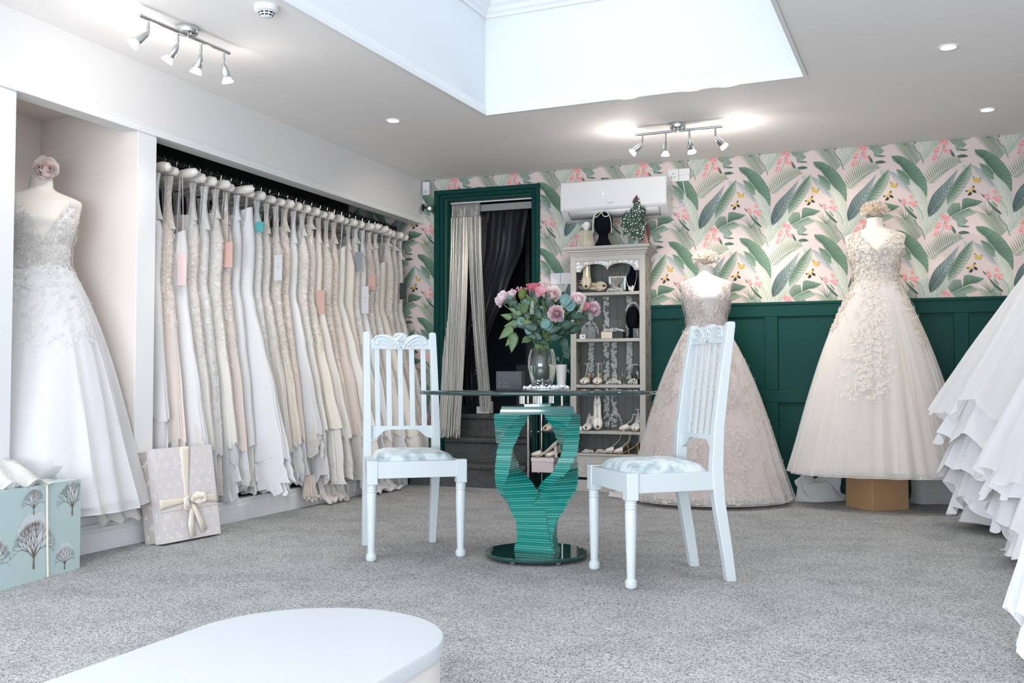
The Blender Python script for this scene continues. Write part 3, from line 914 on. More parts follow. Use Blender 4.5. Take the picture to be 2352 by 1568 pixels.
# two twisting columns of stacked rectangular blocks
NL = 60; zb = .0315; hL = .0105
strand = [MB() for _ in range(2)]
rt_tab = [(0, .004, -26, .096), (.10, .006, -20, .080), (.20, .020, -10, .072), (.33, .052, 8, .080), (.46, .098, 26, .083), (.60, .136, 68, .066), (.74, .150, 90, .058), (.87, .138, 112, .064), (1.0, .118, 142, .076)]
for i in range(NL):
    t = i / (NL - 1); r, psi, hx = interp(rt_tab, t)
    psi = R_(psi); hy = .036
    for k in range(2):
        th = R_(21 + 6 * math.sin(t * 5)) + k * PI
        cx_, cy_ = -r * math.cos(th), -r * math.sin(th)
        psi_j = R_(1.5 * math.sin(i * 2.3 + k)); c, s = math.cos(psi + psi_j + R_(21)), math.sin(psi + psi_j + R_(21))
        z0 = zb + i * hL
        for (q, za, zc, mi_) in ((1.0, z0, z0 + .0068, 1 if (i + k) % 3 else 0), (.95, z0 + .00685, z0 + hL - .00005, 2)):
            P = []
            for z in (za, zc):
                for (a, b) in ((-hx * q, -hy * q), (hx * q, -hy * q), (hx * q, hy * q), (-hx * q, hy * q)):
                    P.append((cx_ + a * c - b * s, cy_ + a * s + b * c, z + .0002 * k))
            strand[k].add(P, [(3, 2, 1, 0), (4, 5, 6, 7), (0, 1, 5, 4), (1, 2, 6, 5), (2, 3, 7, 6), (3, 0, 4, 7)], mi=mi_)
for m_ in strand: m_.build('glass_column', [M['teal'], M['teal_l'], M['teal_d']], tb, smooth=False)
ztop = zb + NL * hL
ca, sa = math.cos(R_(21)), math.sin(R_(21))
def bar_(x0, x1, y0, y1, z0, z1, mt):
    mb = MB(); c4 = [(x * ca - y * sa, x * sa + y * ca) for x, y in ((x0, y0), (x1, y0), (x1, y1), (x0, y1))]
    mb.add([(x, y, z0) for x, y in c4] + [(x, y, z1) for x, y in c4], [(3, 2, 1, 0), (4, 5, 6, 7), (0, 1, 5, 4), (1, 2, 6, 5), (2, 3, 7, 6), (3, 0, 4, 7)])
    mb.build('glass_bar', mt, tb, smooth=False)
for j in range(3):
    z = ztop + j * .0115
    bar_(-.172 + .004 * j, .172 - .004 * j, -.115, -.040, z, z + .0108, M['teal_d'] if j != 1 else M['teal'])
    bar_(-.170 + .004 * j, .170 - .004 * j, .040, .115, z, z + .0108, M['teal_d'] if j != 1 else M['teal'])
bar_(-.06, .06, -.112, .112, ztop + .035, ztop + .046, M['teal'])
zt = ztop + .0465
for (x, y) in ((-.04, -.09), (.04, -.09), (-.04, .09), (.04, .09)):
    mb = MB(); mb.lathe([(.012, zt), (.012, .7515)], 14, (x, y, 0)); mb.build('spacer', M['glass'], tb)
mb = MB(); R = .548
prof = [(.001, .752), (R - .008, .752), (R - .002, .755), (R - .001, .7605), (R - .002, .766), (R - .008, .769), (.001, .769)]
mb.lathe(prof, 120, caps=False); mb.build('tabletop', M['tint'], tb, label='thick round clear glass top')
mb = MB(); mb.lathe([(R - .0016, .7535), (R + .002, .756), (R + .0035, .7605), (R + .002, .765), (R - .0016, .7675)], 120, caps=False)
mb.build('rim', M['rim'], tb, label='dark green polished edge')

# ================================================================ WHITE OVAL PODIUM
pd = thing('podium', (-1.318, 1.5, 0), 'low white oval podium lying in the near left foreground on the carpet', 'podium')
def stadium(r, y0, y1, n=40):
    P = [(r * math.cos(PI * k / n), y1 + r * math.sin(PI * k / n)) for k in range(n + 1)]
    P += [(r * math.cos(PI + PI * k / n), y0 + r * math.sin(PI + PI * k / n)) for k in range(n + 1)]
    return P
def offs(P, z): return [(x, y, z) for x, y in P]
mb = MB(); A = stadium(.312, -.62, .58)
mb.grid([offs(A, 0), offs(A, .166)], True, cap0=True, cap1=True); mb.build('body', mat('podium_side', (.74, .70, .68), .6), pd)
mb = MB(); A = stadium(.316, -.62, .58); B_ = stadium(.321, -.62, .58); C_ = stadium(.318, -.62, .58)
mb.grid([offs(A, .1665), offs(B_, .168), offs(B_, .196), offs(C_, .2)], True, cap0=True, cap1=True); mb.build('top', M['slab'], pd)

# ================================================================ BOXES ON THE LEFT
TB = [srgb(192, 212, 212), srgb(214, 219, 222), srgb(150, 140, 128), srgb(120, 104, 92)]
p0 = Vector((-3.277 - .015, 2.80, 0)); p1 = Vector((-3.385, 3.393, 0))
dv = (p1 - p0); L = dv.length; ang = math.atan2(dv.y, dv.x)
bxr = thing('keepsake_box', p0, 'mint green box printed with bare winter trees, standing on edge at far left', 'box', ang)
Hb = .383
mb = MB(); mb.box((0, 0, 0), (L, .115, Hb), TB[0])
mb.build('base', M['attr'], bxr, smooth=False, bevel=.002)
lid = MB(); lid.box((-.003, -.062, -.0), (L + .003, -.001, Hb + .003), TB[0])
rt = random.Random(5)
def tree(x, z, h, lay, wd=1.0):
    y = -.0625 - lay * .0003
    # pale crown
    cz = z + h * .66; n = 26
    vs = [(x, y, cz)]
    for k in range(n):
        a = 2 * PI * k / n; r = h * .36 * (1 + .07 * math.sin(7 * a) + .05 * rt.random())
        vs.append((min(max(x + r * math.cos(a) * wd, .001), L), y, min(max(cz + r * math.sin(a) * .95, .002), Hb)))
    lid.add(vs, [(0, 1 + k, 1 + (k + 1) % n) for k in range(n)], TB[1])
    def br(px, pz, a, l, w_, d):
        qx = px + math.cos(a) * l; qz = pz + math.sin(a) * l
        if not (0 < qx < L and 0 < qz < Hb): return
        nx, nz = -math.sin(a) * w_ / 2, math.cos(a) * w_ / 2
        yy = y - .0004 - .00005 * (5 - d)
        lid.add([(px + nx, yy, pz + nz), (px - nx, yy, pz - nz), (qx - nx * .6, yy, qz - nz * .6), (qx + nx * .6, yy, qz + nz * .6)], [(0, 1, 2, 3)], mix3(TB[3], TB[2], d / 6))
        if d > 0:
            for s in (-1, 1): br(qx, qz, a + s * (.30 + .22 * rt.random()), l * (.74 + .12 * rt.random()), w_ * .62, d - 1)
            if rt.random() < .45: br(qx, qz, a + .1 * (rt.random() - .5), l * .8, w_ * .6, d - 1)
    br(x, z, PI / 2, h * .22, h * .055, 1)
    for k in range(5): br(x, z + h * .2, PI / 2 + (k - 2) * .42, h * .2, h * .026, 4)
tree(.305, .05, .225, 1, 1.15); tree(.545, .235, .17, 2, .6); tree(.50, .012, .115, 3, 1.2); tree(.06, .03, .2, 1); tree(.30, .27, .12, 2, .8)
ld = lid.build('lid', M['attr'], bxr, smooth=False)
mb = MB()
mb.tube([(.372, -.068, Hb + .004), (.374, -.07, .25), (.378, -.07, .12), (.386, -.069, .004)], .0045, 8)
mb.tube([(.372, -.068, Hb + .006), (.372, .05, Hb + .008), (.372, .118, Hb + .006)], .0045, 8)
mb.build('cord', M['satin_w'], bxr)

# damask box leaning on the plinth
bb = thing('gift_box', (-3.377, 4.43, 0), 'cream damask patterned box with ivory satin bow, leaning against the white plinth', 'box', rot=None)
dd = Vector((-3.415, 4.035, 0)) - Vector((-3.372, 4.425, 0)); W = dd.length
bb.location = (-3.378, 4.385, .002); ang = math.atan2(dd.y, dd.x)
H = .47
bb.rotation_mode = 'XYZ'
# local axes: x along the box foot, y towards the room, z up; lean back by tilting about x
bb.rotation_euler = (R_(9), 0, ang)
DM = [srgb(222, 214, 214), srgb(236, 234, 236), srgb(176, 164, 156), srgb(200, 190, 184)]
def damask(mb, x0, x1, z0, z1, y, col, seed, sgn=1, ax='x'):
    r = random.Random(seed)
    for gx in range(9):
        for gz in range(10):
            cx = x0 + (gx + .5 * (gz % 2)) * .066 + .02; cz = z0 + gz * .052 + .02
            k5 = 6; R0 = .010 + .012 * r.random()
            for k in range(k5):
                a = 2 * PI * k / k5 + r.random() * .3; l = R0 * (1 + .5 * (k % 2))
                pts = [(cx, cz), (cx + l * .6 * math.cos(a + .35), cz + l * .6 * math.sin(a + .35)), (cx + l * math.cos(a), cz + l * math.sin(a)), (cx + l * .6 * math.cos(a - .35), cz + l * .6 * math.sin(a - .35))]
                if all(x0 < p[0] < x1 and z0 < p[1] < z1 for p in pts):
                    yo = y + .00035 * r.random(); mb.add([(p[0], yo, p[1]) if ax == 'x' else (yo, p[0], p[1]) for p in pts], [(0, 1, 2, 3)], col)
mb = MB(); mb.box((.006, -.075, .006), (W - .006, 0.0, H - .006), DM[3])
damask(mb, -.072, .0, .01, H - .01, W - .0055, DM[1], 9, ax='y')
mb.build('base', M['attr'], bb, smooth=False)
mb = MB(); mb.box((0, .0005, 0), (W, .055, H), DM[0])
damask(mb, 0.004, W - .004, .004, H - .004, .0555, DM[1], 4)
damask(mb, .004, .052, .004, H - .004, W + .0005, DM[1], 6, ax='y')
mb.box((0.0, .0549, .150), (W, .0554, .1525), DM[2])
lid2 = mb.build('lid', M['attr'], bb, smooth=False)
# ribbon band and bow
mb = MB()
rows = []
for i in range(15):
    t = i / 14; x = .20 + .024 * (t - .5); z = lerp(H, .205, t); hw = lerp(.038, .012, t)
    rows.append([(x - hw, .0565, z), (x - hw * .3, .0600, z), (x + hw * .3, .0575, z), (x + hw, .0565, z)])
mb.grid(rows)
rows = []
for i in range(21):
    t = i / 20; x = W * t; q = abs(t - .49) * 2; z = .188 + .008 * math.sin(3 * t); hw = lerp(.010, .026, q)
    rows.append([(x, .0565, z - hw), (x, .0590, z - hw * .3), (x, .0570, z + hw * .3), (x, .0565, z + hw)])
mb.grid(rows)
mb.build('ribbon', M['satin_w'], bb, solid=.001)
mb = MB()
def rib(pts, wd, tw=0):
    P = [Vector(p) for p in pts]; n = len(P); rows = []
    for i, p in enumerate(P):
        d = (P[min(i + 1, n - 1)] - P[max(i - 1, 0)]).normalized(); s = d.cross(Vector((0, 1, 0)))
        if s.length < .1: s = Vector((1, 0, 0))
        s.normalize(); w_ = wd[i] if isinstance(wd, list) else wd
        rows.append([p + s * w_ * k + Vector((0, .004 * math.sin(k * 3 + i), 0)) for k in (-1, -.4, .2, 1)])
    mb.grid(rows)
c = Vector((.195, .066, .195))
rib([c, c + Vector((.03, .02, .012)), c + Vector((.058, .035, .0)), c + Vector((.062, .03, -.03)), c + Vector((.035, .016, -.03)), c], [.008, .018, .024, .024, .018, .008])
rib([c, c + Vector((-.03, .02, .022)), c + Vector((-.062, .032, .016)), c + Vector((-.064, .03, -.006)), c + Vector((-.035, .014, -.010)), c], [.008, .018, .022, .022, .016, .008])
rib([c, c + Vector((.008, .01, -.06)), c + Vector((.018, .006, -.12)), c + Vector((.014, .004, -.185))], [.008, .017, .019, .020])
rib([c, c + Vector((-.018, .012, -.05)), c + Vector((-.048, .006, -.11)), c + Vector((-.07, .004, -.165))], [.008, .017, .019, .020])
mb.ball(c + Vector((0, .006, 0)), (.013, .011, .015), 10, 7)
mb.build('bow', M['satin_w'], bb, solid=.0012)

# ================================================================ CEILING FITTINGS
def downlight(px, py, lit, label):
    p = at(px, py, Z=CEIL)
    t = thing('recessed_downlight', (p.x, p.y, CEIL), label, 'ceiling light', group='recessed ceiling downlights')
    mb = MB(); mb.lathe([(.034, -.001), (.036, -.006), (.044, -.007), (.047, -.003), (.047, 0)], 32, caps=False); mb.build('trim_ring', M['whiteplastic'], t)
    mb = MB(); mb.lathe([(.0345, -.002), (.0345, -.0045), (.03, -.0055)], 28); mb.build('lens', M['glow'], t)
    spot('downlight_or_fill_beam', (p.x, p.y, CEIL - .02), (p.x, p.y, 0), 20, (1.0, .91, .82), R_(130), .8, .03)
downlight(903, 276, 1, 'glowing round downlight in the ceiling left of the skylight')
downlight(2178, 107, 1, 'larger looking glowing downlight in the ceiling at upper right')
downlight(2268, 251, 1, 'small glowing downlight in the ceiling nearest the papered wall at far right')

# unseen fill spots without fixtures, added around the camera to brighten the room
for k, (x, y) in enumerate(((-2.95, 2.3), (-2.95, .4), (.35, 3.3), (.35, 1.5), (.35, -.6), (-2.95, -1.2))):
    spot('downlight_or_fill_beam', (x, y, CEIL - .02), (x, y, 0), 20, (1.0, .91, .82), R_(130), .8, .04)
p = at(612, 15, Z=CEIL)
sd = thing('smoke_detector', (p.x, p.y, CEIL), 'round white smoke detector with black slots on the ceiling', 'smoke detector')
mb = MB(); mb.lathe([(.052, 0), (.052, -.016), (.049, -.022), (.040, -.025), (.034, -.026)], 40, caps=False)
mb.lathe([(.034, -.026), (.031, -.036), (.026, -.044), (.020, -.047), (.001, -.048)], 40, caps=False); mb.build('body', M['whiteplastic'], sd)
mb = MB()
for k in range(10):
    for (r0, z0, r1, z1) in ((.0338, -.028, .0315, -.0345), (.0295, -.0388, .0262, -.0442)):
        rows = []
        for (r, z) in ((r0 + .0006, z0), (r1 + .0006, z1)):
            rows.append([((r) * math.cos(2 * PI * (k + u) / 10), r * math.sin(2 * PI * (k + u) / 10), z) for u in (.12, .3, .5, .7, .88)])
        mb.grid(rows)
mb.build('vent_slot', M['blackplastic'], sd)


def track(pc, ends, heads, label):
    """pc = ceiling canopy centre; ends = two bar ends (world); heads = [(t along bar, target, lit)]"""
    t = thing('spotlight_bar', (pc.x, pc.y, CEIL), label, 'ceiling spotlight', group='chrome four-head spotlight bars')
    mb = MB(); mb.lathe([(.05, 0), (.05, -.028), (.047, -.032), (.001, -.032)], 36, (pc.x, pc.y, CEIL), caps=False); mb.build('canopy', M['chrome'], t, world=True)
    a, b = ends; d = (b - a).normalized(); c = (a + b) / 2; side = Vector((-d.y, d.x, 0)) * .016
    mb = MB(); mb.tube([a, c - d * .006], .0085, 12); mb.tube([c + d * .006, b], .0085, 12)
    mb.tube([(c - d * .025) + Vector((0, 0, .0)), (c - d * .025) + Vector((0, 0, CEIL - .03 - c.z))], .006, 10)
    mb.tube([(c + d * .025), (c + d * .025) + Vector((0, 0, CEIL - .03 - c.z))], .006, 10)
    mb.build('bar', M['chrome'], t, world=True)
    for (u, tgt, lit) in heads:
        p = a.lerp(b, u); j = p - Vector((0, 0, .062))
        v = (Vector(tgt) - j).normalized()
        q = v.to_track_quat('-Z', 'Y').to_matrix()
        mb = MB()
        mb.tube([p - Vector((0, 0, .007)), j], .0065, 10)
        mb.lathe([(.008, 0), (.008, .012)], 12, (j.x, j.y, j.z + .018))
        s0 = len(mb.v)
        mb.lathe([(.006, .004), (.010, -.004), (.0165, -.022), (.0205, -.045), (.0215, -.062), (.020, -.063), (.018, -.05)], 22, caps=False)
        for i in range(s0, len(mb.v)): mb.v[i] = tuple(q @ Vector(mb.v[i]) + j)
        h = mb.build('lamp_head', M['chrome'], t, world=True)
        mb = MB(); s0 = 0
        mb.lathe([(.011, -.056), (.014, -.064), (.027, -.086), (.0275, -.090), (.024, -.0895), (.001, -.088)], 22, caps=False)
        for i in range(s0, len(mb.v)): mb.v[i] = tuple(q @ Vector(mb.v[i]) + j)
        mb.build('bulb', M['glow'] if lit == 2 else M['glassshade'], h, world=False)
        bo = h.children[0] if h.children else None
        o = [x for x in t.children_recursive if x.name.startswith('bulb')][-1]
        me = o.data
        for vv in me.vertices: vv.co = vv.co - t.location
        if lit:
            spot('spot_beam', j + v * .1, j + v * 2, (5 if u < .9 else 14) if pc.x < -2.5 else 28, (1.0, .90, .80), R_(80), .5, .02)
            pd_ = bpy.data.lights.new('bulb_glow', 'POINT'); pd_.energy = 0.8 if pc.x < -2.5 else 2.6; pd_.color = (1.0, .92, .86); pd_.shadow_soft_size = .02
            po = bpy.data.objects.new('bulb_glow', pd_); po.location = j + v * .115; COL.objects.link(po)


pc = at(430, 62, Z=CEIL)
a = at(320, 35, Z=2.385); b = at(527, 122, Z=2.385)
track(pc, (a, b), [(.09, (-3.6, 2.9, 1.6), 2), (.40, (-3.8, 3.5, 1.3), 2), (.66, (-3.62, 3.95, 1.0), 2), (.93, (-3.15, 5.0, .3), 2)], 'chrome bar of four spotlights on the ceiling above the dress niche at upper left')
pc = at(1557, 284, Z=CEIL)
a = at(1458, 310, Z=2.385); b = at(1660, 290, Z=2.385)
track(pc, (a, b), [(.09, (-3.3, 6.6, 1.1), 2), (.36, (-1.42, 6.25, .2), 0), (.63, (-1.1, 6.9, 1.3), 2), (.92, (-.3, 6.95, 1.5), 2)], 'chrome bar of four spotlights on the ceiling in front of the papered wall')

# ================================================================ DISPLAY CABINET
CX0, CX1, CY0, CY1 = -2.235, -1.671, 7.03, 7.222
SH = [1.461, 1.120, .783, .445, .280]   # tops of the shelves
cb = thing('display_cabinet', ((CX0 + CX1) / 2, 7.13, 0), 'tall greige display cabinet with twin arches, filled with bridal shoes and tiaras', 'cabinet')
mb = MB()
for x in (CX0, CX1 - .042): mb.box((x, CY0, .02), (x + .042, CY0 + .022, 1.73))
mb.box((CX0 + .042, CY0, 1.690), (CX1 - .042, CY0 + .022, 1.73)); mb.box((CX0 + .042, CY0 + .001, .262), (CX1 - .042, CY0 + .02, .279))
mb.build('face_frame', M['cab'], cb, world=True, smooth=False, bevel=.002)
for x, nm in ((CX0, 0), (CX1 - .018, 1)):
    mb = MB(); mb.box((x + .0005, CY0 + .022, .02), (x + .0175, CY1, 1.73)); mb.build('side_panel', M['cabside'], cb, world=True, smooth=False, label='side panel with worn chipped paint')
mb = MB(); n = 40; zt = 1.691; xa, xb_ = CX0 + .042, CX1 - .042; low = []
for i in range(n + 1):
    u = i / n; x = lerp(xa, xb_, u)
    v = (u % .5) / .5 if u < 1 else 1.0
    if u < .09 or u > .91: z = 1.612
    else:
        v = (u - .09) / .82 * 2; v = v % 1.0 if v < 2 else 1.0
        z = 1.620 + .048 * math.sqrt(max(0, 1 - (2 * v - 1) ** 2))
    low.append((x, z))
for i in range(n):
    a, b = low[i], low[i + 1]
    for y in (CY0 + .004, CY0 + .018):
        mb.add([(a[0], y, a[1]), (b[0], y, b[1]), (b[0], y, zt), (a[0], y, zt)], [(0, 1, 2, 3)])
    mb.add([(a[0], CY0 + .004, a[1]), (b[0], CY0 + .004, b[1]), (b[0], CY0 + .018, b[1]), (a[0], CY0 + .018, a[1])], [(0, 1, 2, 3)])
val = mb.build('arched_valance', M['cab'], cb, world=True, smooth=False)
# toile pattern: pale sprays cut to the valance, planks and drawer
rq = random.Random(21)
def toile(mb, x0, x1, z0, z1, y, seed, n=60, top=None, col=(.60, .62, .63)):
    r = random.Random(seed)
    for _ in range(n):
        cx = r.uniform(x0, x1); cz = r.uniform(z0, z1); a0 = r.uniform(0, 6.3); k5 = r.choice((3, 5, 4))
        for k in range(k5):
            a = a0 + k * .7; l = r.uniform(.012, .030); w_ = l * .32
            px, pz = cx + l * math.cos(a), cz + l * math.sin(a); nx, nz = -math.sin(a) * w_, math.cos(a) * w_
            mx_, mz_ = (cx + px) / 2, (cz + pz) / 2
            q = [(cx, cz), (mx_ + nx, mz_ + nz), (px, pz), (mx_ - nx, mz_ - nz)]
            if all(x0 < p[0] < x1 and z0 < p[1] < z1 and (top is None or p[1] > top(p[0])) for p in q):
                yo = y - .0009 * r.random(); mb.add([(p[0], yo, p[1]) for p in q], [(0, 1, 2, 3)], col)
def archz(x):
    u = (x - xa) / (xb_ - xa)
    i = min(n - 1, max(0, int(u * n))); return max(low[i][1], low[i + 1][1]) + .002
mb = MB(); toile(mb, xa, xb_, 1.60, 1.69, CY0 + .0034, 2, 90, archz, (.72, .75, .78))
mb.build('printed_sprays', M['attr'], val, world=True, smooth=False)
mb = MB(); toile(mb, CX0 + .02, CX1 - .02, .11, .25, CY0 - .0114, 8, 120, None, (.52, .50, .48))
dr = MB(); dr.box((CX0 + .012, CY0 - .011, .105), (CX1 - .012, CY0 - .0002, .257)); d_ = dr.build('drawer', M['cab'], cb, world=True, smooth=False, bevel=.002)
mb.build('printed_sprays', M['attr'], d_, world=True, smooth=False)
for s_ in (-1, 1):
    kb = MB(); kb.ball((-1.953 + s_ * .14, CY0 - .022, .18), .012, 12, 8); kb.build('knob', M['cab'], d_, world=True)
mb = MB(); mb.box((CX0 - .006, CY0 - .008, 0), (CX1 + .006, CY1, .085)); mb.build('plinth', M['cab'], cb, world=True, smooth=False, bevel=.004)
bk = MB(); w_ = (CX1 - CX0 - .036) / 9
for k in range(9):
    bk.box((CX0 + .018 + k * w_ + .001, CY1 - .012, .25), (CX0 + .018 + (k + 1) * w_ - .001, CY1 - .004, 1.72), (.115, .128, .118))
bk.box((CX0 + .018, CY1 - .004, .2), (CX1 - .018, CY1, 1.72), (.03, .035, .032))
for k in (1, 3, 4, 6, 8):
    for (z0, z1) in ((1.13, 1.45), (.80, 1.11), (.46, .775)):
        if (k + int(z0 * 10)) % 5 == 0: continue
        toile(bk, CX0 + .018 + k * w_ + .002, CX0 + .018 + (k + 1) * w_ - .002, z0, z1, CY1 - .0125, k * 7 + int(z0 * 10), 46, None, (.46, .49, .48))
bk.build('back_board', M['attr'], cb, world=True, smooth=False)
for z in SH:
    mb = MB(); mb.box((CX0 + .018, CY0 + .006, z - .024), (CX1 - .018, CY1 - .0125, z - .0010)); mb.build('shelf', M['cab'], cb, world=True, smooth=False, bevel=.002)
mb = MB()
prof = [(.000, 1.728), (.006, 1.728), (.008, 1.738), (.014, 1.742), (.016, 1.752), (.026, 1.757), (.028, 1.768), (.040, 1.776), (.044, 1.786), (.046, 1.795)]
rows = []
for d, z in prof: rows.append([(CX0 - d, CY1, z), (CX0 - d, CY0 - d, z), (CX1 + d, CY0 - d, z), (CX1 + d, CY1, z)])
mb.grid(rows); mb.add([(CX0 - .046, CY1, 1.795), (CX0 - .046, CY0 - .046, 1.795), (CX1 + .046, CY0 - .046, 1.795), (CX1 + .046, CY1, 1.795)], [(0, 1, 2, 3)])
mb.build('cornice', M['cab'], cb, world=True, smooth=False)


# ---------------------------------------------------------------- shoes
def shoe_mb(kind='pump', heel=.085, L=.20):
    """returns dict of part builders; toe towards +x, ground at z 0"""
    up = MB(); ins = MB(); hl = MB(); sole = MB(); st = MB()
    N = 22
    rows = []; irow = []; srow = []
    peep = kind in ('peep', 'sandal', 'spark')
    for i in range(N):
        s = i / (N - 1); x = -L * .5 + L * s
        zb = heel * (1 - min(1, s / .68)) ** 1.25 * 1.0 + .006
        w = (.024 + .012 * math.sin(PI * min(1, s * .62 + .02)) ** 1 * (1 if s < .6 else 1))
        if s < .25: w = .026 * math.sqrt(max(.02, 1 - ((.25 - s) / .26) ** 2))
        elif s < .74: w = lerp(.026, .037, ((s - .25) / .49) ** 1.3) - .003 * math.sin((s - .25) / .49 * PI)
        else: w = .037 * math.sqrt(max(.012, 1 - ((s - .74) / .262) ** 2.2))
        if kind == 'sandal' or kind == 'clear':
            A = 0
            if s > .64: A = PI
        else:
            A = lerp(1.75, 1.35, min(1, s / .5)) if s < .60 else lerp(1.35, PI, min(1, (s - .60) / .06))
        if peep and s > .93: A = lerp(PI, 1.2, (s - .93) / .07)
        h = lerp(.062, .040, min(1, s / .5)) if s < .5 else lerp(.040, .026, (s - .5) / .5)
        if s > .6: h = lerp(.050, .020, ((s - .6) / .4) ** 1.2)
        srow.append([(x, -w * 1.02, zb), (x, 0, zb - .0035), (x, w * 1.02, zb)])
        irow.append([(x, -w * .93, zb + .003), (x, 0, zb + .001), (x, w * .93, zb + .003)])
        if A > 0:
            r = []
            for k in range(17):
                a = -A + 2 * A * k / 16
                rz = h / 2
                r.append((x + (-.010 if s < .12 else 0) * (1 - math.cos(a)) / 2, w * math.sin(a) * (1.0 if abs(a) < PI / 2 else .98), zb + rz - rz * math.cos(a)))
            rows.append(r)
        elif rows: pass
    up.grid(rows)
    sole.grid(srow); ins.grid(irow)
    # heel
    z1 = heel * .96 + .004; x0 = -L * .5 + .022
    rr = [(x0 - .012, 0, .0095 if kind != 'block' else .018), (x0 - .010, heel * .4, .0085), (x0 - .004, heel * .75, .013), (x0 + .002, z1, .020)]
    hrow = []
    for (x, z, r) in rr:
        hrow.append([(x + r * math.cos(2 * PI * k / 12), r * .9 * math.sin(2 * PI * k / 12), z) for k in range(12)])
    hl.grid(hrow, True, cap0=True, cap1=True)
    if kind in ('sandal', 'clear', 'strap'):
        # ankle strap with counter
        za = heel + .066
        P = [(-L * .5 + .030 + .034 * math.cos(a), .030 * math.sin(a), za + .006 * math.cos(a)) for a in [2 * PI * k / 20 for k in range(21)]]
        st.tube(P, .0022, 5, caps=False)
        for s_ in (-1, 1): st.tube([(-L * .5 + .01, s_ * .020, heel), (-L * .5 + .004, s_ * .018, heel + .03), (-L * .5 + .004, s_ * .014, za)], .002, 5)
        st.tube([(-L * .5 + .062, 0, za + .004), (-.01, 0, heel * .6 + .045), (L * .18, 0, .050)], .0026, 5)
    return up, ins, hl, sole, st


def make_shoe(kind, label, body, inner, heelm, heel=.085, L=.2, group=None, name='bridal_shoe'):
    t = thing(name, (0, 0, 0), label, 'shoe', group=group)
    up, ins, hl, sole, st = shoe_mb(kind, heel, L)
    up.build('upper', body, t, solid=.0022); ins.build('insole', inner, t, solid=.001)
    sole.build('sole', inner, t, solid=.003); hl.build('heel', heelm, t)
    if st.v: st.build('strap', body, t)
    if kind == 'spark':
        b = MB(); r = random.Random(1)
        for _ in range(60):
            a = r.uniform(-1.5, 1.5); s = r.uniform(0, .5); x = -L * .5 + L * s * .5
            zb_ = heel * (1 - min(1, s * .5 / .68)) ** 1.25 + .006
            b.bead((x, (.027) * math.copysign(1, a), zb_ + r.uniform(.01, .05)), .0032)
        for _ in range(40):
            u = r.uniform(.62, .8); a = r.uniform(-2.6, 2.6); h = lerp(.050, .020, ((u - .6) / .4) ** 1.2)
            b.bead((-L * .5 + L * u, .036 * math.sin(a), .006 + h / 2 - h / 2 * math.cos(a) + .002), .003)
        b.build('crystals', M['crystal'], t)
    return t


SW = mat('ivory_shoe_satin', (0.78, 0.74, 0.70), 0.35, sheen=.3); SI = mat('grey_lining', (0.40, 0.37, 0.34), 0.6); SG = M['gold']
SG2 = mat('champagne_satin', (0.66, 0.56, 0.42), .35)


def put(t, px, py, Y, yaw, pitch=0, roll=0, z=None, tilt_lift=0):
    """stand a shoe/trinket on a shelf where the photo shows it"""
    p = at(px, py, Y=Y)
    t.location = (p.x, Y, (p.z if z is None else z) + tilt_lift)
    t.rotation_euler = (R_(roll), R_(pitch), R_(yaw))
    return t


g_sh = None
# top shelf: jewelled peep-toe pair, one tipped up against the side
s1 = make_shoe('spark', 'champagne peep-toe shoe with crystals tipped upright on the top shelf of the cabinet', SG2, SG, SG2, .075, .20)
put(s1, 1349, 665, 7.115, -82, 62, 0, SH[0], .114)
s2 = make_shoe('spark', 'champagne peep-toe shoe with crystals lying on its side on the top shelf of the cabinet', SG2, SG, SG2, .075, .19)
put(s2, 1376, 668, 7.115, -35, 0, 78, SH[0], .040)
# third shelf: clear strappy pair, toes to the front
s3 = make_shoe('clear', 'ivory peep-toe sandal with clear straps at the left end of the third cabinet shelf', SW, SG, M['crystal'], .085, .19)
put(s3, 1347, 880, 7.115, -88, z=SH[2])
s4 = make_shoe('clear', 'ivory peep-toe sandal with clear straps, second from the left on the third cabinet shelf', SW, SG, M['crystal'], .085, .19)
put(s4, 1374, 880, 7.115, -80, z=SH[2])
# fourth shelf: peep-toe heels and a strappy pair
s5 = make_shoe('peep', 'ivory satin peep-toe heel standing at the left end of the fourth cabinet shelf', SW, SI, SW, .10, .21)
put(s5, 1353, 985, 7.115, -86, z=SH[3])
s6 = make_shoe('peep', 'ivory satin peep-toe heel tipped up behind its twin on the fourth cabinet shelf', SW, SI, SW, .10, .22)
put(s6, 1372, 985, 7.105, -72, 42, 0, SH[3], .078)
s7 = make_shoe('strap', 'white closed-toe ankle-strap shoe lying lower on the right of the fourth cabinet shelf', SW, SG, SW, .05, .17)
put(s7, 1448, 987, 7.10, -150, 0, 0, SH[3])
s8 = make_shoe('strap', 'white closed-toe ankle-strap shoe pointing forward at the right end of the fourth cabinet shelf', SW, SG, SW, .07, .18)
put(s8, 1465, 987, 7.115, -92, 8, 0, SH[3], .012)
s9 = make_shoe('sandal', 'ivory heeled sandal with gold toe on the bottom cabinet shelf, left of its twin', SW, SG, SG, .075, .19)
put(s9, 1418, 1036, 7.11, -155, z=SH[4])
s10 = make_shoe('sandal', 'ivory heeled sandal with gold toe on the bottom cabinet shelf, nearest the right side', SW, SG, SG, .075, .19)
put(s10, 1440, 1037, 7.085, -160, z=SH[4])


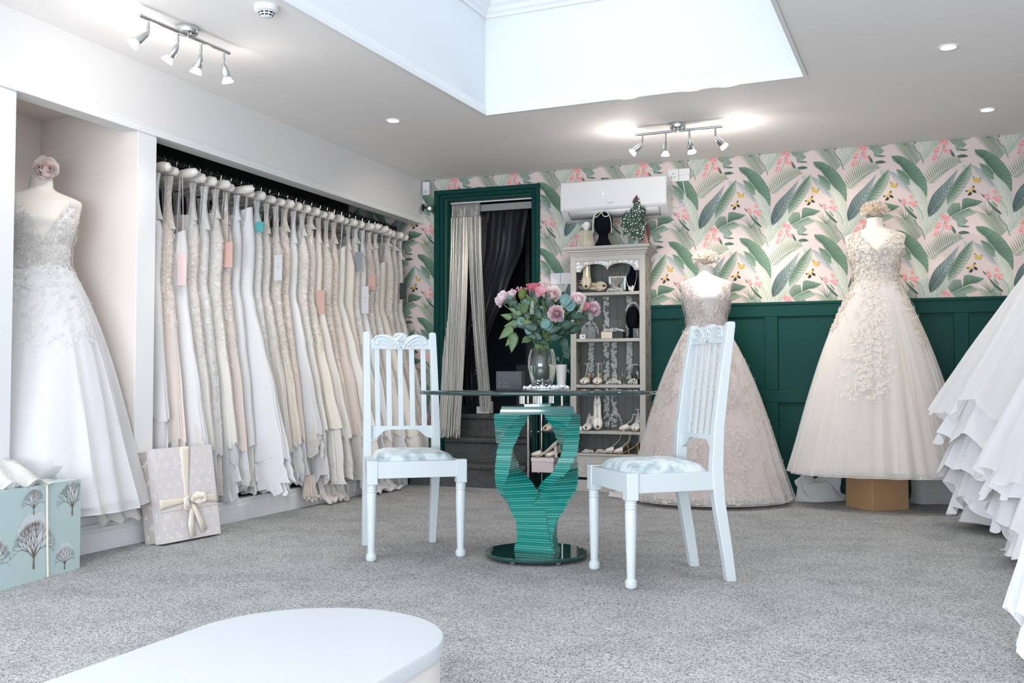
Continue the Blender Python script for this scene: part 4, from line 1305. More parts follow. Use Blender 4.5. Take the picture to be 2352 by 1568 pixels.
def tiara(label, px, py, Y, z, w_, h, n=70, seed=0, cat='tiara', name='tiara', lean=.2, prop=0):
    p = at(px, py, Y=Y)
    t = thing(name, (p.x, Y, z), label, cat)
    b = MB(); r = random.Random(seed)
    P = [(w_ * math.cos(PI * k / 24), lean * h * math.sin(PI * k / 24), h * math.sin(PI * k / 24) + .002) for k in range(25)]
    b.tube(P, .0018, 6); b.build('band', M['steel'], t)
    b = MB()
    for k in range(n):
        a = PI * (.08 + .84 * r.random()); q = r.gauss(1.03, .05)
        b.bead((w_ * q * math.cos(a), lean * h * math.sin(a) + r.uniform(-.008, .006), h * q * math.sin(a) + .004), r.uniform(.0028, .006))
    b.build('crystals', M['crystal'], t)
    return t


def clutter(label, px, Y, z, w_, h, d, n, seed, cat, name, m):
    p = at(px, 700, Y=Y)
    b = MB(); r = random.Random(seed)
    for k in range(n):
        x = r.uniform(-1, 1); zz = h * (1 - x * x) ** .5 * r.random()
        b.bead((x * w_, r.uniform(-d, d), .004 + zz), r.uniform(.003, .0065))
    P = [(w_ * u, d * .6 * math.sin(u * 5), .004 + h * .4 * (1 - u * u)) for u in [k / 6 - 1 for k in range(13)]]
    b.tube(P, .0025, 6)
    o = b.build(name, m, None)
    o.location = (p.x, Y, z)
    tag(o, label, cat)
    return o


M['beads'] = mat('pearl_and_crystal', (0.82, 0.80, 0.78), 0.2, spec=.8)
clutter('heap of pearl and crystal vine before the mirrored frame on the top cabinet shelf', 1412, 7.068, SH[0], .062, .030, .018, 150, 1, 'hair vine', 'hair_vine', M['beads'])
clutter('pearl hair vine coiled in the middle of the third cabinet shelf', 1409, 7.08, SH[2], .056, .034, .02, 120, 2, 'hair vine', 'hair_vine', M['beads'])
clutter('flower shaped pearl comb at the right of the third cabinet shelf', 1453, 7.07, SH[2], .036, .040, .016, 90, 3, 'hair comb', 'hair_comb', M['beads'])
clutter('pearl comb lying at the left of the bottom cabinet shelf', 1349, 7.075, SH[4], .042, .020, .014, 90, 4, 'hair comb', 'hair_comb', M['beads'])
clutter('pearl comb lying near the middle of the bottom cabinet shelf', 1379, 7.075, SH[4], .036, .024, .014, 80, 5, 'hair comb', 'hair_comb', M['beads'])

# clear display stand + tiara, second shelf
p = at(1354, 777, Y=7.1)
st_ = thing('acrylic_block', (p.x, 7.1, SH[1]), 'clear square acrylic display block under a tiara at the left of the second cabinet shelf', 'display block')
mb = MB(); mb.box((-.055, -.03, 0), (.055, .03, .088)); mb.build('block', mat('clear_acrylic', (.75, .82, .80), .05, trans=.75, ior=1.1), st_, smooth=False, bevel=.004)
tiara('crystal tiara arched over the clear acrylic block on the second cabinet shelf', 1354, 777, 7.05, SH[1], .068, .112, 90, 3)
p = at(1338, 775, Y=7.045)
pc_ = thing('price_card', (p.x, 7.045, SH[1]), 'small white price card in front of the acrylic block on the second cabinet shelf', 'price card')
mb = MB(); mb.box((-.022, 0, 0), (.022, .002, .032)); mb.build('card', M['whiteplastic'], pc_, smooth=False)


def text(name, s, size, loc, rot, m, parent, ext=.0002, align='CENTER'):
    c = bpy.data.curves.new(name, 'FONT'); c.body = s; c.size = size; c.extrude = ext; c.align_x = align; c.align_y = 'CENTER'
    o = bpy.data.objects.new(name, c); COL.objects.link(o)
    dg = bpy.context.evaluated_depsgraph_get(); dg.update()
    me = bpy.data.meshes.new_from_object(o.evaluated_get(dg))
    bpy.data.objects.remove(o)
    q = bpy.data.objects.new(name, me); COL.objects.link(q); me.materials.clear(); me.materials.append(m)
    q.location = loc; q.rotation_euler = rot
    if parent: q.parent = parent
    return q


mb = MB()
for (x0, x1, z) in ((-.014, -.010, .016), (-.004, .013, .020), (-.004, .013, .013)): mb.box((x0, -.0006, z - .0018), (x1, -.0001, z + .0018))
mb.build('printed_lines', M['blackplastic'], pc_, smooth=False)
# cream / black trinket box with a hair vine on top
p = at(1409, 775, Y=7.09)
tb2 = thing('trinket_box', (p.x, 7.09, SH[1]), 'low trinket box, half cream and half black, on the second cabinet shelf', 'box')
mb = MB(); mb.box((-.085, -.035, 0), (.0, .035, .048)); mb.build('cream_half', mat('cream_card', (.62, .56, .44), .4, metal=.2), tb2, smooth=False, bevel=.002)
mb = MB(); mb.box((.0005, -.035, 0), (.082, .035, .046)); mb.build('black_half', M['blackplastic'], tb2, smooth=False, bevel=.002)
clutter('sparkling hair vine laid on top of the trinket box on the second cabinet shelf', 1409, 7.09, SH[1] + .0482, .075, .024, .02, 130, 6, 'hair vine', 'hair_vine', M['beads'])
# velvet busts
def bustform(label, px, Y, z, w_, h, name='necklace_bust'):
    p = at(px, 700, Y=Y)
    t = thing(name, (p.x, Y, z), label, 'display bust')
    mb = MB()
    prof = [(.0, .92), (.16, 1.0), (.45, .98), (.62, .80), (.75, .52), (.86, .36), (1.0, .33)]
    rows = []
    for u, v in prof: rows.append([(w_ * v * math.cos(2 * PI * k / 24), w_ * .38 * v * math.sin(2 * PI * k / 24) + .02 * u, h * u) for k in range(24)])
    mb.grid(rows, True, cap0=True, cap1=True); mb.build('body', M['velvetblack'], t)
    return t
bustform('black velvet necklace bust at the right of the top cabinet shelf', 1451, 7.12, SH[0], .046, .19)
p = at(1451, 700, Y=7.09)
nk = MB(); r = random.Random(4)
for k in range(60):
    a = PI * (k / 59); x = .040 * math.cos(a); z = .125 - .115 * math.sin(a) ** 1.0
    big = .0028 + .0045 * math.sin(a) ** 6
    for q in range(1 + int(4 * math.sin(a) ** 8)): nk.bead((x + r.uniform(-1, 1) * .004 * q, -.004 + r.uniform(-.002, .002), z + r.uniform(-1, 1) * .006 * q), big)
o = nk.build('necklace', M['beads'], None); o.location = (p.x, 7.082, SH[0] + .008); tag(o, 'pearl cluster necklace hanging on the black bust on the top cabinet shelf', 'necklace')
# black head with hairband, second shelf right (hangs high on a stand)
p = at(1453, 700, Y=7.12)
hd = thing('mannequin_head', (p.x, 7.12, SH[1]), 'black velvet display head beneath a crystal hairband at the right of the second cabinet shelf', 'display head')
mb = MB(); rows = []
for u, v in ((0, .6), (.3, .55), (.36, .8), (.5, 1), (.75, 1.02), (.92, .75), (1, .2)):
    rows.append([(.048 * v * math.cos(2 * PI * k / 22), .042 * v * math.sin(2 * PI * k / 22), .235 * u) for k in range(22)])
mb.grid(rows, True, cap0=True, cap1=True); mb.build('head', M['velvetblack'], hd)
hd.location.z += .0008; hd.location.y -= .006
tiara('crystal hairband worn by the black head on the second cabinet shelf', 1453, 700, 7.064, SH[1] + .170, .050, .082, 110, 8, 'hairband', 'hairband')
p = at(1463, 776, Y=7.05)
ef = thing('earring_frame', (p.x, 7.05, SH[1]), 'small dark glass frame holding drop earrings at the right of the second cabinet shelf', 'jewellery frame')
mb = MB(); mb.box((-.03, 0, 0), (.028, .012, .072)); mb.build('frame', mat('dark_tinted_frame', (.05, .06, .06), .1), ef, smooth=False, bevel=.002)
mb = MB()
for k in range(9): mb.bead((.004 + (k - 4) * .001 * (k > 4), -.004, .058 - k * .0055), .003)
for k in range(5): mb.bead((-.014 + k * .004, -.004, .060 - k * .006), .0024)
mb.build('earring', M['beads'], ef)
# mirror frame + diffuser on the top shelf
p = at(1418, 668, Y=7.14)
mf = thing('mirrored_frame', (p.x, 7.14, SH[0]), 'mirrored square frame leaning at the back of the top cabinet shelf', 'mirror frame')
mb = MB(); mb.box((-.068, 0, 0), (.068, .008, .125)); mb.build('frame', mat('aged_mirror', (.42, .45, .43), .15, metal=.8), mf, smooth=False, bevel=.003)
mb = MB(); mb.box((-.05, -.0012, .014), (.05, -.0003, .111)); mb.build('glass', mat('dull_glass', (.20, .23, .21), .1, metal=.5), mf, smooth=False)
p = at(1416, 668, Y=7.10)
df = thing('reed_diffuser', (p.x, 7.105, SH[0]), 'reed diffuser with fanned wooden reeds in front of the mirrored frame', 'reed diffuser')
mb = MB(); mb.lathe([(.018, 0), (.020, .004), (.020, .032), (.009, .040), (.009, .052)], 18); mb.build('bottle', mat('amber_bottle', (.55, .36, .2), .1, trans=.3), df)
mb = MB()
for k, a in enumerate((-.62, -.42, -.18, .02, .14, .40, .52)): mb.tube([(0, 0, .04), (.115 * math.sin(a), .01 * (k - 3) / 3, .04 + .115 * math.cos(a))], .0016, 5)
mb.build('reed', mat('reed_wood', (.42, .28, .18), .7), df)
# third shelf glass cloche with tiara
p = at(1463, 880, Y=7.14)
gc = thing('glass_cloche', (p.x, 7.15, SH[2]), 'clear glass cloche at the right end of the third cabinet shelf', 'cloche')
mb = MB(); mb.lathe([(.042, .0), (.042, .10), (.036, .125), (.018, .142), (.003, .148)], 24, caps=False); mb.build('dome', M['glass'], gc, solid=.002)
tiara('curved tiara balanced on the glass cloche on the third cabinet shelf', 1460, 880, 7.075, SH[2] + .098, .052, .042, 60, 12)
p = at(1433, 880, Y=7.13)
eb = MB(); eb.lathe([(.020, 0), (.020, .02), (.006, .05), (.012, .07), (.02, .09), (.012, .115), (.001, .122)], 18)
o = eb.build('glass_bottle', M['glass'], None); o.location = (p.x, 7.13, SH[2]); tag(o, 'small clear glass perfume bottle between the pearl vines on the third cabinet shelf', 'bottle')
tiara('tilted crystal tiara standing in the middle of the fourth cabinet shelf', 1412, 985, 7.10, SH[3], .052, .118, 110, 5)
p = at(1333, 985, Y=7.06)
o = MB().box((-.014, -.01, 0), (.014, .01, .03)).build('shop_tag', M['whiteplastic'], None, smooth=False); o.location = (p.x, 7.06, SH[3]); tag(o, 'small white card block at the far left of the fourth cabinet shelf', 'price card')
p = at(1431, 985, Y=7.05)
o = MB().box((-.011, -.001, 0), (.011, .001, .038)).build('shop_tag', M['whiteplastic'], None, smooth=False); o.location = (p.x, 7.055, SH[3]); tag(o, 'small white swing tag standing beside the tiara on the fourth cabinet shelf', 'price card')

# ---------------------------------------------------------------- on top of the cabinet
CT = 1.7955
p = at(1345, 567, Y=7.1)
tx = thing('tissue_box', (p.x, 7.115, CT), 'cream embossed pyramid tissue box cover on top of the cabinet', 'tissue box')
mb = MB()
cr5 = lambda r, z, n=5: [(r * math.cos(2 * PI * k / n + .15 - PI / 2), r * math.sin(2 * PI * k / n + .15 - PI / 2), z) for k in range(n)]
mb.grid([cr5(.079, 0), cr5(.078, .006), cr5(.052, .130), cr5(.046, .134)], True, cap0=True, cap1=True)
mb.build('cover', mat('embossed_cream', (.66, .60, .47), .35, bump=(55, 1.0, .01)), tx, smooth=False, bevel=.003)
mb = MB(); rows = []
for i in range(7):
    u = i / 6; rows.append([((.012 + .022 * u * (1 + .3 * math.sin(3 * a + u * 4))) * math.cos(a), (.010 + .012 * u) * math.sin(a), .1345 + .052 * u * (1 - .25 * math.sin(a * 2 + 1))) for a in [2 * PI * k / 18 for k in range(18)]])
mb.grid(rows, True); mb.build('tissue', M['whiteplastic'], tx)
# black head with pearl hairband
p = at(1386, 562, Y=7.04)
bh = thing('mannequin_head', (p.x, 7.037, CT), 'large black velvet head on top of the cabinet wearing a pearl headpiece', 'display head')
mb = MB(); rows = []
for z, wx, wy, yy in ((0, .064, .05, 0), (.006, .066, .052, 0), (.03, .050, .044, 0), (.06, .036, .036, 0), (.085, .034, .034, 0), (.10, .044, .046, -.004), (.12, .060, .058, -.006), (.15, .068, .066, 0), (.18, .070, .068, 0), (.21, .066, .064, 0), (.235, .050, .050, 0), (.25, .026, .028, 0), (.254, .004, .004, 0)):
    rows.append([(wx * math.cos(2 * PI * k / 28), wy * math.sin(2 * PI * k / 28) + yy, z) for k in range(28)])
mb.grid(rows, True, cap0=True, cap1=True); mb.build('head', M['velvetblack'], bh)
mb = MB()
def beadrow(pts, r=.0036):
    P = cr3(pts, 2 * len(pts) * 6)
    for q in P: mb.bead(q, r)
def cr3(pts, n):
    P = [Vector(q) for q in pts]; m = len(P) - 1; out = []
    for i in range(n):
        u = i / (n - 1) * m; k = min(int(u), m - 1); t = u - k
        a, b, c, d = P[max(k - 1, 0)], P[k], P[k + 1], P[min(k + 2, m)]
        out.append(.5 * ((2 * b) + (-a + c) * t + (2 * a - 5 * b + 4 * c - d) * t * t + (-a + 3 * b - 3 * c + d) * t ** 3))
    return out
for s_ in (-1, 1):
    beadrow([(0, -.026, .2605), (s_ * .026, -.040, .254), (s_ * .054, -.050, .226), (s_ * .069, -.044, .185), (s_ * .072, -.040, .14), (s_ * .071, -.038, .095)])
    beadrow([(0, -.026, .2605), (s_ * .008, -.060, .232), (s_ * .030, -.071, .208), (s_ * .050, -.062, .212), (s_ * .056, -.054, .226)])
beadrow([(-.052, -.060, .215), (-.056, -.062, .16), (-.062, -.056, .10)])
o = mb.build('pearl_headpiece', M['beads'], None, world=False); o.location = bh.location; tag(o, 'pearl strand headpiece draped over the black head on top of the cabinet', 'headpiece')
# spotted begonia
M['bego'] = mat('spotted_begonia_leaf', (0.018, 0.045, 0.030), 0.45)
nt = M['bego'].node_tree; b_ = nt.nodes['Principled BSDF']
tc = nt.nodes.new('ShaderNodeTexCoord'); vo = nt.nodes.new('ShaderNodeTexVoronoi'); vo.inputs['Scale'].default_value = 75; vo.inputs['Randomness'].default_value = .7
rp = nt.nodes.new('ShaderNodeValToRGB'); rp.color_ramp.interpolation = 'LINEAR'
rp.color_ramp.elements[0].position = .26; rp.color_ramp.elements[0].color = (.72, .76, .70, 1); rp.color_ramp.elements[1].position = .34; rp.color_ramp.elements[1].color = (.020, .048, .032, 1)
nt.links.new(tc.outputs['Object'], vo.inputs['Vector']); nt.links.new(vo.outputs['Distance'], rp.inputs['Fac']); nt.links.new(rp.outputs['Color'], b_.inputs['Base Color'])
p = at(1458, 560, Y=7.1)
pl = thing('potted_begonia', (p.x + .01, 7.065, CT), 'potted begonia with white-spotted dark angel-wing leaves on top of the cabinet', 'plant')
mb = MB(); mb.lathe([(.032, 0), (.040, .055), (.042, .058), (.037, .058), (.034, .05)], 24); mb.build('pot', mat('grey_glass_pot', (.20, .22, .20), .3), pl)


def leafmesh(mb, base, tip, w_, up=Vector((0, -1, 0)), cup=.15, wing=0, n=8, droop=0):
    base = Vector(base); tip = Vector(tip); d = tip - base; L = d.length; dn = d.normalized()
    s = dn.cross(up); s = s.normalized() if s.length > .05 else Vector((1, 0, 0)); nrm = s.cross(dn).normalized()
    rows = []
    for i in range(n + 1):
        t = i / n; ww = w_ * (math.sin(PI * min(1, t ** .62 * .98 + .02)) + .02) * (1 - .25 * t)
        c = base + d * t - Vector((0, 0, droop * t * t))
        rows.append([c + s * ww * k + nrm * (-cup * ww * abs(k) + .02 * L * math.sin(t * 9 + k)) - dn * wing * abs(k) * ww * (1 - t) for k in (-1, -.5, 0, .5, 1)])
    mb.grid(rows)
rb = random.Random(2)
lv = [((.01, -.02, .10), (.005, -.06, .255), .034), ((.02, -.03, .14), (.058, -.05, .03 + .12), .036), ((-.01, -.03, .12), (-.045, -.06, .215), .03),
      ((-.01, -.04, .16), (-.058, -.075, .05), .038), ((.0, -.05, .13), (.01, -.085, .02), .038), ((.03, -.04, .12), (.05, -.08, .015), .034),
      ((-.03, -.03, .19), (-.075, -.06, .11), .032), ((.01, -.03, .22), (-.012, -.07, .13), .034), ((.03, -.02, .23), (.066, -.06, .16), .030),
      ((.0, .0, .15), (-.06, .0, .16), .03), ((.02, .0, .16), (.07, .01, .10), .03), ((.01, -.02, .20), (.03, -.05, .285), .024)]
for a, b, w_ in lv:
    mb = MB(); leafmesh(mb, a, b, w_, wing=.5); mb.build('leaf', M['bego'], pl)
mb = MB(); leafmesh(mb, (.004, -.03, .245), (.018, -.045, .305), .018); mb.build('leaf', mat('maroon_young_leaf', (.07, .02, .022), .5), pl, label='young maroon leaf at the top')
mb = MB(); leafmesh(mb, (.075, -.02, .13), (.088, -.06, .0), .012); mb.build('leaf', bpy.data.materials['maroon_young_leaf'], pl, label='narrow maroon leaf hanging at the right')
for (a, b) in (((0, 0, .05), (.005, -.02, .24)), ((.01, 0, .05), (.04, -.02, .2)), ((-.01, 0, .05), (-.03, -.02, .18))):
    mb = MB(); mb.tube([a, Vector(a).lerp(Vector(b), .5) + Vector((0, -.006, 0)), b], .003, 6); mb.build('stem', bpy.data.materials['maroon_young_leaf'], pl)

pl.scale = (1.28, .62, 1.2)

# ================================================================ AIR CONDITIONER, SOCKETS, CAMERA
a0 = at(1287, 420, Y=7.06); a1 = at(1530, 404, Y=7.06)
ax0, ax1 = a0.x, a1.x
print('AC', a0, a1)
ac = thing('air_conditioner', ((ax0 + ax1) / 2, YB, 2.02), 'white wall-mounted air conditioner above the cabinet', 'air conditioner')
prof = [(YB, 2.300), (YB - .165, 2.300), (YB - .182, 2.290), (YB - .188, 2.20), (YB - .186, 2.085), (YB - .176, 2.078), (YB - .150, 2.055), (YB - .09, 2.022), (YB - .02, 2.010), (YB, 2.010)]
mb = MB()
mb.grid([[(x, y, z) for y, z in prof] for x in (ax0, ax1)])
for x in (ax0, ax1): mb.add([(x, y, z) for y, z in prof], [tuple(range(len(prof)))])
mb.build('housing', M['acplastic'], ac, world=True, angle=25, bevel=.006)
mb = MB(); mb.box((ax0 + .008, YB - .1915, 2.092), (ax1 - .008, YB - .1885, 2.284)); mb.build('front_panel', M['acplastic'], ac, world=True, smooth=False, bevel=.0012)
mb = MB(); rows = [[(x, y, z) for x in (ax0 + .06, ax1 - .06)] for y, z in ((YB - .172, 2.0705), (YB - .150, 2.0515), (YB - .10, 2.0235))]; mb.grid(rows)
fl = mb.build('louvre', M['acplastic'], ac, world=True, solid=.004)
mb = MB(); mb.tube([(ax0 + .057, YB - .1745, 2.070), (ax0 + .057, YB - .150, 2.0495), (ax0 + .057, YB - .10, 2.0215), (ax1 - .057, YB - .10, 2.0215), (ax1 - .057, YB - .15, 2.0495), (ax1 - .057, YB - .1745, 2.070)], .0015, 4); mb.build('louvre_gap', M['blackplastic'], ac, world=True)
mb = MB(); p = at(1385, 445, Y=YB - .19); mb.ball((p.x, YB - .192, p.z), .004, 8, 6); mb.build('indicator', mat('blue_led', (.5, .85, 1), .4, emit=((.45, .85, 1.0), 3)), ac, world=True)
p = at(1402, 466, Y=YB - .19)
mb = MB()
for (cx, r_, a0, a1) in ((-.016, .008, 20, 160), (.004, .010, 0, 300), (.024, .012, 40, 170)):
    mb.tube([(p.x + cx + r_ * math.cos(R_(lerp(a0, a1, k / 8))), YB - .1918, p.z + .6 * r_ * math.sin(R_(lerp(a0, a1, k / 8)))) for k in range(9)], .0011, 4)
mb.build('logo', M['steel'], ac, world=True)


def plate(px0, py0, px1, py1, label, kind, Y=YB - .0005, gang=2):
    p = at(px0, py0, Y=Y); q = at(px1, py1, Y=Y)
    t = thing('wall_socket' if kind == 'socket' else 'light_switch', ((p.x + q.x) / 2, Y, (p.z + q.z) / 2), label, 'socket' if kind == 'socket' else 'light switch')
    w_ = (q.x - p.x) / gang; h = abs(p.z - q.z)
    for g in range(gang):
        x = -(q.x - p.x) / 2 + w_ * (g + .5)
        mb = MB(); mb.box((x - w_ * .485, -.010, -h / 2), (x + w_ * .485, 0, h / 2)); f = mb.build('faceplate', M['whiteplastic'], t, smooth=False, bevel=.002)
        if kind == 'socket' and g == 0:
            for (a, c) in ((0, .012), (-.011, -.012), (.011, -.012)):
                mb = MB(); mb.box((x + a - .003, -.0108, c - .004), (x + a + .003, -.0095, c + .004)); mb.build('pin_hole', M['blackplastic'], f, smooth=False)
            mb = MB(); mb.box((x + .012, -.0125, .016), (x + .021, -.0095, .034)); mb.build('rocker', M['whiteplastic'], f, smooth=False, bevel=.001)
        elif kind == 'socket':
            mb = MB(); mb.box((x - .008, -.0125, -.002), (x + .010, -.0095, .012)); mb.build('rocker', M['whiteplastic'], f, smooth=False, bevel=.001)
            for a in (-.03, .03):
                mb = MB(); mb.box((x + a - .0025, -.0108, -.004), (x + a + .0025, -.0095, .001)); mb.build('screw', mat('screw_red', (.3, .12, .1), .5), f, smooth=False)
        else:
            mb = MB(); mb.box((x - .006 + (g - .5) * .0, -.0128, -.012), (x + .006, -.0095, .012)); mb.build('rocker', M['whiteplastic'], f, smooth=False, bevel=.001)
    return t
plate(1534, 390, 1585, 415, 'pair of white socket plates high on the papered wall beside the air conditioner', 'socket')
plate(1265, 628, 1312, 652, 'pair of white light switch plates between the green doorway and the cabinet', 'switch')
P = [at(x, y, Y=YB - .012) for x, y in ((1568, 415), (1573, 440), (1575, 455), (1567, 470), (1552, 475), (1537, 467), (1530, 462))]
mb = MB(); mb.tube(cr3(P, 30), .0035, 8)
o = mb.build('power_cable', M['whiteplastic'], None); tag(o, 'white cable looping from the socket plates down to the air conditioner', 'cable')

# motion sensor and security camera near the left corner
p = at(980, 434, Y=YB)
ms = thing('motion_sensor', (XL + .0005 + .0, YB - .03, p.z), 'white motion sensor in the corner under the ceiling beside the green door', 'motion sensor')
ms.location = (-3.515, YB - .0005, 2.372 - .01)
mb = MB(); mb.box((-.030, -.045, -.055), (.030, 0, .055)); mb.build('body', M['whiteplastic'], ms, smooth=False, bevel=.010)
mb = MB(); mb.box((-.020, -.048, -.045), (.020, -.044, -.015)); mb.build('lens', M['slab'], ms, smooth=False, bevel=.003)
p = at(972, 477, X=XL + .002)
sc_ = thing('security_camera', (XL, p.y, p.z), 'black bullet security camera fixed to the end of the white bulkhead', 'security camera')
q = at(990, 479, Y=p.y + .02)
v = Vector((q.x - XL, -.02, q.z - p.z))
mb = MB(); s0 = 0; mb.tube([(0.0005, 0, 0), (.012, 0, 0)], .030, 20); mb.build('mount', M['blackplastic'], sc_)
mb = MB(); mb.tube([(.012, 0, 0), (.03, -.004, -.002), (v.x * .75, -.01, 0)], .009, 10); mb.build('arm', M['blackplastic'], sc_)
c = Vector((v.x, 0, v.z - .003)); e = c + Vector((.045, -.10, -.018)) * 1.0; s_ = c - Vector((.02, -.05, -.01))
mb = MB(); mb.tube([s_, s_.lerp(e, .1), e], [.022, .029, .029], 20); mb.build('barrel', M['blackplastic'], sc_)
dv = (e - s_).normalized(); mb = MB(); mb.tube([e + dv * .0005, e + dv * .003], .012, 14)
qq = dv.to_track_quat('Z', 'Y').to_matrix()
for k in range(14): mb.ball(e + dv * .002 + qq @ Vector((.021 * math.cos(2 * PI * k / 14), .021 * math.sin(2 * PI * k / 14), 0)), .0026, 6, 4)
mb.build('lens_ring', M['steel'], sc_)

# ================================================================ DOORWAY CURTAINS
p0 = at(1030, 462, Y=7.30); p1 = at(1100, 458, Y=7.30)
sx0, sx1 = p0.x - .02, p1.x
M['silver'] = mat('silver_string', (.66, .65, .60), .35, metal=.35)
cu = thing('string_curtain', ((sx0 + sx1) / 2, 7.33, 2.23), 'glittering silver string curtain gathered at the left of the green doorway', 'curtain')
mb = MB(); rows = []
for z in (2.236, 2.20, 2.16, 2.125):
    rows.append([(lerp(sx0, sx1, k / 60), 7.325 + .008 * math.sin(k * 1.9) + .004 * math.sin(k * 4.1 + z * 30), z) for k in range(61)])
mb.grid(rows); mb.build('heading', mat('woven_silver_heading', (.52, .51, .47), .45, metal=.3, bump=(90, .8, .004)), cu, world=True, solid=.002)
mb = MB(); r = random.Random(8); bd = MB()
for k in range(170):
    u = r.random(); x = lerp(sx0, sx1, u); y = 7.325 + r.uniform(-.022, .022)
    left = u < .64
    zl = (.36 + .10 * r.random() ** 2) if left else (.555 + .05 * r.random() ** 2)
    xe = (lerp(sx0 + .01, sx1 - .10, u / .64) - .0) if left else lerp(sx1 - .045, sx1 + .055, (u - .64) / .36 * r.uniform(.7, 1.05))
    ye = y - .05 if left else y + .12
    if left: ye = 7.125 + .045 * r.random()
    P = []
    for i in range(8):
        t = i / 7
        q = t * t if t > .4 else t * t * .9
        P.append((lerp(x, xe, q) + .002 * math.sin(9 * t + k), lerp(y, ye, t ** 1.5), lerp(2.126, zl, t)))
    w_ = .0021
    rows = [[(p[0] - w_, p[1], p[2]), (p[0], p[1] - w_, p[2]), (p[0] + w_, p[1], p[2]), (p[0], p[1] + w_, p[2])] for p in P]
    mb.grid(rows, True)
    for _ in range(9):
        t = r.random(); i = int(t * 7); p = P[i]; bd.bead((p[0], p[1] - .003, lerp(p[2], P[min(7, i + 1)][2], r.random())), .0028)
o = mb.build('strings', M['silver'], cu, world=True); o['kind'] = 'stuff'
o = bd.build('sequins', M['crystal'], cu, world=True); o['kind'] = 'stuff'
mb = MB(); mb.tube([(-3.345, 7.315, 2.243), (-2.615, 7.315, 2.243)], .007, 10)
o = mb.build('curtain_rod', M['whiteplastic'], None); tag(o, 'thin white curtain rod across the top of the green doorway', 'curtain rod')
mb = MB(); mb.box((-3.345, 7.345, 2.17), (-2.615, 7.365, 2.225))
o = mb.build('roller_blind_rail', mat('grey_rail', (.30, .32, .31), .4), None, smooth=False, bevel=.003); tag(o, 'grey rail just below the curtain rod in the doorway', 'rail')
# black drape swept to the left
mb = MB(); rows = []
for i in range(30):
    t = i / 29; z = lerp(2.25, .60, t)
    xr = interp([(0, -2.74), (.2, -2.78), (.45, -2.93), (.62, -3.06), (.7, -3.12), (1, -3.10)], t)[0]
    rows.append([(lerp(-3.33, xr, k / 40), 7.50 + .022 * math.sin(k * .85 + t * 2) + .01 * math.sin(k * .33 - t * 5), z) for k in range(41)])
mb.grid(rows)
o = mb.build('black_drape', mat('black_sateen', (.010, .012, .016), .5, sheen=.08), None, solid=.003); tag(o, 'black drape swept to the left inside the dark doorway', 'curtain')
# pale upright inside the passage and a dark chair silhouette
mb = MB(); mb.box((-3.02, 8.2, .541), (-2.985, 8.23, 2.3)); mb.box((-2.965, 8.2, .541), (-2.955, 8.22, 2.3))
o = mb.build('door_jamb', mat('grey_jamb', (.09, .11, .10), .5), None, smooth=False); tag(o, 'narrow grey upright standing in the dark passage beyond the doorway', 'door jamb')
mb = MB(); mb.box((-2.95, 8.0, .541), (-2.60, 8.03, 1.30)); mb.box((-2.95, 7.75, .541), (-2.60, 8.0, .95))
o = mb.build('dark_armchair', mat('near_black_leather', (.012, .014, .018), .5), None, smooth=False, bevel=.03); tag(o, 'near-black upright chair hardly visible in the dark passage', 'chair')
mb = MB(); mb.box((-3.20, 7.52, .5405), (-3.09, 7.62, .64))
o = mb.build('white_box', M['whiteplastic'], None, smooth=False, bevel=.004); tag(o, 'small white box on the top step behind the string curtain', 'box')

# ================================================================ CHROME SHELF STAND
ex0, ex1, ey0, ey1 = -2.551, -2.285, 6.98, 7.20
es = thing('shelf_stand', ((ex0 + ex1) / 2, (ey0 + ey1) / 2, 0), 'narrow chrome shelf stand with glass shelves between the steps and the cabinet', 'shelf stand')
for (x, y) in ((ex0, ey0), (ex1, ey0), (ex0 + .03, ey1), (ex1, ey1)):
    mb = MB(); mb.lathe([(.011, 0), (.011, .765)], 14, (x, y, 0)); mb.build('post', M['chrome'], es, world=True)
for z in (.125, .430, .757):
    mb = MB(); mb.box((ex0 + .002, ey0 - .005, z), (ex1 - .002, ey1, z + .008)); mb.build('shelf', M['glass'] if z < .7 else M['whiteplastic'], es, world=True, smooth=False)
bxp = thing('shoe_box', (-2.44, 7.04, .1335), 'pale pink lidded shoe box on the bottom glass shelf of the chrome stand', 'box')
mb = MB(); mb.box((-.085, -.055, 0), (.085, .055, .078)); mb.build('base', mat('pink_card', (.70, .60, .62), .5), bxp, smooth=False)
mb = MB(); mb.box((-.089, -.058, .0785), (.089, .058, .108)); mb.build('lid', mat('pale_pink_card', (.74, .68, .69), .5), bxp, smooth=False)
s11 = make_shoe('pump', 'white court shoe standing on the pink shoe box on the chrome stand', SW, SG, SW, .095, .2)
s11.location = (-2.44, 7.03, .1335 + .1085); s11.rotation_euler = (0, 0, R_(-172))
s12 = make_shoe('pump', 'white court shoe behind the first at the right of the chrome stand', SW, SG, SW, .095, .2)
s12.location = (-2.37, 7.09, .1335 + .1085); s12.rotation_euler = (0, 0, R_(-120))
s13 = make_shoe('peep', 'blush heeled shoe on the middle glass shelf of the chrome stand', SG2, SI, SG2, .09, .19)
s13.location = (-2.40, 7.05, .4382); s13.rotation_euler = (0, 0, R_(-95))
bp = thing('plant_pot', (-2.325, 7.09, .7655), 'slim white plant pot with a trailing sprig behind the flower vase, on the chrome stand', 'plant')
mb = MB(); mb.lathe([(.030, 0), (.032, .004), (.043, .160), (.045, .165), (.040, .165), (.036, .15)], 28); mb.build('pot', M['whiteplastic'], bp)
mb = MB()
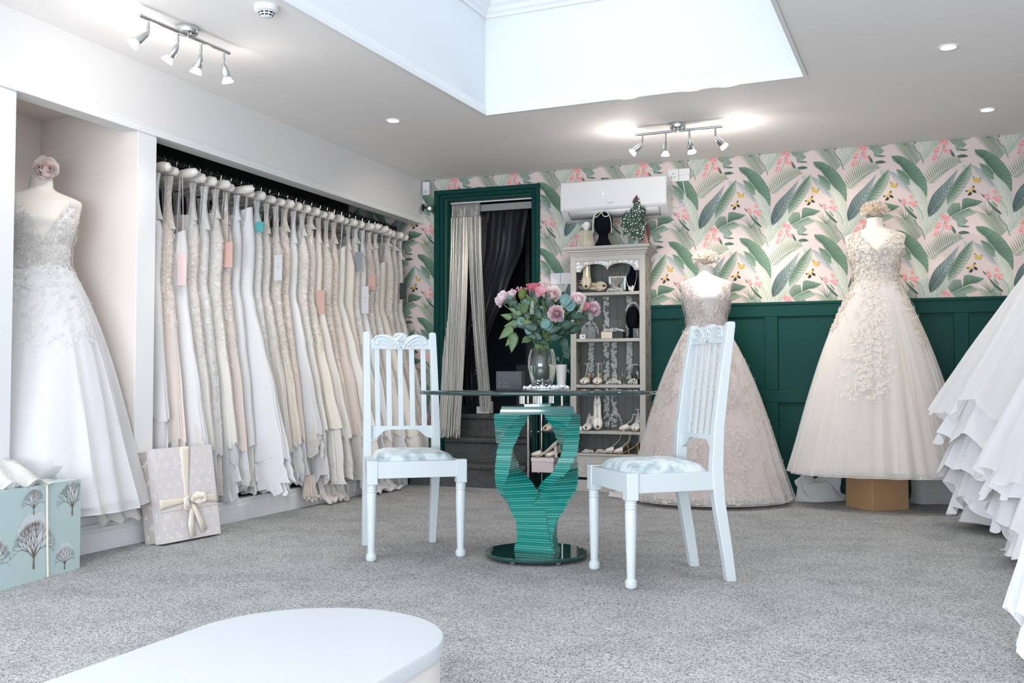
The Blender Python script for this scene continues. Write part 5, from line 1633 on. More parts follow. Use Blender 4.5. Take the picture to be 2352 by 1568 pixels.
for k, (a, b) in enumerate((((0, 0, .15), (.05, -.02, .13)), ((0, 0, .15), (-.03, -.02, .22)), ((0, 0, .15), (.02, 0, .24)))):
    mb.tube([a, Vector(a).lerp(Vector(b), .6) + Vector((0, 0, .03)), b], .002, 5); leafmesh(mb, Vector(b), Vector(b) + Vector((.02, -.005, -.03)), .012)
mb.build('foliage', mat('dusty_green', (.10, .16, .12), .6), bp)

# ================================================================ BRIDAL GOWNS
WHT = (.82, .82, .83); IVO = (.83, .79, .74); BLU = (.83, .73, .67); CHA = (.80, .74, .66); NUD = (.72, .60, .50)
F = {}
F['white'] = fabric('white_satin', WHT, transl=.15, rough=.55)
F['ivory'] = fabric('ivory_crepe', IVO, transl=.15, rough=.6)
F['blush'] = fabric('blush_satin', BLU, transl=.15, rough=.5)
F['champ'] = fabric('champagne_satin_cloth', CHA, transl=.15, rough=.5)
F['tulle_w'] = fabric('white_tulle', (.93, .93, .94), trans=.36, transl=.3, rough=.9)
F['tulle_i'] = fabric('ivory_tulle', (.90, .86, .82), trans=.36, transl=.3, rough=.9)
F['tulle_s'] = fabric('glitter_tulle', (.88, .84, .80), trans=.36, transl=.3, rough=.9, sparkle=90)
F['lace_w'] = fabric('white_lace', WHT, transl=.15, lacecol=((.78, .76, .74), (.88, .87, .86)), bump=.35, lsc=95)
F['lace_i'] = fabric('ivory_lace', IVO, transl=.15, lacecol=((.76, .71, .66), (.88, .85, .81)), bump=.4, lsc=90)
F['lace_n'] = fabric('nude_lace', BLU, transl=.15, lacecol=((.74, .62, .53), (.88, .84, .80)), bump=.4, lsc=75)
F['lace_b'] = fabric('beaded_lace', CHA, transl=.1, lacecol=((.68, .62, .55), (.86, .82, .76)), bump=.5, lsc=130, sparkle=120)
F['plain'] = F['ivory']


def lacecolour(rows, zf):
    cols = []
    for i in range(len(rows) - 1):
        for j in range(len(rows[0])):
            z = rows[i][j][2]; v = max(0, min(1, zf(z, j)))
            cols.append((v, v, v))
    return cols


def hanging_gown(i, y, st, label):
    """st: dict of the gown's cut"""
    r = random.Random(100 + i)
    zt = st.get('top', 1.80); zh = st.get('hem', .42); ff = st.get('flare', .38); fab = F[st.get('fab', 'ivory')]; th = st.get('th', .046)
    xc = -3.80; ln = st.get('lean', 0.0)
    t = thing('wedding_gown', (xc, y, 0), label, 'wedding gown', group='gowns hanging on the left rail')
    M_ = 52
    zw = 1.36
    wf = .172 - .012 * math.sin(i * 2.1)
    prof = [(zh, ff, .30, th * 1.08), (.75, lerp(.19, ff, .66), .27, th), (1.05, lerp(.17, ff, .34), .23, th * .96), (1.24, lerp(.17, ff, .12), .18, th * .92), (zw, wf - .008, .14, th * .86), (1.50, wf, .15, th * .92), (1.62, wf + .004, .15, th * .95), (zt, .168 if st.get('strapless') else .150, .14, th * .8)]
    prof.sort()
    npl = r.choice((7, 9, 11)); ph = r.uniform(0, 6)
    def ring(z, k=1.0, amp=1.0, jag=0):
        xf, xb, ty = interp(prof, z); xf *= k; xb = min(xb * k, .38); d = max(0, min(1, (1.3 - z) / .9))
        row = []
        for j in range(M_):
            a = 2 * PI * j / M_; c, s = math.cos(a), math.sin(a)
            c2 = math.copysign(abs(c) ** .8, c); s2 = math.copysign(abs(s) ** .75, s)
            pl = math.sin(npl * a + ph + .6 * math.sin(z * 2 + i)) * .6 + .4 * math.sin((npl * 2 + 3) * a + ph * 2)
            q = 1 + amp * d * (.05 * pl)
            x = (xf if c > 0 else xb) * c2 * q
            yy = ty * s2 * (1 + amp * d * .16 * pl)
            zz = z + jag * (noise.noise(Vector((c * 2 + i, s * 2, 0.3 * i))) - .1 * (1 + c))
            row.append((x, max(-.0488, min(.0488, yy)) + ln * (1.9 - z) * .02, zz))
        return row
    zsplit = 1.33
    zs = [zh + (zsplit - zh) * (k / 18) ** 1.0 for k in range(19)]
    zlo = st.get('lacelo', 1.1); full = st.get('full', 0)
    def zf(z, j):
        if full: return .95 if z > 0 else 0
        e = .10 * math.sin(j * 1.3 + i) + .08 * math.sin(j * 2.9)
        v = (z - (zlo + e)) / .04
        if z < zh + .10 + .03 * math.sin(j * 1.7) and st.get('hemlace'): v = 1
        return v
    rows = [ring(z, jag=.055 * (1 - k / 18) ** 3) for k, z in enumerate(zs)]
    mb = MB(); mb.grid(rows, True, col=lacecolour(rows, zf))
    mb.build('skirt', fab, t)
    zs = [zsplit + (zt - zsplit) * k / 9 for k in range(10)]
    rows = [ring(z) for z in zs]
    if st.get('strapless'):
        rows[-1] = [(p[0], p[1], p[2] + .02 * math.cos(2 * PI * j / M_ * 2)) for j, p in enumerate(rows[-1])]
    mb = MB(); mb.grid(rows, True, col=lacecolour(rows, lambda z, j: st.get('bod', 1)))
    mb.build('bodice', fab, t)
    if fab.name.find('lace') >= 0:
        am = MB(); lc = st.get('acol', (.87, .84, .80) if 'nude' not in fab.name else (.90, .87, .84))
        zb_ = zh + .1 if full else zlo - .12
        for _ in range(330):
            z = r.uniform(max(zh + .05, zb_), zt - .02); a = r.gauss(-.35, .75)
            if z < zlo and r.random() < .5 and not full: continue
            xf, xb, ty = interp(prof, z); c, s_ = math.cos(a), math.sin(a)
            p = Vector(((xf if c > 0 else xb) * math.copysign(abs(c) ** .8, c) * 1.012, ty * math.copysign(abs(s_) ** .75, s_), z))
            p.y = max(-.0492, min(.0492, p.y))
            nr = Vector((c * .6, s_ * 1.0, .1)).normalized(); tx = nr.cross(Vector((0, 0, 1))).normalized(); ty_ = tx.cross(nr)
            b = r.uniform(0, 6.3); d = tx * math.cos(b) + ty_ * math.sin(b); e_ = nr.cross(d); q = r.uniform(.006, .013); o_ = nr * .0012
            for (u1, u2) in ((0, 1), (1.3, 1)):
                dd = (d * math.cos(u1) + e_ * math.sin(u1)); ee = nr.cross(dd)
                am.add([p + o_, p + dd * q * .6 + ee * q * .35 + o_ * 2.2, p + dd * q * 1.3 + o_ * 1.2, p + dd * q * .6 - ee * q * .35 + o_ * 2.2], [(0, 1, 2, 3)], lc)
        o = am.build('lace_applique', M['petal'], t); o['kind'] = 'stuff'
    # front strap / sheer sleeve up to the hanger, ribbon loops
    mb = MB()
    if not st.get('strapless'):
        for s in (-1, 1):
            x = .135 * s; w_ = st.get('strapw', .035)
            rows = []
            for k in range(7):
                u = k / 6; z = lerp(zt - .03, 1.921, u)
                e_ = w_ * (1 - .75 * math.sin(PI * min(1, u * .8)))
                rows.append([(x - e_, -.012, z), (x, -.024 + .014 * u, z), (x + e_, -.010, z), (x + e_ * .8, .012, z), (x - e_ * .8, .014, z)])
            mb = MB(); mb.grid(rows, True, col=[(1, 1, 1)] * 30); mb.build('shoulder_strap', fab, t)
    for s in (-1, 1):
        for dy in (-.02, .008):
            x = .13 * s + r.uniform(-.015, .015)
            rows = []
            for k in range(4):
                u = k / 3; z = lerp(zt - .10, 1.922, u); xx = x + s * .02 * u
                rows.append([(xx - .003, dy - .016, z), (xx + .004, dy - .018, z), (xx + .001, dy - .012, z)])
            mb = MB(); mb.grid(rows, True); mb.build('hanging_loop', F['white'], t)
    # underlayers spilling under the hem
    for q in range(st.get('under', 1)):
        zb = st.get('low', .17) + .07 * q; zt2 = zh + .10
        rows = []
        for k in range(8):
            u = k / 7; z = lerp(zt2, zb, u)
            rr = ring(max(z, zh), k=lerp(.90, .96 + .08 * r.random(), u), amp=2.2)
            row = []
            for j, p in enumerate(rr):
                a = 2 * PI * j / M_
                zz = z + u * (.09 * noise.noise(Vector((math.cos(a) * 3 + i * 2, math.sin(a) * 3, q + .5))))
                wv = .045 * u * math.sin(8 * a + q * 2 + i)
                row.append((p[0] * (1 + wv), p[1], max(PL + .004, zz)))
            rows.append(row)
        mb = MB()
        lc = st.get('underfab', ('lace_w', 'lace_i', 'white')[i % 3])
        mb.grid(rows, True, col=lacecolour(rows, lambda z, j: 1 if z < zb + .10 else 0))
        mb.build('underskirt', F[lc], t)
    if st.get('tag'):
        c, L = st['tag']
        mb = MB(); x = .165 + .03; y0 = -.045
        z1 = st.get('tagz', 1.52); mb.box((x - .03, y0 - .012, z1 - L), (x + .028, y0 - .010, z1), c)
        tg = mb.build('swing_tag', M['attr'], t, smooth=False)
        mb = MB(); mb.tube([(x, y0 - .011, z1 - .004), (x - .01, y0 + .005, 1.70), (x - .03, y0 + .02, 1.93)], .0018, 5, st.get('rib', c)); mb.build('ribbon', M['attr'], tg)
        if st.get('txt'): text('lettering', st['txt'], .016, (x, y0 - .0125, z1 - L * .5), (PI / 2, PI / 2, 0), M['blackplastic'], tg)
    return t


PK = srgb(232, 208, 208); WT = srgb(222, 222, 226); SL = srgb(150, 158, 164); PKD = srgb(216, 178, 168); TQ = srgb(90, 176, 176)
GOWN = [
    (dict(fab='white', top=1.70, hem=.62, flare=.24, bod=.9, lacelo=1.3, strapw=.05, low=.30, underfab='lace_w'), 'white gown with floral lace shoulder, first on the left rail beside the white post'),
    (dict(fab='lace_n', top=1.66, hem=.50, flare=.26, lacelo=1.20, strapw=.055, low=.22), 'nude gown with white flower motifs and plain skirt, second from the white post'),
    (dict(fab='white', top=1.62, hem=.47, flare=.33, strapless=1, tag=(PK, .17), tagz=1.50, low=.44, underfab='ivory'), 'plain white strapless gown with a pale pink tag, third from the white post'),
    (dict(fab='lace_i', top=1.74, hem=.44, flare=.30, full=0, lacelo=.9, low=.16, under=2), 'ivory gown lace-covered to the thigh, fourth from the white post'),
    (dict(fab='lace_w', top=1.70, hem=.40, flare=.27, full=1, strapw=.05, low=.17, rib=PK), 'white gown in all-over lace, fifth from the white post'),
    (dict(fab='lace_i', top=1.78, hem=.45, flare=.30, lacelo=1.05, strapw=.045, low=.15, under=2), 'ivory beaded-lace gown with soft skirt, sixth from the white post'),
    (dict(fab='lace_n', top=1.76, hem=.42, flare=.28, lacelo=.95, tag=(PKD, .15), tagz=1.62, rib=srgb(30, 60, 60), low=.2), 'blush gown with trailing lace and a gold-dotted tag, seventh from the white post'),
    (dict(fab='white', top=1.80, hem=.44, flare=.27, lacelo=1.22, low=.18, under=1), 'white gown with narrow lace yoke, eighth from the white post'),
    (dict(fab='white', top=1.845, hem=.36, flare=.44, strapless=1, bod=.55, lacelo=1.28, th=.056, low=.15, under=2), 'white strapless gown with glittering bodice and wide plain skirt, ninth from the white post'),
    (dict(fab='lace_w', top=1.82, hem=.40, flare=.31, lacelo=.85, tag=(TQ, .06), tagz=1.78, rib=TQ, low=.2), 'white lace gown with a turquoise ribbon on its strap, tenth from the white post'),
    (dict(fab='lace_i', top=1.76, hem=.38, flare=.33, lacelo=1.0, low=.18), 'ivory lace gown with a square shoulder, eleventh from the white post'),
    (dict(fab='lace_b', top=1.72, hem=.42, flare=.33, lacelo=.92, tag=(WT, .16), tagz=1.60, txt='1/~', low=.17, under=2), 'champagne gown thick with beading and a narrow white tag, twelfth from the white post'),
    (dict(fab='lace_n', top=1.80, hem=.46, flare=.29, lacelo=.98, strapw=.05, low=.2), 'blush gown with a sleeve of raised lace, thirteenth from the white post'),
    (dict(fab='white', top=1.74, hem=.47, flare=.36, lacelo=1.4, low=.35, underfab='lace_i'), 'smooth white satin gown, fourteenth from the white post'),
    (dict(fab='lace_i', top=1.80, hem=.48, flare=.35, lacelo=1.08, strapw=.05, low=.16), 'ivory gown with curling lace edging, fifteenth from the white post'),
    (dict(fab='lace_b', top=1.86, hem=.50, flare=.38, lacelo=1.02, strapw=.06, low=.12, under=2, underfab='lace_i'), 'gown with tall beaded capped sleeve, sixteenth from the white post'),
    (dict(fab='ivory', top=1.78, hem=.46, flare=.40, lacelo=1.3, tag=(PKD, .16), tagz=1.42, low=.2, underfab='lace_i'), 'plain ivory gown with a peach tag, seventeenth from the white post'),
    (dict(fab='lace_b', top=1.76, hem=.44, flare=.34, lacelo=.9, low=.17), 'fine beaded gown with slender skirt, eighteenth from the white post'),
    (dict(fab='lace_n', top=1.80, hem=.42, flare=.38, lacelo=1.06, strapw=.045, low=.14, under=2, underfab='lace_i'), 'peach-toned gown with feathery neckline, nineteenth from the white post'),
    (dict(fab='ivory', top=1.74, hem=.40, flare=.42, lacelo=1.35, strapless=1, low=.15, underfab='lace_i'), 'strapless ivory gown with pearl-trimmed edge, twentieth from the white post'),
    (dict(fab='champ', top=1.78, hem=.38, flare=.34, lacelo=1.3, low=.13, underfab='blush'), 'champagne satin gown with pleated bust, twenty-first from the white post'),
    (dict(fab='lace_i', top=1.84, hem=.42, flare=.36, lacelo=.95, strapw=.055, tag=(SL, .14), tagz=1.74, rib=TQ, low=.16), 'ivory gown with thread-fringed shoulder and silver tag, twenty-second from the white post'),
    (dict(fab='white', top=1.76, hem=.40, flare=.38, lacelo=1.2, tag=(WT, .20), tagz=1.50, txt='e~  1/-', low=.15), 'white gown with a long white handwritten tag, twenty-third from the white post'),
    (dict(fab='lace_b', top=1.82, hem=.38, flare=.34, lacelo=.8, strapw=.05, tag=(PKD, .12), tagz=1.60, low=.14), 'sparkling beaded gown with dusky pink tag, twenty-fourth from the white post'),
    (dict(fab='lace_i', top=1.84, hem=.42, flare=.40, full=0, lacelo=.75, low=.15), 'ivory gown with knotted cap sleeve, twenty-fifth from the white post'),
    (dict(fab='champ', top=1.70, hem=.42, flare=.44, strapless=1, lacelo=1.16, bod=.9, th=.06, low=.2, under=2), 'champagne strapless gown with wide satin skirt, twenty-sixth from the white post'),
    (dict(fab='lace_b', top=1.88, hem=.46, flare=.36, lacelo=.7, strapw=.06, low=.2), 'grey-beige glittering gown with sheer sleeve, twenty-seventh from the white post'),
    (dict(fab='lace_b', top=1.86, hem=.48, flare=.38, full=1, strapw=.06, low=.2), 'gown with long sparkling sleeve, second from the papered wall on the left rail'),
    (dict(fab='lace_i', top=1.80, hem=.50, flare=.38, full=1, strapw=.05, tag=(srgb(58, 64, 64), .13), tagz=1.58, low=.25), 'slim beaded gown hanging last, nearest the papered wall on the left rail'),
]
NG = len(GOWN); GY0, GY1 = 4.245, 7.055
ORD = 'first second third fourth fifth sixth seventh eighth ninth tenth eleventh twelfth thirteenth fourteenth fifteenth sixteenth seventeenth eighteenth nineteenth twentieth twenty-first twenty-second twenty-third twenty-fourth twenty-fifth twenty-sixth twenty-seventh twenty-eighth twenty-ninth'.split()
ga = []
for i, (st, lab) in enumerate(GOWN):
    y = lerp(GY0, GY1, i / (NG - 1))
    g = hanging_gown(i, y, st, lab); ga.append(g)
    g['group'] = 'gowns hanging on the left rail'

# padded hangers: one built, the rest copied
def make_hanger(L, th_, drop):
    h = thing('padded_hanger', (-3.80, GY0, 1.955), 'ivory padded satin hanger holding the first gown from the white post', 'hanger', group='padded hangers on the left rail')
    mb = MB()
    for s in (-1, 1):
        P = [(s * .004, 0, .004), (s * .06, 0, .004), (s * .12, 0, -.002), (s * L * .78, 0, -.004 - drop * .3), (s * L * .93, 0, -.008 - drop), (s * L, 0, -.010 - drop * 1.2)]
        mb.tube(P, [.014, .019, .022, th_, th_ * .86, .007], 12)
    mb.build('padded_arm', M['pearl'], h)
    mb = MB()
    P = [(0, 0, .020), (0, 0, .045), (.010, 0, .058), (.020, 0, .074)] + [(.0245 * math.cos(R_(a)), 0, .097 + .0245 * math.sin(R_(a))) for a in range(-30, 211, 20)]
    mb.tube(P, .002, 6); mb.build('hook', M['chrome'], h)
    return h


protos = [make_hanger(.228, .029, .0), make_hanger(.200, .026, .004), make_hanger(.250, .027, -.010), make_hanger(.214, .030, .002)]
rh = random.Random(6)
for i in range(NG):
    y = lerp(GY0, GY1, i / (NG - 1))
    h = protos[i] if i < 4 else dup(protos[rh.choice((0, 1, 1, 2, 3, 3))])
    h.location = (-3.80 + rh.uniform(-.001, .001), y + rh.uniform(-.006, .006), 1.955)
    h.rotation_euler = (0, 0, R_(rh.uniform(-6, 6)))
    h['label'] = 'ivory padded satin hanger holding the %s gown from the white post' % ORD[i]


rl = thing('clothes_rail', (-3.80, 5.7, 2.055), 'black steel clothes rail wound with a dark cord inside the left alcove', 'clothes rail')
mb = MB(); mb.tube([(-3.80, 4.13, 2.052), (-3.80, 7.24, 2.052)], .0125, 14); mb.build('tube', M['blackplastic'], rl, world=True)
mb = MB()
P = []
for k in range(520):
    a = k * .62; P.append((-3.80 + .0165 * math.cos(a), 4.14 + k * .00595, 2.052 + .0165 * math.sin(a)))
mb.tube(P, .0042, 5); mb.build('wound_cord', mat('dark_cord', (.05, .055, .055), .4), rl, world=True)


# spilled trains over the plinth
def train(name, label, y0, y1, z0, x1, fab, seed, zmin=.02, out=.06):
    r = random.Random(seed); rows = []
    n = 26
    prof = [(-3.66, z0), (-3.60, z0 - .08), (-3.545, .20), (-3.535, .12), (-3.535 + out * .3, .07), (x1, zmin + .012), (x1 + out * .4, zmin)]
    for k in range(n):
        v = k / (n - 1); row = []
        for i in range(19):
            u = i / 18 * (len(prof) - 1); a = min(int(u), len(prof) - 2); t = u - a
            x = lerp(prof[a][0], prof[a + 1][0], t); z = lerp(prof[a][1], prof[a + 1][1], t)
            w_ = .5 + .5 * math.sin(k * 1.25 + i * .12 + seed); uu = i / 18
            x += .022 * w_ * min(1, uu * 3); z += .012 * math.sin(k * 2.2 + i * .9) * uu
            y = lerp(y0, y1, v) + .03 * math.sin(i * .5 + seed) * uu + (v - .5) * -.10 * uu * (1 if seed % 2 else -1)
            z = max(z - .05 * noise.noise(Vector((v * 4, seed, 0))) * (uu > .8), .006)
            if z < .135: x = max(x, XL + .012)
            row.append((x, y, z))
        rows.append(row)
    mb = MB(); mb.grid(rows, col=[(.8, .8, .8)] * (18 * 25))
    o = mb.build(name, fab, None, solid=.002); tag(o, label, 'gown train'); return o


train('gown_train', 'sheer ivory tulle train spilling over the white plinth onto the carpet', 5.62, 5.98, .45, -3.47, F['tulle_i'], 3)
train('gown_train', 'ivory satin train tumbling over the plinth to the floor behind the left chair', 6.22, 6.62, .42, -3.46, F['white'], 4)
train('gown_train', 'peach satin sash crumpled over the plinth under the gowns', 5.50, 5.60, .22, -3.525, F['blush'], 6, .045, .02)


# ---------------------------------------------------------------- mannequins
def bust_tab(z0, sc=1.0):
    """rows (z, half width, half depth, y shift) from hips up; z0 = top of the neck"""
    T = [(-.62, .165, .120, 0), (-.50, .150, .105, 0), (-.40, .128, .092, 0), (-.34, .130, .094, -.002), (-.27, .150, .108, -.010), (-.215, .168, .122, -.016), (-.17, .176, .112, -.008), (-.125, .185, .092, 0), (-.105, .180, .078, .004), (-.088, .130, .066, .006), (-.072, .078, .058, .006), (-.055, .056, .052, .004), (-.03, .052, .050, 0), (-.004, .050, .048, 0), (0, .047, .046, 0)]
    return [(z0 + a * sc, b * sc, c * sc, d * sc) for a, b, c, d in T]


def bust_at(T, z):
    return interp([(a, b, c, d) for a, b, c, d in T], z)


def mannequin(loc, z0, label, yaw, wsc=1.0, pole=True):
    t = thing('dress_mannequin', loc, label, 'mannequin', yaw)
    T = bust_tab(z0 - loc[2], 1.0); mb = MB(); rows = []
    for k in range(46):
        z = lerp(T[0][0], T[-1][0], k / 45); a, b, c = bust_at(T, z)
        rows.append([(a * wsc * math.cos(2 * PI * j / 40), b * math.sin(2 * PI * j / 40) + c, z) for j in range(40)])
    mb.grid(rows, True, cap0=True, cap1=True); mb.build('torso', M['mann'], t)
    mb = MB(); mb.lathe([(.015, 0.02), (.015, T[0][0])], 12); mb.lathe([(.14, 0), (.14, .012), (.03, .03)], 24); mb.build('stand', M['steel'], t)
    return t, T


def petals(mb, c, r, n, layers, col, up=Vector((0, -1, .3)), seed=0, mi=0, curl=.4, closed=.5):
    """rose or carnation head: cupped petals, the heart closed, the outer ones flaring"""
    rr = random.Random(seed); up = Vector(up).normalized()
    q = up.to_track_quat('Z', 'Y').to_matrix()
    for L in range(layers):
        f = (L + .4) / (layers - .6); m = max(2, int(n * (.35 + .65 * f)))
        Rf = r * (.10 + .50 * f)
        for k in range(m):
            a0 = 2 * PI * k / m + L * 2.4 + rr.uniform(-.2, .2); half = max(PI / m * 1.35, .45)
            H = r * (1.15 - .30 * f * (1.4 - closed)) * rr.uniform(.93, 1.05); fl = (f - .62) * 1.1 * (1.5 - closed) + rr.uniform(-.05, .05)
            rows = []
            for i in range(5):
                u = i / 4; row = []
                for j in range(7):
                    v = j / 6 * 2 - 1; a = a0 + half * v * (.55 + .45 * math.sin(PI * min(1, u * .75 + .1)))
                    rad = Rf * lerp(.45, 1, min(1, 1.7 * u)) * (1 + fl * u * u) + .03 * r * v * v
                    w_ = 1 + .035 * math.sin(a * 11 + L * 2) * u * (1 if n > 8 else .3)
                    z = H * u - .22 * H * u * v * v - curl * r * .45 * f * f * u ** 3
                    row.append(q @ Vector((rad * w_ * math.cos(a), rad * w_ * math.sin(a), z)) + Vector(c))
                rows.append(row)
            cc = col(f, rr) if callable(col) else col
            mb.grid(rows, col=[mix3(cc, (.9, .86, .86), .10 * (i // 6)) for i in range(24)], mi=mi)
    cc = col(.1, rr) if callable(col) else col
    mb.ball(Vector(c) + up * r * .55, (r * .16, r * .16, r * .4), 8, 6, col=cc, rot=q)


def pompom(mb, c, r, n, col, seed=0, hz=.75):
    """ruffled fabric flower: crimped petals standing out from a dome"""
    rr = random.Random(seed)
    for k in range(n):
        u = (k + .5) / n; ph_ = k * 2.39996; z = 1 - 1.25 * u; s = math.sqrt(max(0, 1 - z * z))
        d = Vector((s * math.cos(ph_), s * math.sin(ph_), z)); t1 = d.cross(Vector((.3, .2, 1))).normalized(); t2 = d.cross(t1)
        ang = rr.uniform(0, 6.3); e = t1 * math.cos(ang) + t2 * math.sin(ang); g = d.cross(e)
        rows = []; L = r * rr.uniform(.45, .62); w_ = r * rr.uniform(.26, .36)
        for i in range(4):
            a = i / 3; row = []
            for j in range(7):
                b = j / 6 * 2 - 1
                p = d * (r * .45 + L * a) + e * (w_ * b * (.4 + .6 * a)) + g * (w_ * .35 * math.sin(b * 4 + k) * a + .15 * L * a)
                p.z *= hz; row.append(Vector(c) + p)
            rows.append(row)
        cc = mix3(col[0], col[1], rr.random()); mb.grid(rows, col=[cc] * 18)
    mb.ball(c, (r * .5, r * .5, r * .5 * hz), 10, 7, col=col[0])


def fold(a, z, k, seed):
    """soft irregular cloth folds round a skirt"""
    n_ = noise.noise(Vector((math.cos(a) * k, math.sin(a) * k, seed * 5.7 + z * .35)))
    return 1 - 4.2 * abs(n_)


def gown(loc, z0, yaw, name, label, T, cut, waistz, hem, mats, appl, npl=15, wsc=1.0, train_f=None, clampf=None, seed=0, underhem=None, drape=0.0):
    """dress on a mannequin. hem: function angle -> (radius, z); mats: bodice, lining, overlay"""
    t = thing(name, loc, label, 'wedding gown', yaw)
    NA = 120
    S2, V, arm, back = cut      # shoulder z, V point z, armhole z, back z (relative)
    def neck(a):
        u = abs(((a + PI / 2 + PI) % (2 * PI)) - PI)      # 0 = front
        if u < .62: return lerp(V, S2, (u / .62) ** 1.0)
        if u < .98: return S2
        if u < 1.25: return lerp(S2, arm, (u - .98) / .27)
        if u < 1.95: return arm
        if u < 2.2: return lerp(arm, S2, (u - 1.95) / .25)
        if u < 2.5: return S2
        return lerp(S2, back, (u - 2.5) / .64)
    def surf(a, z, off):
        w_, d, sh = bust_at(T, z)
        return Vector(((w_ * wsc + off) * math.cos(a), (d + off) * math.sin(a) + sh, z))
    rows = []
    for i in range(19):
        u = i / 18; row = []
        for j in range(NA):
            a = 2 * PI * j / NA; zt = neck(a)
            row.append(surf(a, lerp(waistz - .03, zt, u), .007))
        rows.append(row)
    mb = MB(); mb.grid(rows, True, col=lacecolour(rows, lambda z, j: 1)); mb.build('bodice', mats[0], t)
    w0, d0, sh0 = bust_at(T, waistz)
    w0 = w0 * wsc + .008; d0 += .008
    def skirt(k, zoff, amp, ph, nn, n=26, hf=hem, lift=0.0):
        rows = []
        for i in range(n + 1):
            u = i / n; row = []
            for j in range(NA * 2):
                a = 2 * PI * j / (NA * 2)
                R, zh = hf(a); R = (R if not isinstance(R, tuple) else R)
                f = u ** .92
                pl = max(-1.2, fold(a, u, nn, seed + ph)) * .8
                rx, ry = R if isinstance(R, tuple) else (R, R)
                q = 1 + amp * pl * min(1, u * 1.6)
                bell = .05 * math.sin(PI * min(1, u * 1.1)) * (1 - u)
                x = (lerp(w0, rx * k, f) + bell) * math.cos(a) * q; y = (lerp(d0, ry * k, f) + bell) * math.sin(a) * q + sh0 * (1 - u)
                z = lerp(waistz, zh + zoff, u) + (lift * pl * u * u)
                p = Vector((x, y, z))
                if clampf: p = clampf(p)
                row.append(p)
            rows.append(row)
        return rows
    rows = skirt(.90, .03, .075, 0, npl * .36); mb = MB(); mb.grid(rows, True, col=[(0, 0, 0)] * (26 * NA * 2)); mb.build('underskirt', mats[1], t)
    rows = skirt(1.0, 0, .060, 1.3, npl * .40, lift=.004); mb = MB()
    mb.grid(rows, True); ov = mb.build('tulle_overskirt', mats[2], t)
    # wired hem edging
    mb = MB(); e = rows[-1]; mb.tube([tuple(p) for p in e] + [tuple(e[0])], .0022, 5, caps=False); mb.build('hem_edge', mats[2] if len(mats) < 4 else mats[3], ov)
    if len(mats) > 4:
        rows2 = skirt(1.05, .012, .065, 2.9, npl * .30, lift=.006); mb = MB(); mb.grid(rows2, True); mb.build('outer_tulle', mats[4], t); rows = rows2
    # appliqué
    mb = MB(); rr = random.Random(seed + 5)
    def stick(p, nrm, s, kind, col):
        nrm = nrm.normalized(); tx = nrm.cross(Vector((0, 0, 1))); tx = tx.normalized() if tx.length > .1 else Vector((1, 0, 0)); ty = tx.cross(nrm)
        p = p + nrm * .005
        if kind == 0:
            for k in range(5):
                a = 2 * PI * k / 5 + s * 99; d = tx * math.cos(a) + ty * math.sin(a); e_ = nrm.cross(d)
                mb.add([p, p + d * s * .55 + e_ * s * .32 + nrm * .003, p + d * s + nrm * .004, p + d * s * .55 - e_ * s * .32 + nrm * .003], [(0, 1, 2, 3)], col)
        else:
            a = rr.uniform(0, 6.3); d = tx * math.cos(a) + ty * math.sin(a); e_ = nrm.cross(d)
            mb.add([p - d * s, p + e_ * s * .42 + nrm * .004, p + d * s * 1.1 + nrm * .003, p - e_ * s * .42 + nrm * .004], [(0, 1, 2, 3)], col)
    for (kind, n_, arg) in appl:
        for _ in range(n_):
            if kind == 'bodice':
                a = rr.uniform(-PI, PI); zt = neck(a); z = waistz - .03 + (zt - .004 - waistz + .03) * rr.random() ** .9
                stick(surf(a, z, .009), Vector((math.cos(a), math.sin(a), .1)), rr.uniform(*arg[0]), rr.randint(0, 1), arg[1])
            else:
                a0, sp, umax, pw = arg[2]
                a = a0 + rr.gauss(0, sp); u = umax * rr.random() ** pw
                i = min(25, int(u * 26)); j = int((a % (2 * PI)) / (2 * PI) * NA * 2) % (NA * 2)
                p = rows[i][j].lerp(rows[i + 1][j], (u * 26) % 1)
                stick(p, Vector((math.cos(a), math.sin(a), .25)), rr.uniform(*arg[0]), rr.randint(0, 1), arg[1])
    if mb.v:
        o = mb.build('lace_applique', M['petal'], t); o['kind'] = 'stuff'
    return t, rows


def FRONT(deg): return R_(deg) - PI / 2
LC = (.80, .76, .73)

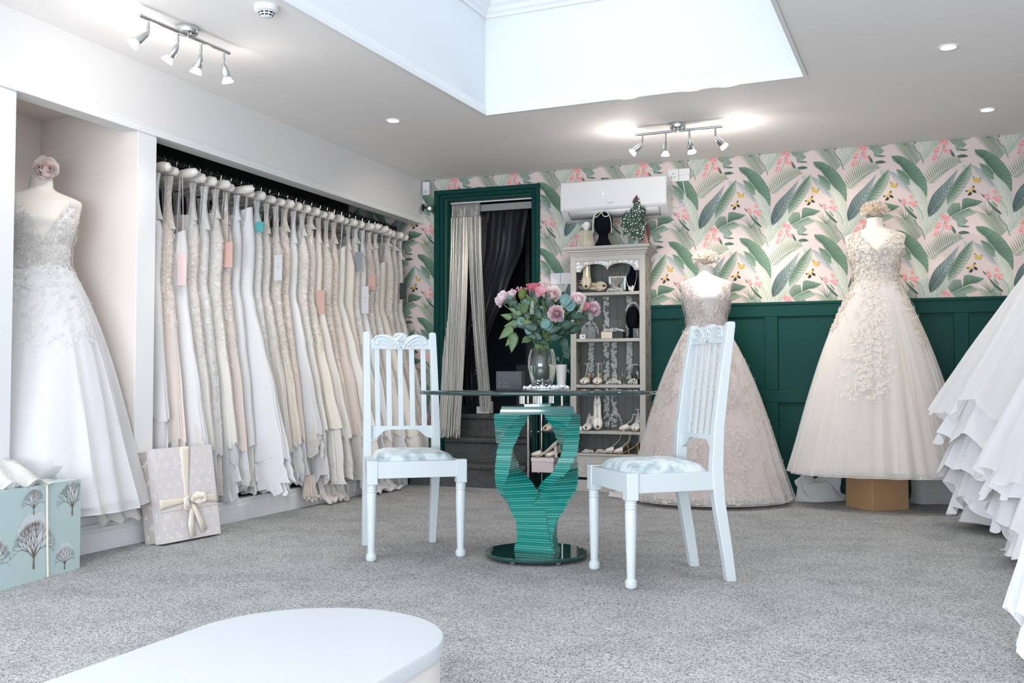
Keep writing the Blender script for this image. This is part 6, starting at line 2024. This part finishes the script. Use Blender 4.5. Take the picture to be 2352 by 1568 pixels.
# --- blush gown between the cabinet and the middle of the wall
pk = at(1627, 1140, Z=0)
pkx, pky = -1.175, 6.70
yawp = R_(14)
mq, Tp = mannequin((pkx, pky, 0), 1.580, 'cream dress mannequin wearing the blush gown behind the right-hand chair', yawp, .95)
F['iv_o2'] = fabric('outer_sheer_tulle', (.93, .93, .92), trans=.62, transl=.3, rough=.9)
F['pink_l'] = fabric('blush_lining', (.84, .62, .55), transl=.1, rough=.5)
F['pink_o'] = fabric('embroidered_ivory_tulle', (.92, .87, .84), trans=.66, transl=.25, rough=.9)
F['pink_b'] = fabric('blush_lace_bodice', (.76, .64, .58), transl=.1, lacecol=((.80, .69, .62), (.90, .86, .84)), bump=.5, lsc=60)
def hem_p(a):
    c = math.cos(a); R = .50
    if c > .3: R = .50 + .03 * (c - .3)
    return ((R, .42), .025)
g1, rw1 = gown((pkx, pky, 0), 1.58, yawp, 'blush_gown', 'blush gown under ivory floral tulle with plunging lace bodice, behind the right-hand chair', Tp, (1.468, 1.225, 1.34, 1.28), 1.175, hem_p,
     (F['pink_b'], F['pink_l'], F['pink_o'], F['tulle_w'], F['iv_o2']),
     [('bodice', 620, ((.010, .021), LC)), ('skirt', 260, ((.012, .024), LC, (FRONT(22), .22, .50, 1.1))), ('skirt', 150, ((.012, .024), LC, (FRONT(-48), .20, .45, 1.0))), ('skirt', 900, ((.009, .018), (.86, .80, .77), (FRONT(10), 1.0, 1.0, .45)))], npl=13, wsc=.95, seed=1,
     clampf=lambda p: Vector((p.x, min(p.y, .47), max(p.z, .012))))
mb = MB(); pompom(mb, (0, 0, .042), .088, 90, ((.93, .86, .78), (.95, .92, .88)), 3)
o = mb.build('flower_headpiece', M['petal'], None); o.location = (pkx, pky, 1.583); tag(o, 'cream ruffled fabric flower on the neck of the blush gown mannequin', 'fabric flower')

# --- ivory gown on the brown box
ivx, ivy = -.105, 6.83
yawi = R_(3)
bxw = thing('display_plinth', (ivx - .01, 6.80, 0), 'brown wooden block under the ivory tulle gown by the panelled wall', 'plinth', R_(38))
mb = MB(); mb.box((-.135, -.135, 0), (.135, .135, .225)); mb.build('block', M['wood'], bxw, smooth=False, bevel=.003)
mq, Ti = mannequin((ivx, ivy, .2255), 1.862, 'cream dress mannequin raised on the brown block wearing the ivory gown', yawi, 1.0)
F['iv_l'] = fabric('ivory_blush_lining', (.90, .80, .72), transl=.15, rough=.6)
F['iv_o'] = fabric('soft_sparkle_tulle', (.95, .89, .84), trans=.40, transl=.3, rough=.9, sparkle=45)
F['iv_b'] = fabric('ivory_lace_bodice', (.82, .77, .70), transl=.1, lacecol=((.78, .71, .63), (.86, .82, .76)), bump=.7, lsc=36)
g2, rw2_ = gown((ivx, ivy, .2255), 1.862, yawi, 'ivory_gown', 'long ivory sparkling tulle gown with lace bodice raised on the brown block', Ti, (1.545, 1.40, 1.42, 1.40), 1.215, lambda a: ((.52, .37), -.02 + .035 * (1 - math.cos(a * 2)) * 0 - .012 * math.sin(a)),
     (F['iv_b'], F['iv_l'], F['iv_o'], F['tulle_w'], F['iv_o2']),
     [('bodice', 760, ((.008, .016), (.92, .87, .81))), ('skirt', 420, ((.010, .020), (.93, .89, .84), (FRONT(-8), .20, .62, 1.0))), ('skirt', 150, ((.010, .020), (.93, .89, .84), (FRONT(62), .16, .34, 1.0))), ('skirt', 130, ((.010, .020), (.93, .89, .84), (FRONT(-70), .16, .26, 1.0)))], npl=17, seed=2,
     clampf=lambda p: Vector((p.x, min(p.y, .38), p.z)))
mb = MB(); pompom(mb, (0, 0, .042), .088, 90, ((.93, .82, .72), (.95, .89, .82)), 5)
o = mb.build('flower_headpiece', M['petal'], None); o.location = (ivx, ivy, 1.866); tag(o, 'peach ruffled fabric flower on the neck of the tall ivory gown mannequin', 'fabric flower')


def puddle(label, pts, fab, seed, hgt=.10, n=22, m=16):
    """soft folded cloth lying on the carpet: pts = outline strip (near edge, far edge)"""
    a, b = pts; A = cr3(a, n); B_ = cr3(b, n); rows = []
    for i in range(m):
        u = i / (m - 1); row = []
        for k in range(n):
            p = A[k].lerp(B_[k], u)
            h = max(0, .42 + .9 * noise.noise(Vector((k * .17, i * .16, seed * 3.1)))) + .16 * math.sin(k * .55 + i * .3)
            edge = min(1, u * 3.2)
            p = p + Vector((.015 * math.sin(i * .4 + k * .4), 0, 0))
            p.z = max(.004, p.z + .005 + hgt * h * edge)
            row.append(p)
        rows.append(row)
    mb = MB(); mb.grid(rows, col=[(.7, .7, .7)] * ((m - 1) * (n - 1)))
    o = mb.build('gown_train', fab, None, solid=.0015); tag(o, label, 'gown train'); return o


puddle('pale tulle train of the blush gown folded on the carpet beside the ivory gown', ([at(1825, 1153, Z=0), at(1870, 1155, Z=0), at(1912, 1154, Z=0), at(1945, 1150, Z=0)], [Vector((-.62, 6.98, .10)), Vector((-.55, 7.03, .12)), Vector((-.46, 7.05, .14)), Vector((-.36, 7.0, .12))]), F['tulle_w'], 1, .11)
puddle('sheer tulle train of the ivory gown spread to its right on the carpet', ([at(2085, 1156, Z=0), at(2120, 1160, Z=0), at(2180, 1160, Z=0), at(2245, 1168, Z=0)], [Vector((.10, 7.02, .24)), Vector((.18, 7.04, .26)), Vector((.28, 7.02, .30)), Vector((.40, 6.99, .30))]), F['iv_o2'], 2, .08)
puddle('sheer train edge of the blush gown lying under the right-hand chair seat', ([at(1395, 1141, Z=0), at(1440, 1147, Z=0), at(1480, 1150, Z=0)], [at(1400, 1134, Z=0), at(1450, 1138, Z=0), at(1490, 1142, Z=0)]), F['tulle_w'], 4, .04)

# --- niche gown
nx, ny = -3.845, 3.655
yawn = R_(52)
mq, Tn = mannequin((nx, ny, PL), 1.800, 'cream dress mannequin in the lit niche at far left', yawn, 1.0)
F['ni_b'] = fabric('niche_lace_bodice', (.78, .74, .69), transl=.1, lacecol=((.76, .72, .67), (.86, .85, .84)), bump=.5, lsc=60)
def clampn(p):
    # the opening of the niche holds the skirt between the pillar and the post
    Mx = Matrix.Rotation(yawn, 3, 'Z'); w_ = Mx @ p + Vector((nx, ny, PL))
    if w_.x < -3.53:
        w_.y = min(max(w_.y, 3.262), 3.972); w_.x = max(w_.x, -4.19)
    if w_.y < 3.44: w_.x = min(w_.x, -3.525 + max(0, min(1, (w_.z - .36) / .35)) * .3)
    w_.z = max(w_.z, PL + .07 if w_.x < -3.50 else .15)
    return Mx.inverted() @ (w_ - Vector((nx, ny, PL)))
g3, rw3 = gown((nx, ny, PL), 1.8, yawn, 'niche_gown', 'white A-line gown with silver lace bodice in the lit niche at far left', Tn, (1.55, 1.33, 1.40, 1.35), 1.24, lambda a: ((.50, .50), .085),
     (F['ni_b'], F['white'], F['tulle_w'], F['white']),
     [('bodice', 700, ((.006, .013), (.80, .79, .79))), ('skirt', 260, ((.008, .015), (.86, .86, .87), (FRONT(0), .8, .34, 1.2)))], npl=9, seed=3, clampf=clampn)
# rose on the neck
mb = MB(); petals(mb, (0, 0, 0), .088, 7, 7, lambda f, r: mix3((.93, .74, .71), (.95, .88, .86), f ** .5), up=(.72, -.62, .35), seed=9, closed=1.2)
o = mb.build('rose_headpiece', M['petal'], None); o.location = (nx + .012, ny + .012, 1.812); tag(o, 'pale pink fabric rose on the neck of the niche mannequin', 'fabric flower')
mb = MB(); mb.grid([[(-3.50 + .02 * math.sin(k * .9) - .05 * (1 - u), 3.70 + .30 * k / 20 + .01 * u, lerp(.23, .115 + .03 * abs(math.sin(k * .8)), u)) for k in range(21)] for u in (0, .3, .6, .8, 1)], col=[(.6, .6, .6)] * 80)
o = mb.build('gown_train', F['tulle_i'], None, solid=.002); tag(o, 'gathered ivory underlayer hanging below the niche gown over the plinth', 'gown train')
# sparkling veil draped over the mint box
q0 = Vector((-3.30, 2.80, .392)); rows = []
for i in range(14):
    u = i / 13; row = []
    for k in range(22):
        v = k / 21; y = lerp(2.78, 3.22, v); xx = lerp(-3.62, -3.245, min(1, u * 1.35)); zz = .40 + .12 * (1 - min(1, u * 1.5)) ** 1.5 + .014 * math.sin(k * 1.1 + i)
        if u > .7: xx = lerp(xx, xx + .0, 1) ; zz = .392 - (u - .7) * (.18 if v < .62 else (.42 if v < .93 else .1)) * (1 + .3 * math.sin(k * 1.7)); xx = lerp(-3.262, -3.352, v) + .012 * math.sin(k * 1.3) + .010
        row.append((xx, y, zz))
    rows.append(row)
mb = MB(); mb.grid(rows, col=[(.9, .9, .9)] * (13 * 21)); o = mb.build('veil', F['lace_w'], None, solid=.002); tag(o, 'sparkling white tulle veil with lace edge draped over the mint tree box', 'veil')


# --- white gowns on the right
def big_gown(loc, ztop, label, rx, ry, hemz, seed, layers=5, ymax=None):
    t = thing('wedding_gown', loc, label, 'wedding gown', group='white gowns on the right rail')
    rr = random.Random(seed)
    for L in range(layers):
        f = L / max(1, layers - 1); k = 1 - .13 * f; zb = lerp(hemz, .02, f ** .8); NA = 220; rows = []
        nn = rr.choice((26, 30, 34)); ph = rr.uniform(0, 6)
        for i in range(25):
            u = i / 24; row = []
            for j in range(NA):
                a = 2 * PI * j / NA
                pl = math.sin(nn * a + ph + .5 * math.sin(2 * a)) * .6 + .4 * math.sin((2 * nn + 3) * a + ph)
                rag = .10 * noise.noise(Vector((math.cos(a) * 2.5, math.sin(a) * 2.5, seed + L * 3.3))) + .02 * math.sin(17 * a + L)
                f_ = u ** .86; pl = max(-1.2, fold(a, u, nn * .2, seed + L)) * .8
                x = lerp(.13, rx * k, f_) * math.cos(a) * (1 + .07 * pl * min(1, u * 1.5)); y = lerp(.10, ry * k, f_) * math.sin(a) * (1 + .07 * pl * min(1, u * 1.5))
                z = lerp(ztop, zb + rag * (u ** 3) * 1.2, u) + .02 * pl * u ** 3
                z = max(z, .008 + .01 * L * u)
                X, Y = loc[0] + x, loc[1] + y
                X = min(X, XR - .02)
                if ymax: Y = min(Y, ymax)
                row.append((X - loc[0], Y - loc[1], z))
            rows.append(row)
        mb = MB(); mb.grid(rows, True, col=lacecolour(rows, lambda z, j: 1 if z < zb + .14 and L % 2 else 0))
        mb.build('skirt_layer', (F['tulle_w'], F['white'], F['lace_w'], F['tulle_w'], F['white'])[L % 5], t)
    mb = MB(); rows = []
    for z, w_, d in ((ztop - .02, .13, .10), (ztop + .12, .14, .10), (ztop + .26, .16, .12), (ztop + .36, .15, .09)):
        rows.append([(w_ * math.cos(2 * PI * k / 30), d * math.sin(2 * PI * k / 30), z) for k in range(30)])
    mb.grid(rows, True, col=[(1, 1, 1)] * 90); mb.build('bodice', F['lace_w'], t)
    return t


big_gown((1.01, 6.02, 0), 1.66, 'big white tulle ball gown with tiered ragged hem, farthest back on the right edge', .80, .52, .62, 11, 6, 7.17)
big_gown((1.10, 4.98, 0), 1.56, 'white lace-edged tulle gown in front of it on the right edge, above the carpet', .74, .48, .40, 12, 5)
big_gown((1.02, 4.02, 0), 1.50, 'nearer white satin gown whose hem folds touch the carpet at the right edge', .62, .42, .20, 13, 4)
big_gown((.85, 3.14, 0), 1.45, 'nearest white gown, only its hem showing at the lower right corner', .55, .38, .15, 14, 3)

# ================================================================ VASE OF FLOWERS
VX, VY, VZ = -1.525, 4.36, .7695
tr = thing('mirror_tray', (VX + .02, VY, VZ), 'thin mirrored tray edged with pearls and crystals under the vase', 'tray')
mb = MB(); mb.lathe([(.001, 0), (.110, 0), (.112, .003), (.110, .006), (.001, .006)], 48, caps=False); mb.build('mirror', mat('mirror_tray', (.75, .80, .80), .04, metal=.9), tr)
mb = MB(); rr = random.Random(3)
for k in range(120):
    a = 2 * PI * rr.random(); r0 = rr.uniform(.060, .106); q = rr.uniform(.004, .009)
    mb.ball((r0 * math.cos(a), r0 * math.sin(a), .006 + q * .9 + .006 * (rr.random() < .2)), q, 7, 5)
o = mb.build('pearl_beads', mat('white_pearls', (.82, .83, .84), .2), tr); o['kind'] = 'stuff'
vs = thing('flower_vase', (VX, VY, VZ + .0075), 'clear glass barrel vase half full of water on the mirrored tray', 'vase')
pro = [(.036, 0), (.045, .012), (.056, .045), (.0635, .085), (.0655, .115), (.063, .145), (.056, .172), (.0515, .184)]
inn = [(a - .0028, z + (.006 if z < .01 else 0)) for a, z in pro]
mb = MB(); mb.lathe([(.001, 0)] + pro + list(reversed(inn)) + [(.001, .006)], 48, caps=False); mb.build('glass_body', M['glass'], vs)
mb = MB(); P = []
for a, z in inn:
    if z <= .106: P.append((a - .0006, z + .0005))
P.append((.0622, .106)); mb.lathe([(.001, .0065)] + P + [(.001, .106)], 44, caps=False); mb.build('water', M['water'], vs)
mb = MB()
for k in range(46):
    a = rr.uniform(0, 6.3); r0 = .040 * rr.random() ** .5; z = rr.uniform(.014, .045)
    mb.ball((r0 * math.cos(a), r0 * math.sin(a), z), rr.uniform(.006, .010), 7, 5)
o = mb.build('crystal_balls', M['crystal'], vs); o['kind'] = 'stuff'

STEM_N = [0]
def stem_seat(c):
    """each stem gets its own seat in the neck; the stems twist together like a hand-tied spiral"""
    k = STEM_N[0]; STEM_N[0] += 1
    a = k * 2.39996; r_ = .0415 * math.sqrt((k + .7) / 31)
    b = a + R_(75)
    return Vector((r_ * math.cos(a), r_ * math.sin(a), .163)), Vector((r_ * .66 * math.cos(b), r_ * .66 * math.sin(b), .022))


GRN = mat('stem_green', (.16, .24, .09), .5); LEAFD = mat('deep_leaf', (.022, .055, .036), .45); LEAFM = mat('olive_leaf', (.09, .145, .06), .45); EUC = mat('eucalyptus_leaf', (.10, .20, .19), .5)


def flower(kind, px, py, dy, size, label, name, cat, face=(0, -1, .35), seed=0):
    size *= 1.28
    p = at(px, py, Y=VY + dy)
    t = thing(name, (VX, VY, VZ + .03), label, cat, group='flowers in the glass vase')
    o = Vector((VX, VY, VZ + .03)); c = p - o
    rr = random.Random(seed)
    neckp, foot = stem_seat(c)
    head = c - Vector(face).normalized() * size * .35
    mid = neckp.lerp(head, .5) + Vector((0, 0, .015)) + Vector((neckp.x * .2, 0, 0))
    mb = MB(); mb.tube([foot] + cr3([neckp, mid, head], 14), .0021, 6); mb.build('stem', GRN, t)
    mb = MB()
    if kind == 'rose':
        petals(mb, c - Vector(face).normalized() * size * .5, size * .62, 7, 6, lambda f, r: mix3((.84, .56, .58), (.90, .76, .76), f ** .6), up=face, seed=seed, closed=.9, curl=.5)
    elif kind == 'carn':
        petals(mb, c - Vector(face).normalized() * size * .5, size * .62, 12, 7, lambda f, r: mix3((.52, .20, .27), (.82, .60, .64), r.random() ** .7), up=face, seed=seed, closed=.2, curl=.2)
    elif kind == 'pale':
        petals(mb, c - Vector(face).normalized() * size * .5, size * .60, 9, 5, lambda f, r: mix3((.86, .64, .68), (.90, .82, .84), r.random()), up=face, seed=seed, closed=.5, curl=.2)
    elif kind == 'calla':
        ax = Vector(face).normalized(); q = ax.to_track_quat('Z', 'Y').to_matrix(); rows = []
        for i in range(12):
            u = i / 11; row = []
            for j in range(17):
                a = -PI * .92 + 2 * PI * .92 * j / 16
                r_ = size * (.05 + .32 * u ** 1.5); lip = size * .40 * max(0, u - .55) * (.5 + .5 * math.cos(a))
                row.append(c + q @ Vector(((r_ + lip * .6) * math.cos(a), r_ * math.sin(a), size * (u * .95 - .6) + lip * .7)))
            rows.append(row)
        mb.grid(rows, col=[mix3((.76, .62, .46), mix3((.62, .16, .22), (.80, .38, .44), (seed % 3) / 2), min(1, (k // 16) / 6)) for k in range(11 * 16)])
    elif kind == 'berry':
        for k in range(34):
            d = Vector((rr.gauss(0, .5), rr.gauss(0, .3), rr.gauss(0, .2))) * size
            mb.ball(c + d, rr.uniform(.0035, .0055), 6, 4, col=mix3((.70, .30, .36), (.82, .58, .60), rr.random()))
    elif kind == 'veronica':
        P = [c + Vector((face[0] * size * u * .5, 0, -size * .9 + size * 1.6 * u)) for u in [k / 14 for k in range(15)]]
        mb.tube(P, .003, 5, col=(.4, .5, .35))
        for k in range(150):
            u = rr.random(); q = P[int(u * 14)]; r_ = .010 * (1 - u * .8); a = rr.uniform(0, 6.3)
            mb.bead(q + Vector((r_ * math.cos(a), r_ * math.sin(a), 0)), .0026, (.78, .80, .74))
    elif kind == 'bud':
        mb.ball(c, (size * .45, size * .45, size * .6), 10, 8, col=(.20, .27, .08))
    if kind in ('rose', 'carn', 'pale'):
        cm = MB(); ax = Vector(face).normalized(); b = c - ax * size * .62
        cm.tube([b - ax * size * .25, b - ax * size * .08, b + ax * size * .10], [.004, size * .20, size * .26], 9); cm.build('calyx', GRN, t)
    if mb.v: mb.build('bloom' if kind != 'veronica' else 'flower_spike', M['petal'], t)
    # a leaf or two on the stem
    lm = MB()
    q = mid.lerp(head, .2); s = 1 if rr.random() < .5 else -1
    leafmesh(lm, q, q + Vector((s * .035, -.02, .012)), .011); lm.build('leaf', LEAFM, t)
    return t


flower('rose', 1268, 672, -.04, .072, 'large pale pink rose at the top centre of the bouquet', 'rose', 'flower', (.35, -1, .5), 1)
flower('rose', 1328, 682, -.03, .062, 'pale pink rose on the right of the bouquet', 'rose', 'flower', (.4, -.8, .8), 2)
flower('carn', 1276, 719, -.09, .052, 'dusky mauve carnation low on the front of the bouquet', 'carnation', 'flower', (.1, -1, .1), 3)
flower('carn', 1369, 708, -.02, .046, 'pink carnation reaching out farthest to the right', 'carnation', 'flower', (.9, -.5, .1), 4)
flower('pale', 1148, 680, -.02, .056, 'pink edged carnation at the far left of the bouquet', 'carnation', 'flower', (-.6, -.8, .5), 5)
flower('pale', 1142, 696, .0, .040, 'drooping lilac pink bloom under the far left carnation', 'carnation', 'flower', (-.6, -.5, -.4), 15)
flower('pale', 1172, 672, .0, .044, 'white and pink bloom second from the left of the bouquet', 'carnation', 'flower', (-.2, -.7, .8), 6)
flower('calla', 1222, 668, -.02, .060, 'deep pink calla lily left of the large rose', 'calla_lily', 'flower', (.2, -.2, 1), 3)
flower('calla', 1236, 676, -.06, .052, 'soft pink calla lily directly against the large rose', 'calla_lily', 'flower', (.5, -.5, .7), 5)
flower('calla', 1340, 708, -.02, .046, 'coral calla lily under the right-hand rose', 'calla_lily', 'flower', (.7, -.4, .5), 4)
flower('rose', 1246, 652, .03, .050, 'half hidden pink rose at the very top of the bouquet', 'rose', 'flower', (.1, -.6, 1), 7)
flower('rose', 1258, 700, .02, .045, 'shaded peach rose beneath the large rose', 'rose', 'flower', (0, -1, .1), 8)
flower('berry', 1198, 664, .0, .035, 'spray of tiny pink berries at the upper left of the bouquet', 'berry_spray', 'flower', (0, 0, 1), 9)
flower('veronica', 1222, 700, -.07, .035, 'white flower spike hanging at the front left of the bouquet', 'veronica', 'flower', (.1, 0, 1), 10)
flower('veronica', 1330, 697, -.05, .035, 'white flower spike lying towards the right rose', 'veronica', 'flower', (1.6, 0, 1), 11)
flower('bud', 1200, 676, -.02, .036, 'olive green bud among the pink berries', 'bud', 'flower', (0, 0, 1), 12)


def sprig(pts, leaves, label, name, m, r0=.03, seed=0, rnd=False):
    t = thing(name, (VX, VY, VZ + .03), label, 'foliage', group='foliage in the glass vase')
    o = Vector((VX, VY, VZ + .03))
    P = [at(x, y, Y=VY + dy) - o for x, y, dy in pts]
    neckp, foot = stem_seat(P[0])
    mb = MB(); mb.tube([foot] + cr3([neckp] + P, 14), .002, 6); mb.build('stem', GRN, t)
    rr = random.Random(seed)
    for (x, y, dy, dx, dz, s) in leaves:
        b = at(x, y, Y=VY + dy) - o
        mb = MB(); d = Vector((dx, -.3 * rr.random(), dz)).normalized()
        if rnd:
            rows = []; n = 8; sd = d.cross(Vector((rr.uniform(-.3, .3), -1, .2))).normalized(); nr = sd.cross(d)
            for i in range(n + 1):
                u = i / n; w_ = s * .58 * math.sin(PI * min(1, .06 + .9 * u)) ** .6
                rows.append([b + d * s * 1.1 * u + sd * w_ * k + nr * .12 * s * (k * k) for k in (-1, -.5, 0, .5, 1)])
            mb.grid(rows)
        else: leafmesh(mb, b, b + d * s * 1.6, s * .48)
        mb.build('leaf', m, t, solid=.0006)


sprig([(1235, 770, -.02), (1195, 745, -.03), (1165, 760, -.04)], [(1190, 742, -.04, -1, -.2, .045), (1186, 765, -.05, -.7, -.9, .05), (1178, 750, -.05, -1, -.9, .055), (1180, 765, -.06, -.1, -1, .058), (1176, 730, -.03, -1, .3, .036)], 'broad olive leaves drooping at the lower left of the bouquet', 'leafy_branch', LEAFM, seed=1)
sprig([(1240, 770, -.02), (1210, 730, -.04), (1180, 700, -.03)], [(1200, 715, -.05, -.6, .5, .04), (1190, 700, -.05, -.6, .2, .045), (1212, 735, -.06, -.2, .9, .04), (1222, 745, -.06, -1, -.1, .05)], 'dark leaf sprig on the left of the bouquet', 'leafy_branch', LEAFD, seed=2)
sprig([(1255, 770, -.02), (1285, 730, -.05), (1300, 690, -.05)], [(1293, 700, -.07, .5, .9, .048), (1300, 705, -.06, .7, .1, .046), (1262, 735, -.09, -.4, -.5, .044), (1270, 748, -.08, -.9, 0, .04), (1282, 728, -.07, .7, -.4, .03)], 'round blue-green eucalyptus sprig on the right of the bouquet', 'eucalyptus_sprig', EUC, seed=3, rnd=True)
sprig([(1240, 775, -.02), (1215, 740, -.06), (1205, 710, -.06)], [(1208, 705, -.07, 0, 1, .034), (1206, 740, -.07, -.7, .2, .036), (1225, 755, -.07, -.8, -.2, .038), (1168, 688, -.04, .5, .3, .026)], 'round blue-green eucalyptus sprig at the front left of the bouquet', 'eucalyptus_sprig', EUC, seed=4, rnd=True)
sprig([(1255, 775, -.01), (1290, 755, -.04), (1320, 740, -.03)], [(1285, 748, -.06, 1, .1, .055), (1310, 722, -.05, 1, -.2, .05), (1305, 760, -.03, .9, .3, .05), (1290, 775, -.04, .5, -1, .05), (1296, 790, -.04, .35, -1, .05)], 'dark pointed leaves on the lower right of the bouquet', 'leafy_branch', LEAFD, seed=5)
sprig([(1250, 770, -.01), (1250, 730, -.05), (1245, 700, -.04)], [(1250, 740, -.07, .2, 1, .045), (1240, 735, -.07, -.3, 1, .045), (1262, 715, -.06, .3, 1, .035), (1235, 755, -.08, -.9, .2, .05), (1255, 760, -.08, .9, .2, .05), (1230, 700, -.06, -.2, 1, .05), (1245, 775, -.07, -1, .1, .045), (1260, 775, -.07, 1, 0, .045)], 'dark leaf sprig in the middle of the bouquet', 'leafy_branch', LEAFD, seed=6)
sprig([(1250, 775, .03), (1225, 735, .05), (1200, 700, .05)], [(1230, 725, .04, -.4, 1, .05), (1215, 715, .04, -.9, .6, .05), (1245, 705, .04, .2, 1, .05), (1275, 700, .05, .6, .8, .05), (1290, 725, .04, .9, .4, .05), (1265, 735, .04, .4, .9, .05), (1195, 730, .04, -.9, .2, .045)], 'dark leaf sprig at the back of the bouquet', 'leafy_branch', LEAFD, seed=7)

rs = random.Random(77)
for q_ in range(6):
    x0 = 1215 + q_ * 17; lv_ = []
    for _ in range(7):
        yy = rs.uniform(705, 790); xx = 1245 + (x0 - 1245) * (1.25 - (yy - 690) / 160) + rs.uniform(-16, 16)
        lv_.append((xx, yy, rs.uniform(-.08, .05), rs.uniform(-1, 1) + (x0 - 1252) / 50, rs.uniform(-.3, 1), rs.uniform(.036, .05)))
    sprig([(lerp(1248, x0, .4), 770, -.02), (lerp(1248, x0, .8), 735, -.03), (x0, 705, -.03)], lv_, '%s leafy stem from the left standing between the flowers in the vase' % ORD[q_], 'leafy_branch', LEAFD if q_ % 3 else LEAFM, seed=20 + q_)

# black card box with faint lettering
p = at(1172, 896, Y=4.52)
bk_ = thing('black_card_box', (p.x, 4.52, .7695), 'small black card box with faint silver lettering left of the vase on the glass table', 'box', R_(8))
mb = MB(); mb.box((-.064, -.03, 0), (.064, .03, .090)); mb.build('box', mat('matt_black_card', (.020, .026, .030), .5), bk_, smooth=False, bevel=.0015)
gm = mat('silver_print', (.16, .18, .19), .5)
text('lettering', 'ME - YOU', .011, (-.028, -.0304, .030), (PI / 2, 0, 0), gm, bk_)
mb = MB()
for (x0, x1) in ((-.058, -.038), (-.033, .006)): mb.box((x0, -.0306, .0145), (x1, -.0301, .0175))
mb.build('printed_line', gm, bk_, smooth=False)
